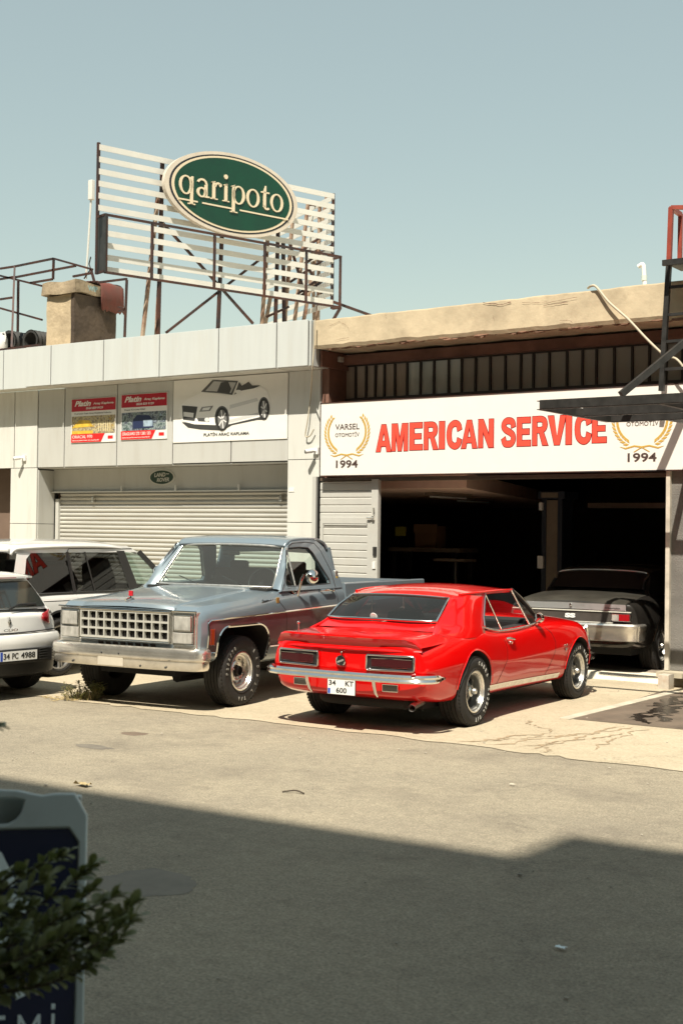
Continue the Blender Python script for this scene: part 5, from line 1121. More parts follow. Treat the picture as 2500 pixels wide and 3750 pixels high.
place_wheels(cm, [(.885, .06), (-.885, .06)], .345, .255, .205, 'rally', LT); place_wheels(cm, [(.875, 2.775), (-.875, 2.775)], .325, .215, .205, 'rally', LT)
# ------------------------------------------------------------------ blue pickup
pk = thing('pickup_truck', 'old blue pickup truck with a plum lower flank, chrome egg-crate grille facing the street', 'pickup', (-10.07, 11.09, 0), 3.235)
def twotone(name, a, b_):
    m = bpy.data.materials.new(name); m.use_nodes = True; N_, L, bs = nodes(m); N = N_.new
    tc = N('ShaderNodeTexCoord'); sp = N('ShaderNodeSeparateXYZ'); L(tc.outputs['Object'], sp.inputs[0])
    def mth(op, x, y):
        q = N('ShaderNodeMath'); q.operation = op
        for i, v in enumerate((x, y)):
            if isinstance(v, (int, float)): q.inputs[i].default_value = v
            else: L(v, q.inputs[i])
        return q.outputs[0]
    line = mth('MULTIPLY_ADD', sp.outputs['Y'], -.022)
    line.node.inputs[2].default_value = .968
    c = mth('MULTIPLY', mth('LESS_THAN', sp.outputs['Z'], line), mth('MULTIPLY', mth('GREATER_THAN', sp.outputs['Z'], .612), mth('LESS_THAN', sp.outputs['Y'], .668)))
    n = N('ShaderNodeTexNoise'); n.inputs['Scale'].default_value = 1.7; n.inputs['Detail'].default_value = 8; L(tc.outputs['Object'], n.inputs[0])
    r = N('ShaderNodeMapRange'); r.inputs[1].default_value = .4; r.inputs[2].default_value = .75; r.inputs[4].default_value = .35; L(n.outputs[0], r.inputs[0])
    mx = N('ShaderNodeMix'); mx.data_type = 'RGBA'; L(c, mx.inputs[0]); mx.inputs[6].default_value = (*a, 1); mx.inputs[7].default_value = (*b_, 1)
    m2 = N('ShaderNodeMix'); m2.data_type = 'RGBA'; L(r.outputs[0], m2.inputs[0]); L(mx.outputs[2], m2.inputs[6]); m2.inputs[7].default_value = (.24, .24, .22, 1)
    L(m2.outputs[2], bs.inputs['Base Color']); bs.inputs['Metallic'].default_value = .35; bs.inputs['Roughness'].default_value = .32
    bs.inputs['Coat Weight'].default_value = .8; bs.inputs['Coat Roughness'].default_value = .06; return m
M['pkp'] = twotone('faded_blue_two_tone_paint', (.20, .258, .30), (.105, .048, .058))
KP = {'boxy': 1, 'tuck': .955, 'B': [(.8, .52), (.55, .50), (.2, .42), (-2.2, .42)], 'W': [(.8, .925), (.70, .965), (.4, 1.0), (-.8, 1.005), (-2.2, 1.005)], 'M': [(.8, .80), (.3, .84), (-2.2, .84)],
      'T': [(.80, 1.035), (.70, 1.095), (.45, 1.115), (0, 1.14), (-.75, 1.205), (-2.2, 1.235)], 'TW': [(.8, .86), (.5, .905), (-.75, .935), (-2.2, .955)], 'C': [(.80, 1.04), (.70, 1.10), (.3, 1.145), (-.75, 1.235), (-2.2, 1.235)]}
def sqarch(yc, z0, z1, hw, r=.17):
    P = []
    for cy, s, a0 in ((yc + hw - r, 1, 0), (yc - hw + r * 1.3, -1, 90)):
        rr_ = r if s > 0 else r * 1.3
        for i in range(9): t = R(a0 + 90 * i / 8); P.append((cy + rr_ * math.cos(t), z1 - rr_ + rr_ * math.sin(t)))
    return P + [(yc - hw * .93, z0), (yc - hw * .8, .30), (yc + hw * .98, .30), (yc + hw, z0)]
pa_ = sqarch(.03, .50, .865, .475)
carbody('body', KP, -2.12, .755, 80, [M['pkp'], M['dkint'], M['under']], pk, [pa_], None, lambda c, n: 1 if (-2.05 < c.y < -.85 and abs(c.x) < .84 and n.z > .6) else None, xin=.55, smooth=32)
# bonnet centre panel raised between creases
rows = [[(s * .62, y, z - .004), (s * .60, y, z + .018), (s * .3, y, z + .028), (0, y, z + .034)] for y, z in ((.79, 1.04), (.765, 1.075), (.66, 1.098), (.3, 1.138), (-.2, 1.185), (-.62, 1.218), (-.72, 1.222)) for s in (1,)]
rows = [r[:] + [(-x, y, z) for x, y, z in r[-2::-1]] for r in rows]
MB().grid(rows).build('bonnet', M['pkp'], pk, smooth=35, recalc=False)
for s in (1, -1):
    KPx = KP
    ribbon(KP, [(.665, .62), (.665, .93), (.62, .955), (.4, .960), (0, .968), (-.8, .986), (-2.10, 1.014)], .016, 'flank_trim', M['chrome'], pk, (s,), .004, depth=.008)
    ribbon(KP, [(.665, .615), (.54, .613)], .014, 'flank_trim', M['chrome'], pk, (s,), .004, depth=.007); ribbon(KP, [(-.48, .612), (-2.10, .612)], .014, 'flank_trim', M['chrome'], pk, (s,), .004, depth=.007)
    pts = [p for p in pa_[:18]]; pts = [(.03 + .475, .50)] + [(p[0], p[1] + .0) for p in pts] + [(.03 - .475 * .93, .50), (.03 - .475 * .85, .44)]
    ribbon(KP, [(p[0] + .012 * (1 if p[0] > .03 else -1), p[1] + .012) for p in pts], .022, 'arch_trim', M['chrome'], pk, (s,), .004, depth=.010)
    ribbon(KP, [(-.70, 1.18), (-.66, 1.1), (-.78, 1.0), (-.80, .9), (-.80, .5)], .007, 'door_gap', M['gap'], pk, (s,), .002); ribbon(KP, [(-1.93, 1.2), (-1.97, 1.0), (-1.97, .6), (-1.93, .5)], .007, 'door_gap', M['gap'], pk, (s,), .002)
    x = surfx(KP, .6, .78); MB().box(min(s * (x - .02), s * (x + .012)), max(s * (x - .02), s * (x + .012)), .585, .635, .70, .865).build('side_marker', M['amber'], pk, bevel=.005)
    MB().tube([(s * (x + .010), y, z) for y, z in ((.58, .695), (.64, .695), (.64, .87), (.58, .87))], .005, closed=True).build('marker_trim', M['chrome'], pk)
    ex = surfx(KP, -.45, 1.10); text('fender_script', 'Scottsdale', M['chrome'], pk, (s * (ex - .01), -.32 if s < 0 else -.60, 1.10), (0, -1 if s < 0 else 1, 0), (s * -.15, 0, 1), .26, .035, .008, .03, .3, world=False)
    MB().box(min(s * ex, s * (ex + .012)), max(s * ex, s * (ex + .012)), -.66, -.60, 1.085, 1.15).build('fender_badge', mat('gold_badge', (.5, .32, .1), .3, .6), pk, bevel=.006)
    # cab side with its window opening
    xs = lambda z: .958 - .345 * (z - 1.2)
    outer = [(-.72, 1.205), (-.80, 1.27), (-.97, 1.52), (-1.13, 1.705), (-1.24, 1.765), (-1.55, 1.785), (-1.80, 1.775), (-1.93, 1.70), (-2.03, 1.5), (-2.12, 1.30), (-2.13, 1.21), (-1.4, 1.205)]
    inner = [(-.89, 1.262), (-.875, 1.295), (-1.00, 1.52), (-1.085, 1.665), (-1.14, 1.695), (-1.40, 1.705), (-1.58, 1.695), (-1.655, 1.64), (-1.76, 1.48), (-1.87, 1.32), (-1.86, 1.268), (-1.4, 1.258)]
    O_ = [(s * xs(z), y, z) for y, z in outer]; I_ = [(s * (xs(z) - .006), y, z) for y, z in inner]
    MB().grid([O_ + [O_[0]], I_ + [I_[0]]]).build('cab_side', M['pkp'], pk, solid=.045, soff=0, recalc=False)
    MB().tube([(s * (xs(z) + .012), y, z) for y, z in inner], .0085, closed=True).build('window_seal', M['dsteel'], pk, smooth=60)
    dl = [(-.74, 1.215), (-.83, 1.30), (-1.00, 1.56), (-1.14, 1.725), (-1.25, 1.752), (-1.55, 1.765), (-1.74, 1.75), (-1.84, 1.66), (-1.95, 1.42), (-1.95, 1.22)]
    MB().tube([(s * (xs(z) + .022), y, z) for y, z in dl], .0035).build('door_gap', M['gap'], pk)
    gl = MB().grid([[(s * (xs(z) - .004), y, z) for y, z in inner[:6]], [(s * (xs(z) - .004), y, z) for y, z in (inner[11], inner[10], inner[9], inner[8], inner[7], inner[6])]])
    gl.build('side_window', M['glass'], pk, recalc=False)
    MB().tube([(s * (xs(1.27) + .012), -1.07, 1.265), (s * (xs(1.7) + .012), -1.10, 1.70)], .010).build('vent_window_post', M['dullchrome'], pk)
    # west coast mirror
    x = .955
    MB().beam((s * x, -.88, 1.235), (s * x, -1.05, 1.235), .02, .02).add([(s * (x + .005), -.87, 1.235), (s * (x + .005), -1.11, 1.235), (s * (x + .012), -1.10, 1.10)], [(0, 1, 2)]).build('mirror_bracket', M['chrome'], pk)
    MB().tube(crom([(s * (x + .0), -1.08, 1.12), (s * (x + .05), -1.06, 1.22), (s * (x + .09), -1.03, 1.32), (s * (x + .12), -1.05, 1.40)], 4), .016).ball((s * (x + .14), -1.20, 1.37), .075, .10, .085, 16).build('door_mirror', M['chrome'], pk, smooth=60)
    MB().tube([(s * (x + .02), -1.59, 1.195), (s * (x + .055), -1.62, 1.20), (s * (x + .055), -1.82, 1.195), (s * (x + .02), -1.86, 1.19)], .013).ball((s * (x + .045), -1.85, 1.192), .02).build('door_handle', M['chrome'], pk, smooth=60)
    MB().box(min(s * .885, s * .93), max(s * .885, s * .93), -2.08, -2.02, 1.25, 1.42).build('cab_badge', M['dullchrome'], pk, bevel=.006)
    MB().box(min(s * .925, s * .936), max(s * .925, s * .936), -2.07, -2.03, 1.28, 1.35).build('badge_face', mat('yellow_badge', (.5, .33, .04), .4), pk)
# roof, pillars, screens
rows = []
for y, ew, ze, zc in ((-1.155, .755, 1.700, 1.722), (-1.20, .765, 1.748, 1.765), (-1.32, .765, 1.772, 1.795), (-1.6, .77, 1.785, 1.812), (-1.85, .765, 1.778, 1.802), (-2.0, .77, 1.735, 1.765), (-2.06, .79, 1.66, 1.69)):
    rows.append([(s * ew, y, zc - (zc - ze) * abs(s) ** 3) for s in (-1, -.9, -.6, -.3, 0, .3, .6, .9, 1)])
MB().grid(patch(rows, 3, 4)).build('roof', M['pkp'], pk, smooth=50, solid=.03, recalc=False)
WT = [(-.72, -1.17, 1.700), (-.4, -1.125, 1.716), (0, -1.11, 1.722), (.4, -1.125, 1.716), (.72, -1.17, 1.700)]; WB_ = [(-.82, -.80, 1.245), (-.45, -.70, 1.248), (0, -.665, 1.25), (.45, -.70, 1.248), (.82, -.80, 1.245)]
M['pkscreen'] = glass('dusty_screen_glass', (.70, .82, .79), .9, 0, .045)
MB().grid(patch([WB_, WT], 5, 5)).build('windscreen', M['pkscreen'], pk, smooth=60, recalc=False)
MB().tube([p + Vector((0, .006, .006)) for p in crom(WT, 5)] + [p + Vector((0, .006, .006)) for p in crom(WB_[::-1], 5)], .014, closed=True).build('windscreen_trim', M['dullchrome'], pk, smooth=60)
for s in (1, -1): MB().grid(patch([[(s * .83, -.77, 1.235), (s * .785, -.97, 1.49), (s * .73, -1.16, 1.71)], [(s * .90, -.74, 1.235), (s * .865, -.95, 1.49), (s * .795, -1.16, 1.735)], [(s * .957, -.74, 1.22), (s * .895, -.94, 1.49), (s * .80, -1.12, 1.725)]], 5, 5)).build('pillar', M['pkp'], pk, smooth=60, recalc=False)
MB().box(-.84, .84, -.80, -.64, 1.215, 1.24).build('cowl_grille', M['dsteel'], pk)
for a_, b2 in (((-.5, -.70, 1.25), (-.12, -.80, 1.36)), ((.1, -.68, 1.25), (.5, -.80, 1.35))): MB().tube([a_, b2], .006).build('wiper', M['black'], pk)
yb = -2.09
O_ = [(-.93, 1.2), (-.80, 1.70), (0, 1.74), (.80, 1.70), (.93, 1.2), (0, 1.2)]; I_ = [(-.62, 1.31), (-.60, 1.62), (0, 1.64), (.60, 1.62), (.62, 1.31), (0, 1.30)]
MB().grid([[(x, yb, z) for x, z in O_ + O_[:1]], [(x, yb, z) for x, z in I_ + I_[:1]]]).build('cab_back', M['pkp'], pk, solid=.04, soff=0, recalc=False)
MB().add([(x, yb, z) for x, z in I_], [tuple(range(6))]).build('rear_window', M['glass'], pk, recalc=False)
sv = mat('brown_bench_vinyl', (.10, .085, .07), .6)
MB().box(-.78, .78, -1.95, -1.45, .95, 1.12).build('bench_seat', sv, pk, bevel=.03)
MB().grid(patch([[(-.74, -1.90, 1.05), (0, -1.90, 1.05), (.74, -1.90, 1.05)], [(-.74, -1.98, 1.40), (0, -1.98, 1.42), (.74, -1.98, 1.40)]], 4, 4)).build('bench_back', sv, pk, solid=.1, recalc=False)
for x in (-.42, .42): MB().box(x - .12, x + .12, -2.0, -1.9, 1.38, 1.52).build('head_rest', sv, pk, bevel=.03)
MB().box(-.84, .84, -1.10, -.82, 1.10, 1.25).build('dashboard', M['dkint'], pk, bevel=.03)
MB().tube([(-.40 + .19 * math.cos(t), -1.22 - .06 * math.sin(t), 1.28 + .17 * math.sin(t)) for t in [2 * math.pi * i / 20 for i in range(20)]], .013, closed=True).tube([(-.40, -1.0, 1.18), (-.40, -1.22, 1.28)], .02).build('steering_wheel', M['black'], pk, smooth=60)
MB().box(-.12, .12, -1.16, -1.14, 1.60, 1.655).build('rear_view_mirror', M['black'], pk, bevel=.01)
MB().grid(patch([[(.16, -1.5, 1.1), (.17, -1.45, 1.32), (.22, -1.42, 1.40)], [(.40, -1.5, 1.1), (.40, -1.42, 1.34), (.36, -1.4, 1.46)], [(.62, -1.5, 1.1), (.60, -1.45, 1.30), (.50, -1.42, 1.36)]], 4, 4)).build('sun_visor_heap', M['seatm'], pk, smooth=60, solid=.05, recalc=False) if False else None
# bed
def bedwall(s):
    prof = [(.885, .50), (.95, .46), (.975, .50), (.995, .62), (1.005, .84), (1.003, .98), (.985, 1.03), (.972, 1.18), (.965, 1.255), (.945, 1.268), (.89, 1.268), (.875, 1.255), (.878, 1.22), (.925, 1.20), (.93, .70), (.885, .70)]
    return MB().prism([(s * x, z) for x, z in prof], 'xz', -4.38, -2.20)
for s in (1, -1):
    o = bedwall(s).build('bed_side', M['pkp'], pk, smooth=25)
    c = MB().prism(arch(-3.34, .42, .47, flat=.95), 'yz', s * .8, s * 1.2).build('cut', M['under'], pk); bpy.context.view_layer.update(); boolean(o, c); o.data.materials.clear(); o.data.materials.append(M['pkp'])
    MB().box(min(s * 1.0, s * 1.012), max(s * 1.0, s * 1.012), -4.36, -3.86, .985, 1.002).box(min(s * 1.0, s * 1.012), max(s * 1.0, s * 1.012), -2.9, -2.2, .985, 1.002).build('bed_trim', M['chrome'], pk)
MB().box(-.88, .88, -2.26, -2.20, .7, 1.25).box(-.9, .9, -4.38, -4.32, .70, 1.255).box(-.9, .9, -4.36, -2.2, .66, .71).build('bed', M['pkp'], pk)
MB().box(-.85, .85, -2.32, -2.26, .9, 1.22).build('bed_liner', M['dkint'], pk)
# nose
FY = .785
MB().box(-.915, .915, .70, FY + .01, .66, 1.045).build('nose_panel', M['dullchrome'], pk, bevel=.012)
gx0, gx1, gz0, gz1 = -.585, .585, .738, 1.015
MB().box(gx0, gx1, FY + .008, FY + .014, gz0, gz1).build('grille_back', M['gap'], pk)
gm = MB(); M['grillew'] = mat('silver_grille_plastic', (.50, .49, .44), .35, .2)
for i in range(12): x = gx0 + (gx1 - gx0) * i / 11; gm.box(x - .0085, x + .0085, FY + .015, FY + .058, gz0, gz1)
for i in range(4): z = gz0 + (gz1 - gz0) * i / 3; gm.box(gx0 - .008, gx1 + .008, FY + .0155, FY + .0565, z - .0095, z + .0095)
g_ = gm.build('grille', M['grillew'], pk)
gm = MB()
for i in range(11): x = gx0 + (gx1 - gx0) * (i + .5) / 11; gm.box(x - .003, x + .003, FY + .015, FY + .03, gz0, gz1)
for i in range(3): z = gz0 + (gz1 - gz0) * (i + .5) / 3; gm.box(gx0, gx1, FY + .0155, FY + .0285, z - .003, z + .003)
gm.build('grille_mesh', M['dsteel'], g_)
MB().tube([(x, FY + .055, z) for x, z in ((gx0 - .02, gz0 - .018), (gx1 + .02, gz0 - .018), (gx1 + .02, gz1 + .016), (gx0 - .02, gz1 + .016))], .011, closed=True).build('grille_surround', M['chrome'], pk)
MB().tube([(-.92, FY + .03, 1.045), (.92, FY + .03, 1.045)], .012).build('hood_lip_trim', M['chrome'], pk)
for s in (1, -1):
    a0, a1 = sorted((s * .635, s * .875))
    MB().box(a0 - .018, a1 + .018, FY + .008, FY + .022, .70, 1.02).build('lamp_surround', M['chrome'], pk, bevel=.006)
    MB().box(a0 + .012, a1 - .012, FY + .02, FY + .05, .848, 1.0).build('headlamp', M['lamp_clear'], pk, bevel=.012)
    MB().tube([(x, FY + .045, z) for x, z in ((a0 + .008, .845), (a1 - .008, .845), (a1 - .008, 1.003), (a0 + .008, 1.003))], .006, closed=True).build('headlamp_trim', M['chrome'], pk)
    MB().box(a0 + .0, a1 - .0, FY + .02, FY + .045, .715, .83).build('turn_lamp', M['lamp_clear'], pk, bevel=.01)
gm = MB(); gm.box(-.62, .62, FY - .02, FY + .01, .645, .70)
gm.build('lower_valance', M['pkp'], pk)
gm = MB()
for i in range(8): x = -.36 + i * .10; gm.add([(x - .04, FY + .012, .655), (x + .03, FY + .012, .655), (x + .04, FY + .012, .69), (x - .03, FY + .012, .69)], [(0, 1, 2, 3)])
gm.build('valance_slots', M['gap'], pk, recalc=False)
bpth = crom([(-.965, .68, 0), (-.97, .74, 0), (-.955, .79, 0), (-.87, .85, 0), (-.5, .895, 0), (0, .905, 0), (.5, .895, 0), (.87, .85, 0), (.955, .79, 0), (.97, .74, 0), (.965, .68, 0)], 4)
bpr = [(-.02, .435), (.012, .438), (.030, .465), (.030, .535), (.046, .55), (.050, .585), (.046, .60), (.050, .62), (.035, .655), (.0, .668), (-.03, .66), (-.03, .44)]
sweep([(p.x, p.y, 0) for p in bpth][::-1], bpr).build('front_bumper', M['sunchrome'], pk, smooth=35)
MB().box(-.08, .26, .925, .945, .45, .60).build('plate_mount', mat('pale_plate_bracket', (.52, .47, .38), .6, var=.1), pk, bevel=.004)
for x, z in ((-.03, .585), (.20, .585), (-.55, .59), (.55, .59), (-.62, .47), (.62, .47), (.38, .59), (-.30, .47)): MB().ball((x, .895 + (.055 if abs(x) < .25 else .045 - abs(x) * .03), z), .013, n=8).build('bumper_bolt', M['dsteel'], pk, smooth=60)
MB().box(.035, .085, .64, .66, 1.175, 1.23).build('bonnet_ornament', mat('red_plastic', (.5, .02, .03), .3), pk, bevel=.003); MB().tube([(0.06, .74, 1.135), (.06, .68, 1.15), (.06, .60, 1.145)], .012).box(.052, .068, .64, .655, 1.14, 1.18).build('ornament_base', M['chrome'], pk, smooth=40)
MB().box(-.5, .5, -4.2, .6, .34, .5).box(-.8, .8, -.05, .05, .30, .40).tube([(-.3, .3, .3), (-.3, -2, .3)], .06).box(-.75, .75, -3.4, -3.3, .32, .42).build('chassis', M['under'], pk)
LP = [('RADIAL', 62, 95), ('T/A', -62, 22), ('P255/70', 200, 60)]
M['wl2'] = mat('outline_white_letters', (.34, .33, .29), .7, var=.6, vs=60)
place_wheels(pk, [(-.965, .03), (.965, .03), (-.965, -3.34), (.965, -3.34)], .38, .25, .205, 'slot', LP, M['wl2'])
# ------------------------------------------------------------------ dark coupe inside the bay mouth
nv = thing('coupe', 'dark dusty two-door coupe with SS tail panel, nosed into the garage bay', 'car', (-7.76, 17.34, .03), .054)
nv.scale = (1.02, 1.0, 1.085)
M['npaint'] = mat('dusty_black_paint', (.014, .013, .012), .25, .2, coat=.8, col2=(.028, .025, .022), vs=2.2)
M['nlid'] = mat('lid_face_sheen', (.46, .48, .48), .28, .6, coat=.6, dirt=.4, dcol=(.14, .12, .09), ds=3)  # silvery reflection on the black lid's rear face, put into its colour
KN = {'B': [(-1.0, .36), (-.6, .32), (3, .28), (3.7, .4)], 'W': [(-1.0, .89), (-.6, .925), (0, .935), (1, .915), (2.8, .93), (3.3, .90), (3.75, .80)], 'M': [(-1, .62), (0, .66), (3.7, .62)],
      'T': [(-1.0, .875), (-.6, .93), (-.2, .965), (.4, .96), (1, .93), (2, .94), (3, .90), (3.75, .80)], 'TW': [(-1.0, .80), (0, .80), (2, .80), (3.75, .74)], 'C': [(-1.0, .905), (-.6, .955), (-.15, .99), (1, .95), (2.1, .98), (3, .95), (3.75, .84)]}
def ndef(x, y, z):
    if y < -.6: y += (-.6 - y) * .10 * (abs(x) / .9) ** 4
    return x, y, z
carbody('body', KN, -1.0, 3.7, 70, [M['npaint'], M['dkint'], M['under'], M['under']], nv, [arch(.0, .35, .40), arch(2.82, .35, .40)], ndef, None)
lidrows = [[(s * .745, y, z), (s * .735, y, z + .012), (s * .4, y, zc + .008), (0, y, zc + .012)] for y, z, zc in ((-1.022, .80, .80), (-1.02, .87, .875), (-.96, .895, .915), (-.6, .935, .96), (-.17, .965, .995)) for s in (1,)]
lidrows = [r + [(-x, y, z) for x, y, z in r[-2::-1]] for r in lidrows]
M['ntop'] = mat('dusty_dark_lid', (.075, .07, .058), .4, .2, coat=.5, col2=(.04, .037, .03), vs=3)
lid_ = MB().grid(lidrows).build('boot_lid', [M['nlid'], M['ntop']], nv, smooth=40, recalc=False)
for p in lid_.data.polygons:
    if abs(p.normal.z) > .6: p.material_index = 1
gb = []
for y, ew, ze, zc in ((-.17, .72, .955, .985), (-.02, .70, 1.07, 1.09), (.17, .655, 1.215, 1.235), (.32, .64, 1.262, 1.31), (.7, .655, 1.29, 1.345), (1.1, .655, 1.285, 1.335), (1.45, .63, 1.24, 1.295), (1.62, .67, 1.13, 1.16), (1.95, .74, .95, .98)):
    gb.append([(.80 - .06 * (y > 1.6), y, .93), (.765, y, .97), (ew + .02, y, ze - .02), (ew, y, ze), (ew * .8, y, zc - (zc - ze) * .3), (ew * .4, y, zc), (0, y, zc)])
gb = [[r[0], tuple(a * .45 + b_ * .55 for a, b_ in zip(r[1], r[2])), r[2], r[3], r[4], r[5], r[6]] for r in gb]; gb = [r + [(-x, y, z) for x, y, z in r[-2::-1]] for r in gb]
MB().grid(patch(gb, 3, 4)).build('roof', M['npaint'], nv, smooth=50, recalc=False)
M['nglass'] = glass('very_dark_glass', (.02, .02, .02), .8)
NT = [(-.60, .185, 1.228), (0, .165, 1.256), (.60, .185, 1.228)]; NB = [(-.66, -.12, 1.03), (0, -.15, 1.035), (.66, -.12, 1.03)]
MB().grid([[Vector(a) + Vector((0, -.012, .012)) for a in crom(NT, 6)], [Vector(a) + Vector((0, -.012, .012)) for a in crom(NB, 6)]]).build('rear_window', mat('black_glass', (.012, .010, .010), .12, coat=.6), nv, smooth=60, recalc=False)
MB().tube([p + Vector((0, -.016, .016)) for p in crom([(-.64, .02, 1.13)] + NT + [(.64, .02, 1.13)], 6)], .014).build('rear_window_trim', M['chrome'], nv, smooth=60)
for s in (1, -1):
    MB().tube([p + Vector((0, -.014, .014)) for p in crom([(s * .64, .02, 1.13), (s * .67, -.13, 1.03)], 4)], .010).build('window_side_trim', M['dsteel'], nv, smooth=60)
    MB().add([(s * .80, 1.75, .99), (s * .80, .62, .99), (s * .70, .78, 1.22), (s * .69, 1.36, 1.22)], [(0, 1, 2, 3)]).build('side_window', mat('black_glass2', (.012, .012, .012), .08, coat=.6), nv, recalc=False)
    MB().tube([(s * .805, 1.75, .985), (s * .805, .62, .985)], .010).build('belt_trim', M['dullchrome'], nv)
    b0, b1 = sorted((s * .56, s * .815))
    MB().box(b0, b1, -1.045, -1.02, .68, .775).build('lamp_bezel', M['chrome'], nv, bevel=.006)
    c0, c1 = sorted((s * .665, s * .80)); MB().box(c0, c1, -1.052, -1.044, .69, .763).build('tail_lamp', M['lamp_red'], nv)
    c0, c1 = sorted((s * .57, s * .66)); MB().box(c0, c1, -1.052, -1.044, .69, .763).build('reversing_lamp', M['lamp_clear'], nv)
    pts = [(.0 + .41 * math.cos(t), .35 + .41 * math.sin(t)) for t in [R(0 + 170 * i / 24) for i in range(25)]]; ribbon(KN, pts, .02, 'arch_trim', M['chrome'], nv, (s,), .006, depth=.008)
MB().box(-.555, .555, -1.035, -1.022, .665, .785).build('tail_panel', mat('matt_black_panel', (.05, .042, .036), .6, var=.3, vs=6), nv)
MB().box(-.82, .82, -1.048, -1.022, .788, .80).box(-.58, .58, -1.045, -1.03, .655, .665).build('tail_trim', M['badgew'], nv)
text('badge', 'SS', M['plate'], nv, (-.075, -1.037, .702), (1, 0, 0), (0, 0, 1), .145, .055, .006, .06, world=False)
MB().ball((.0, -1.03, .86), .018).box(-.012, .012, -1.05, -1.03, .85, .875).build('boot_lock', M['chrome'], nv, smooth=50)
text('lettering', 'Chevrolet', M['pblack'], nv, (.47, -1.0255, .828), (1, 0, 0), (0, 0.1, 1), .2, .018, .003, .01, world=False)
sweep(crom([(-.90, -.80, 0), (-.90, -.93, 0), (-.84, -1.03, 0), (-.5, -1.08, 0), (0, -1.09, 0), (.5, -1.08, 0), (.84, -1.03, 0), (.90, -.93, 0), (.90, -.80, 0)], 4), [(0, .44), (.028, .45), (.034, .57), (.045, .59), (.048, .63), (.03, .65), (-.01, .652), (-.02, .45)]).build('rear_bumper', M['sunchrome'], nv, smooth=35)
MB().box(-.7, .7, -.7, 3.2, .25, .4).box(-.75, .75, -.06, .06, .3, .4).build('chassis', M['under'], nv)
place_wheels(nv, [(.90, 0), (-.90, 0), (.90, 2.82), (-.90, 2.82)], .34, .23, .19, 'rally')
# ------------------------------------------------------------------ white off-road wagon
rr = thing('wagon', 'large white off-road wagon with dark windows, parked nose to the shutter behind the pickup', 'car', (-13.64, 11.75, 0), .143)
M['wcar'] = mat('white_car_paint', (.74, .73, .70), .25, coat=1, var=.03, dirt=.12, dcol=(.5, .45, .36))
KR = {'boxy': 0, 'tuck': .96, 'B': [(-.9, .50), (-.5, .40), (3.4, .40), (3.7, .5)], 'W': [(-.92, .90), (-.7, .94), (0, .955), (2.7, .955), (3.3, .94), (3.7, .86)], 'M': [(-.9, .75), (3.7, .72)],
      'T': [(-.92, 1.02), (-.7, 1.06), (0, 1.065), (2.3, 1.045), (3.3, 1.0), (3.7, .92)], 'TW': [(-.92, .84), (0, .87), (3.7, .80)], 'C': [(-.92, 1.05), (0, 1.10), (2.3, 1.09), (3.2, 1.09), (3.7, .96)]}
carbody('body', KR, -.90, 3.65, 70, [M['wcar'], M['dkint'], M['under']], rr, [arch(0, .40, .42), arch(2.745, .40, .42)], lambda x, y, z: (x, y + ((-.5 - y) * .2 * (abs(x) / .9) ** 4 if y < -.5 else 0), z))
M['rgl'] = glass('wagon_dark_glass', (.08, .08, .08), .6); M['rgf'] = glass('wagon_front_glass', (.45, .55, .50), 1.3)
side = {'t': [(-.50, 1.575), (.62, 1.585), (1.50, 1.59), (1.86, 1.565)], 'b': [(-.82, 1.07), (.62, 1.06), (1.58, 1.055), (2.35, 1.05)]}
xr = lambda z: .87 - .30 * (z - 1.05)
for s in (1, -1):
    V = lambda y, z, d=0: (s * (xr(z) + d), y, z)
    def pan(name, q, mt, d=0): MB().add([V(y, z, d) for y, z in q], [tuple(range(len(q)))]).build(name, mt, rr, recalc=False)
    pan('quarter_window', [(-.62, 1.075), (.36, 1.065), (.40, 1.575), (-.30, 1.57), (-.42, 1.5)], M['rgl']); pan('rear_door_window', [(.42, 1.065), (1.60, 1.06), (1.50, 1.58), (.44, 1.578)], M['rgl'])
    pan('front_door_window', [(1.80, 1.06), (2.58, 1.055), (2.22, 1.37), (1.98, 1.54), (1.66, 1.575)], M['rgf'])
    for q in ([(.355, 1.06), (.425, 1.06), (.445, 1.585), (.385, 1.58)], [(1.59, 1.055), (1.81, 1.055), (1.67, 1.59), (1.49, 1.59)], [(2.56, 1.05), (2.74, 1.05), (2.06, 1.60), (1.95, 1.555)], [(.80, 1.06), (.83, 1.06), (.80, 1.58), (.77, 1.58)]): pan('pillar', q, M['black'], .006)
    pan('rear_pillar', [(-.86, 1.05), (-.62, 1.07), (-.42, 1.5), (-.30, 1.58), (-.55, 1.62)], M['wcar'], .004)
    pan('roof_side', [(-.62, 1.575), (1.98, 1.57), (1.75, 1.66), (-.50, 1.66)], M['wcar'], .004)
    MB().tube([V(y, z, .012) for y, z in ((-.80, 1.052), (.6, 1.05), (2.7, 1.04))], .012).build('belt_seal', M['black'], rr)
    MB().tube([V(y, z, .008) for y, z in ((.39, 1.05), (.41, 1.58), (.46, 1.625), (1.85, 1.62))], .004).build('door_gap', M['gap'], rr)
    ribbon(KR, [(.39, 1.03), (.45, .8), (.46, .6)], .008, 'door_gap', M['gap'], rr, (s,), .002); ribbon(KR, [(1.62, 1.03), (1.62, .5)], .008, 'door_gap', M['gap'], rr, (s,), .002)
    ribbon(KR, [(-.80, .97), (3.2, .93)], .010, 'flank_crease', M['gap'], rr, (s,), .001)
    MB().tube([V(.75, .99, .04), V(.95, .99, .045)], .016).tube([V(1.75, .985, .04), V(1.95, .985, .045)], .016).build('door_handle', M['wcar'], rr, smooth=60)
    MB().ball((s * 1.02, 2.2, 1.12), .11, .07, .09).build('door_mirror', M['wcar'], rr, smooth=60)
    pts = [(0 + .435 * math.cos(t), .40 + .435 * math.sin(t)) for t in [R(0 + 180 * i / 24) for i in range(25)]]; ribbon(KR, pts, .03, 'arch_trim', M['black'], rr, (s,), .004)
rows = []
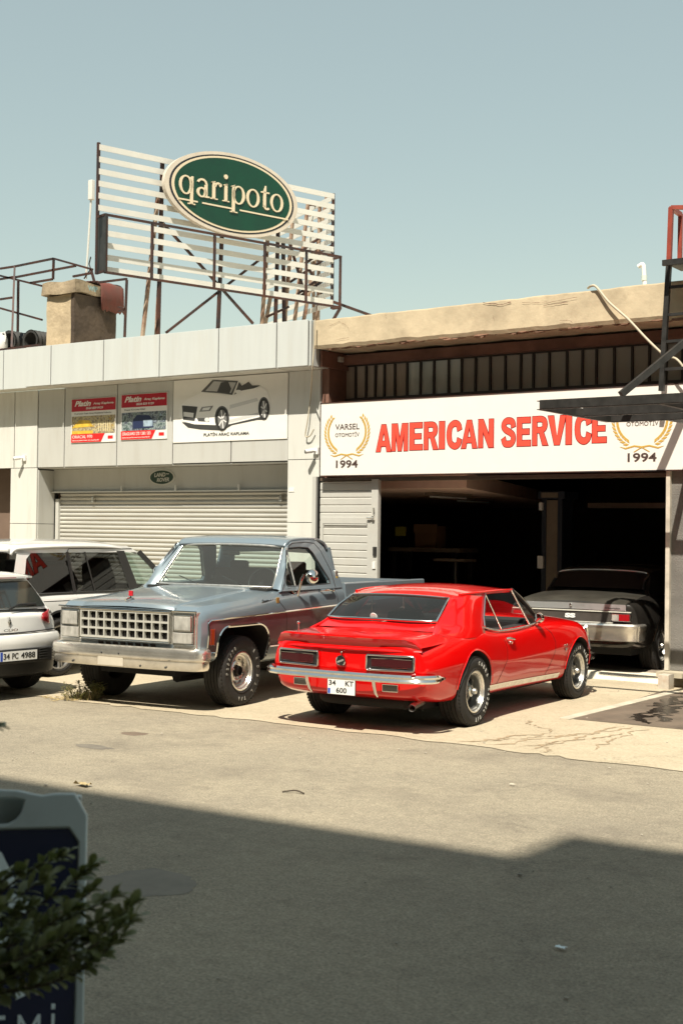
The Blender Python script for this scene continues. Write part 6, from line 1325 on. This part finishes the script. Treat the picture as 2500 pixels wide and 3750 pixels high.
for y, ew, ze, zc in ((-.66, .66, 1.58, 1.60), (-.62, .69, 1.645, 1.675), (-.45, .70, 1.665, 1.71), (.3, .70, 1.685, 1.745), (1.2, .69, 1.68, 1.74), (1.80, .67, 1.635, 1.685), (2.03, .66, 1.575, 1.615)):
    rows.append([(s * (ew + (.035 if abs(s) == 1 else 0)), y, zc - (zc - ze) * abs(s) ** 3 - (.03 if abs(s) == 1 else 0)) for s in (-1, -.93, -.6, -.3, 0, .3, .6, .93, 1)])
MB().grid(patch(rows, 3, 4)).build('roof', M['wcar'], rr, smooth=50, solid=.03, recalc=False)
MB().add([(-.66, 2.04, 1.60), (.66, 2.04, 1.60), (.80, 2.74, 1.07), (-.80, 2.74, 1.07)], [(0, 1, 2, 3)]).build('windscreen', M['glass'], rr, recalc=False)
MB().add([(-.64, -.66, 1.57), (.64, -.66, 1.57), (.76, -.87, 1.06), (-.76, -.87, 1.06)], [(0, 1, 2, 3)]).build('rear_window', M['rgl'], rr, recalc=False)
MB().box(-.68, .68, -.70, -.60, 1.585, 1.64).build('roof_spoiler', M['wcar'], rr, bevel=.02)
MB().grid(patch([[(-.02, -.44, 1.70), (-.015, -.30, 1.70), (-.01, -.12, 1.72)], [(0, -.40, 1.80), (0, -.28, 1.785), (0, -.12, 1.725)], [(.02, -.44, 1.70), (.015, -.30, 1.70), (.01, -.12, 1.72)]], 4, 4)).build('roof_aerial', M['black'], rr, smooth=60, solid=.03, recalc=False)
MB().box(-.84, .84, -.8, 2.3, .9, 1.0).build('cabin_floor', M['dkint'], rr)
for x in (-.4, .4):
    seat(rr, x, 1.6, 1.0, .5, .48); seat(rr, x, .75, 1.0, .5, .45)
MB().box(-.78, .78, 2.15, 2.45, .95, 1.10).build('dashboard', M['dkint'], rr)
MB().box(.72, .90, -.95, -.86, .85, 1.02).box(-.90, -.72, -.95, -.86, .85, 1.02).build('tail_lamp', M['lamp_red'], rr, bevel=.02)
MB().box(-.6, .6, -.8, 3.3, .3, .5).build('chassis', M['under'], rr)
place_wheels(rr, [(.955, 0), (-.955, 0), (.955, 2.745), (-.955, 2.745)], .375, .26, .275, 'alloy7')
# ------------------------------------------------------------------ small white hatchback at the left edge
cl = thing('hatchback', 'small white hatchback at the left picture edge, showing its tail and plate 34 PC 4988', 'car', (-12.15, 9.98, 0), 1.562)
KC = {'B': [(-.75, .34), (-.4, .26), (3.1, .24), (3.3, .34)], 'W': [(-.70, .80), (-.5, .85), (0, .868), (2.6, .865), (3.0, .83), (3.3, .70)], 'M': [(-.7, .62), (3.3, .58)],
      'T': [(-.70, .90), (-.4, .98), (0, .99), (1.8, .93), (2.8, .80), (3.3, .66)], 'TW': [(-.70, .72), (-.3, .76), (0, .78), (2.6, .78), (3.3, .6)], 'C': [(-.70, .93), (-.4, 1.02), (0, 1.02), (2.0, .98), (2.8, .86), (3.3, .72)]}
def cdef2(x, y, z):
    if y < -.2: y += (-.2 - y) * (.32 * (abs(x) / .85) ** 3 + .10 * max(0, (z - .6)) / .4)
    return x, y, z
carbody('body', KC, -.70, 3.25, 60, [M['wcar'], M['dkint'], M['under']], cl, [arch(0, .32, .35), arch(2.59, .32, .35)], cdef2)
gh = []
for y, ew, ze, zc in ((-.56, .68, .96, .98), (-.50, .655, 1.10, 1.12), (-.42, .60, 1.30, 1.33), (-.34, .575, 1.385, 1.415), (-.1, .58, 1.41, 1.445), (.8, .60, 1.42, 1.455), (1.3, .57, 1.36, 1.40), (1.6, .62, 1.18, 1.22), (2.05, .72, .93, .97)):
    k_ = max(0, (ze - .96) / .45) * (1 if y < 1 else .6); ew *= 1 - .20 * k_; ze -= .05 * k_; zc -= .05 * k_
    gh.append([(.77, y + .03, .90), (.73, y + .02, .98), (ew + .03, y, ze - .03), (ew, y, ze), (ew * .7, y - .03 * (y < 0), zc - .005), (0, y - .05 * (y < 0), zc)])
gh = [[r[0], tuple(a * .4 + b_ * .6 for a, b_ in zip(r[1], r[2])), r[2], r[3], r[4], r[5]] for r in gh]; gh = [r + [(-x, y, z) for x, y, z in r[-2::-1]] for r in gh]
MB().grid(patch(gh, 4, 4)).build('roof', M['wcar'], cl, smooth=50, recalc=False)
def cr_(x, z, d=0): return (x, -.56 + (z - .96) * .42 - .05 * (1 - (abs(x) / .7) ** 2) - .022 + d, z)
zl = [1.0, 1.10, 1.21, 1.29]; wl = [.62, .57, .50, .435]
MB().grid([[cr_(s * w / 6, z) for s in range(-6, 7)] for z, w in zip(zl, wl)]).build('rear_window', mat('dark_tail_glass', (.03, .035, .032), .08, coat=1), cl, smooth=60, recalc=False)
MB().tube([cr_(.05, .985, -.02), cr_(.18, 1.03, -.03), cr_(.45, 1.03, -.02)], .012).build('rear_wiper', M['black'], cl)
rows = []
for i in range(13):
    x = (-.60 + .1 * i) * .80; e = 1 - (abs(x) / .49) ** 4; rows.append([(x, -.20, 1.375), (x, -.40, 1.355 + .015 * e), (x, -.50 - .05 * e, 1.34), (x, -.50 - .05 * e, 1.32), (x, -.36, 1.31)])
MB().grid(rows).build('roof_spoiler', M['wcar'], cl, smooth=50, solid=.01, recalc=False)
MB().box(-.2, .2, -.56, -.555, 1.325, 1.333).build('high_brake_lamp', M['lamp_red'], cl)
def cy(x, z, d=0): return cdef2(x, -.70, z)[1] - .022 + d
for s in (1, -1):
    P = [(.50, .86), (.52, .92), (.70, .965), (.80, .95), (.81, .87), (.74, .80), (.62, .82)]
    q_ = lambda x, z, d: (s * x, cy(x, z, d) + (.13 * max(0, x - .64) / .1), z)
    MB().grid(patch([[q_(x, z, -.004) for x, z in ((.50, .84), (.62, .80), (.72, .79), (.77, .82))], [q_(x, z, -.016) for x, z in ((.49, .88), (.62, .88), (.74, .88), (.79, .89))], [q_(x, z, -.004) for x, z in ((.51, .92), (.62, .955), (.73, .965), (.775, .955))]], 4, 4)).build('tail_lamp', M['lamp_red'], cl, smooth=60, recalc=False, solid=.02, soff=0)
bmp = crom([(-.84, .02, 0), (-.87, -.30, 0), (-.80, -.58, 0), (-.55, -.73, 0), (0, -.79, 0), (.55, -.73, 0), (.80, -.58, 0), (.87, -.30, 0), (.84, .02, 0)], 5)
sweep([(p.x, p.y, 0) for p in bmp], [(-.02, .40), (.01, .40), (.02, .50), (.035, .60), (.03, .66), (.01, .70), (-.02, .71)]).build('rear_bumper', M['wcar'], cl, smooth=45)
sweep([(p.x * .93, p.y * .985, 0) for p in bmp[4:-4]], [(-.05, .25), (.0, .27), (.01, .34), (.015, .415), (-.02, .415)]).build('lower_bumper', M['black'], cl, smooth=45)
o = MB().box(-.50, .50, -.845, -.80, .40, .56)
o.build('diffuser', M['black'], cl, bevel=.02)
fm = MB()
for k in range(5): fm.tube(crom([(.30, -.85, .545 - k * .028), (.48, -.83, .55 - k * .03), (.60, -.76, .53 - k * .03)], 3), .007)
for k in range(5): fm.tube(crom([(-.30, -.85, .545 - k * .028), (-.48, -.83, .55 - k * .03), (-.60, -.76, .53 - k * .03)], 3), .007)
fm.build('diffuser_fins', M['dsteel'], cl, smooth=60)
plate(cl, (-.26, -.852, .435), (1, 0, 0), (0, 0, 1), .52, .105, [('34', .045, .02, .085, .065), ('PC', .165, .02, .085, .065), ('4988', .29, .02, .20, .065)])
MB().lathe([(.001, -.012), (.03, -.008), (.032, 0)], (0, 0, 0), 4, 'y').build('maker_badge', M['chrome'], cl, loc=(0, cy(0, .84) - .0, .845), rot=(0, 0, 0)).scale = (.8, 1, 1.7)
text('lettering', 'CLIO', M['chrome'], cl, (-.10, cy(0, .74) - .012, .745), (1, 0, 0), (0, 0, 1), .2, .028, .006, .02, world=False)
for x in (-.55, -.2, .25, .6): MB().lathe([(.014, -.003), (.001, -.004)], (x, -.81 + .13 * (abs(x) / .8) ** 2 * 1.2, .615), 12, 'y').build('parking_sensor', M['dullchrome'], cl)
MB().tube([(x, cy(x, .725) - .004, .722 + .02 * abs(x)) for x in [-.74 + .148 * i for i in range(11)]], .006).build('tailgate_gap', M['gap'], cl)
MB().box(-.6, .6, -.6, 3.0, .22, .35).build('chassis', M['under'], cl)
place_wheels(cl, [(.865, 0), (-.865, 0), (.865, 2.59), (-.865, 2.59)], .315, .195, .20, 'alloy5')
# ------------------------------------------------------------------ foreground pavement sign
def CP(px, py, Z):
    d = _rot @ ((px * 1.59439 - 1250) / FPX * _ri - (py * 1.59439 - 1875) / FPX * _up + _w)
    return Vector((0, 0, EYE)) + d * Z
M['abw'] = mat('pale_grey_plastic', (.46, .52, .52), .4, var=.1, vs=3, dirt=.3, dcol=(.2, .2, .18)); M['abn'] = mat('navy_poster', (.020, .024, .055), .25, var=.2, vs=2); M['abl'] = mat('white_print', (.75, .85, .87), .5)
camR = Vector((math.cos(TH), math.sin(TH), 0)); camF = Vector((-math.sin(TH), math.cos(TH), 0))
A_u = (camR * math.cos(.16) + camF * math.sin(.16)).normalized(); A_n = (camR * math.sin(.16) - camF * math.cos(.16)).normalized()
A_v = (Vector((0, 0, 1)) - A_n * .17).normalized(); A_nn = A_u.cross(A_v)
A_O = CP(202, 1822, 4.1)
def AB(a, b_, c=0): return A_O + A_u * a + A_v * b_ + A_nn * c
base_ = A_O - Vector((0, 0, A_O.z))
ab = thing('pavement_sign', 'pale grey plastic A-board with a navy poster, standing in the lower left corner', 'sign', tuple(base_))
def abpr(P, c0, c1):
    n_ = len(P); return MB().add([AB(a, b_, c0) for a, b_ in P] + [AB(a, b_, c1) for a, b_ in P], [tuple(range(n_))[::-1], tuple(range(n_, 2 * n_))] + [(i, (i + 1) % n_, n_ + (i + 1) % n_, n_ + i) for i in range(n_)])
half = [(0, -1.12), (0, -.067), (-.038, 0), (-.10, .001), (-.138, -.004), (-.17, .002), (-.21, .012), (-.26, .015)]
outl = half + [(-.62 - a, b_) for a, b_ in half[::-1]]
o = abpr(outl, -.045, 0).build('frame', M['abw'], ab, True)
def cut(o, P, c0, c1):
    k = abpr(P, c0, c1).build('cut', M['abw'], ab, True); bpy.context.view_layer.update(); boolean(o, k)
cut(o, [(-.19, -.018), (-.20, -.055), (-.215, -.075), (-.24, -.088), (-.38, -.088), (-.405, -.075), (-.42, -.055), (-.43, -.018), (-.40, -.012), (-.22, -.012)], -.1, .1)
cut(o, [(-.026, -1.06), (-.026, -.145), (-.055, -.103), (-.565, -.103), (-.594, -.145), (-.594, -1.06)], -.012, .1)
fix(o.data); o.data.materials.clear(); o.data.materials.append(M['abw']); md = o.modifiers.new('bevel', 'BEVEL'); md.width = .006; md.segments = 3; md.limit_method = 'ANGLE'; md.angle_limit = R(35); finish(o.data, 40)
po = abpr([(-.028, -1.058), (-.028, -.146), (-.056, -.106), (-.564, -.106), (-.592, -.146), (-.592, -1.058)], -.0115, -.009).build('poster', M['abn'], ab, True)
abpr([(-.275, -.17), (-.255, -.17), (-.205, -.265), (-.225, -.275), (-.30, -.205)], -.009, -.0075).build('print_mark', M['abl'], po, True)
abpr([(-.335, -.17), (-.275, -.17), (-.30, -.205), (-.355, -.27), (-.375, -.255)], -.009, -.0077).build('print_mark', M['abl'], po, True)
for P in ([(-.20, -.545), (-.165, -.565), (-.165, -.585), (-.20, -.60)], [(-.22, -.29), (-.15, -.33), (-.16, -.36), (-.23, -.33)], [(-.16, -.45), (-.10, -.45), (-.10, -.49), (-.15, -.49)], [(-.30, -.36), (-.22, -.42), (-.24, -.44), (-.30, -.40)]): abpr(P, -.009, -.0076).build('print_mark', M['abl'], po, True)
text('lettering', 'E', M['abl'], po, AB(-.285, -.748, -.009), A_u, A_v, .058, .105, .002, -.008); text('lettering', 'M', M['abl'], po, AB(-.192, -.748, -.009), A_u, A_v, .066, .105, .002, -.008)
abpr([(-.094, -.748), (-.085, -.748), (-.085, -.643), (-.094, -.643)], -.009, -.007).build('lettering', M['abl'], po, True); abpr([(-.095, -.630), (-.084, -.630), (-.084, -.615), (-.095, -.615)], -.009, -.007).build('lettering', M['abl'], po, True)
back = MB(); bk = lambda a, b_, c: A_O + A_u * a + (Vector((0, 0, 1)) + A_n * .17).normalized() * b_ - A_n * .05 + A_n * c
back.add([bk(a, b_, c) for c in (-.03, 0) for b_ in (-1.12, -.02) for a in (-.60, -.02)], [(0, 2, 3, 1), (4, 5, 7, 6), (0, 1, 5, 4), (2, 6, 7, 3), (0, 4, 6, 2), (1, 3, 7, 5)]); back.build('rear_frame', M['abw'], ab, True, bevel=.005)
# ------------------------------------------------------------------ shrub in front of it
def leafmat(name, a, b_):
    m = mat(name, a, .32, col2=b_, vs=16, spec=.5); t = m.node_tree; N = t.nodes.new; L = t.links.new; b = t.nodes['Principled BSDF']; out = t.nodes['Material Output']
    tr_ = N('ShaderNodeBsdfTranslucent'); tr_.inputs[0].default_value = (a[0] * 1.5, a[1] * 1.6, a[2], 1); mx = N('ShaderNodeMixShader'); mx.inputs[0].default_value = .18
    L(b.outputs[0], mx.inputs[1]); L(tr_.outputs[0], mx.inputs[2]); L(mx.outputs[0], out.inputs[0]); return m
M['leaf1'] = leafmat('dark_green_leaves', (.11, .13, .05), (.22, .23, .10)); M['twig'] = mat('brown_twig', (.06, .045, .03), .8)
ls = random.Random(21)
def add_leaf(mb, p, d, up, L_, w):
    d = d.normalized(); s_ = d.cross(up)
    if s_.length < .01: s_ = Vector((1, 0, 0))
    s_.normalize(); u = s_.cross(d); rows = []
    for t, k, c in ((0, .12, 0), (.3, .62, .05), (.6, 1, .06), (.85, .85, .02), (1, .25, -.04)):
        q = p + d * L_ * t + u * L_ * c; rows.append([q - s_ * w * k + u * w * k * .35, q, q + s_ * w * k + u * w * k * .35])
    mb.grid(rows)
root = CP(-330, 2300, 3.6); root.z = .42
sh = thing('shrub', 'dark green leafy shrub reaching in front of the pavement sign', 'plant', (root.x, root.y, .42))
tips = [(322, 2078, 3.5), (300, 2150, 3.45), (225, 1990, 3.6), (165, 1962, 3.55), (125, 2012, 3.5), (60, 2000, 3.6), (325, 2110, 3.4), (240, 2180, 3.5), (160, 2190, 3.4), (80, 2205, 3.5), (20, 2215, 3.4), (15, 2090, 3.3), (280, 2058, 3.55), (200, 2080, 3.45), (140, 2100, 3.5), (60, 2140, 3.4), (215, 2150, 3.5), (0, 2040, 3.6), (-60, 1990, 3.5), (-90, 2100, 3.4), (-60, 2210, 3.5), (110, 2170, 3.45), (250, 2110, 3.5), (30, 2190, 3.5), (180, 2140, 3.4), (80, 2080, 3.55), (150, 2185, 3.5), (270, 2170, 3.42), (-20, 2140, 3.5), (230, 2045, 3.5), (-40, 1720, 3.6), (3, 1668, 3.55), (-120, 1900, 3.5), (-180, 2000, 3.4)]
fo, stm = MB(), MB()
for px, py, Z in tips:
    e = CP(px - 22, py + 6, Z); mid = CP(px - 110 - ls.uniform(0, 60), py + 60 + ls.uniform(-20, 50), Z + ls.uniform(-.05, .08)); P = crom([root, root.lerp(mid, .55) + Vector((0, 0, .05)), mid, e], 7)
    stm.tube(P, [.006 - .0045 * i / len(P) for i in range(len(P))], 5)
    n = len(P)
    for i in range(int(n * .45), n):
        d = (P[min(i + 1, n - 1)] - P[i - 1]).normalized()
        for k in range(5 if i > n - 5 else 3):
            t = ls.uniform(0, 6.28); a = Vector((0, 0, 1)).cross(d).normalized(); b_ = d.cross(a); out_ = a * math.cos(t) + b_ * math.sin(t)
            spread = .55 if i > n - 4 else 1.0
            dd = d * ls.uniform(.5, 1.0) + out_ * spread * ls.uniform(.5, 1.1)
            L_ = ls.uniform(.032, .056); add_leaf(fo, P[i] + d * ls.uniform(-.012, .014), dd, Vector((ls.uniform(-.6, .6), ls.uniform(-.6, .6), 1)), L_ * ls.uniform(.8, 1.15), L_ * ls.uniform(.19, .27))
fo.build('foliage', M['leaf1'], sh, True, smooth=50, recalc=False); stm.build('stem', M['twig'], sh, True, smooth=60, recalc=False)
pt = thing('planter', 'square grey planter holding the dark shrub', 'planter', (root.x, root.y, 0))
MB().prism([(root.x + a * .2, root.y + b_ * .2) for a, b_ in ((-1, -1), (1, -1), (1, 1), (-1, 1))], 'xy', 0, .40).build('pot', mat('grey_planter', (.2, .2, .19), .8, var=.2), pt, True, bevel=.01)
MB().prism([(root.x + a * .18, root.y + b_ * .18) for a, b_ in ((-1, -1), (1, -1), (1, 1), (-1, 1))], 'xy', .401, .42).build('soil', M['twig'], pt, True)
# ------------------------------------------------------------------ weeds at the pickup tyre, and litter
gx = Vector((-12.55, 10.32, 0))
wd = thing('weed', 'straggly green and straw weed growing at the pavement joint by the pickup tyre', 'weed', tuple(gx)); M['weed'] = leafmat('weed_leaf', (.10, .11, .03), (.20, .17, .05)); M['straw'] = mat('dry_straw', (.42, .33, .17), .9, var=.3, vs=30)
def gp(px, py): 
    d = CP(px, py, 1) - Vector((0, 0, EYE)); t = -EYE / d.z; return Vector((0, 0, EYE)) + d * t
gr_, dr = MB(), MB()
for k in range(170):
    t = ls.random(); g0 = gp(150 + 75 * (1 - t * t), 1602 + 9 * ls.random()); green = g0.x > gp(175, 1605).x
    h_ = ls.uniform(.04, .20 if green else .08); dx, dy = ls.uniform(-.09, .09), ls.uniform(-.07, .07)
    P = [g0, g0 + Vector((dx * .4, dy * .4, h_ * .6)), g0 + Vector((dx, dy, h_))]; (gr_ if green and k % 4 else dr).tube(P, [.003, .0025, .001], 4)
    if green:
        for j in range(3): add_leaf(gr_, P[1].lerp(P[2], ls.random()), Vector((ls.uniform(-1, 1), ls.uniform(-1, 1), ls.uniform(-.1, .6))), Vector((0, 0, 1)), ls.uniform(.03, .07), .008)
for k in range(90):
    g0 = gp(ls.uniform(100, 215), 1606 + ls.uniform(-4, 5)); dr.tube([g0 + Vector((0, 0, .01)), g0 + Vector((ls.uniform(-.09, .09), ls.uniform(-.05, .05), ls.uniform(.005, .03)))], .003, 4)
gr_.build('leaves', M['weed'], wd, True, recalc=False); dr.build('dry_stems', M['straw'], wd, True, recalc=False)
def litter(name, px, py, label, cat, s, mt, seed):
    p = gp(px, py); mb = MB(); r_ = random.Random(seed); rows = []
    for i in range(6):
        rows.append([(p.x + (i - 2.5) * s * .4 + r_.uniform(-.1, .1) * s, p.y + (j - 2) * s * .3, .012 + abs(r_.gauss(0, .22)) * s * .8) for j in range(5)])
    mb.grid(rows); tag(mb.build(name, mt, recalc=False, smooth=30), label, cat)
M['paper'] = mat('crumpled_paper', (.55, .50, .40), .9, var=.3)
litter('crumpled_leaf', 190, 1807, 'curled dry leaf lying on the edge of the long shadow at the left', 'leaf', .06, M['straw'], 3)
litter('paper_scrap', 1288, 2184, 'tiny pale scrap of paper on the shaded asphalt at the right', 'scrap', .025, M['abl'], 4)
litter('paper_scrap', 1175, 1806, 'tiny white scrap on the sunny asphalt right of the coupe', 'scrap', .02, M['paper'], 6)
tw = MB(); a_, b2 = gp(648, 1822), gp(698, 1826); tw.tube(crom([a_ + Vector((0, 0, .01)), a_.lerp(b2, .5) + Vector((0, .03, .02)), b2 + Vector((0, 0, .01))], 5), .006, 5); tag(tw.build('twig', M['twig']), 'thin twig lying on the sunny asphalt in front of the red coupe', 'twig')
# flat manhole-like patches and stains on the road
M['patch'] = mat('brown_road_patch', (.17, .125, .09), .9, var=.3, vs=9); M['patch2'] = mat('grey_road_stain', (.17, .15, .12), .9, var=.3, vs=7); M['patch3'] = mat('dark_road_stain', (.205, .182, .145), .85, var=.2, vs=5)
def blob(px, py, a, b_, mt, seed, z=.004):
    p = gp(px, py); r_ = random.Random(seed); n_ = 90; P = []
    for i in range(n_):
        t = 2 * math.pi * i / n_; k = 1 + .35 * noise.noise(Vector((math.cos(t) * 1.6, math.sin(t) * 1.6, seed))) + .08 * noise.noise(Vector((math.cos(t) * 6, math.sin(t) * 6, seed)))
        P.append((p.x + a * k * math.cos(t), p.y + b_ * k * math.sin(t), z * .4))
    tag(MB().add(P, [tuple(range(n_))]).build('road_stain', mt, recalc=False), kind='structure')
blob(308, 1686, .14, .10, M['patch'], 1); blob(215, 1716, .20, .08, M['patch2'], 2)
blob(325, 2030, .30, .26, M['patch3'], 5)
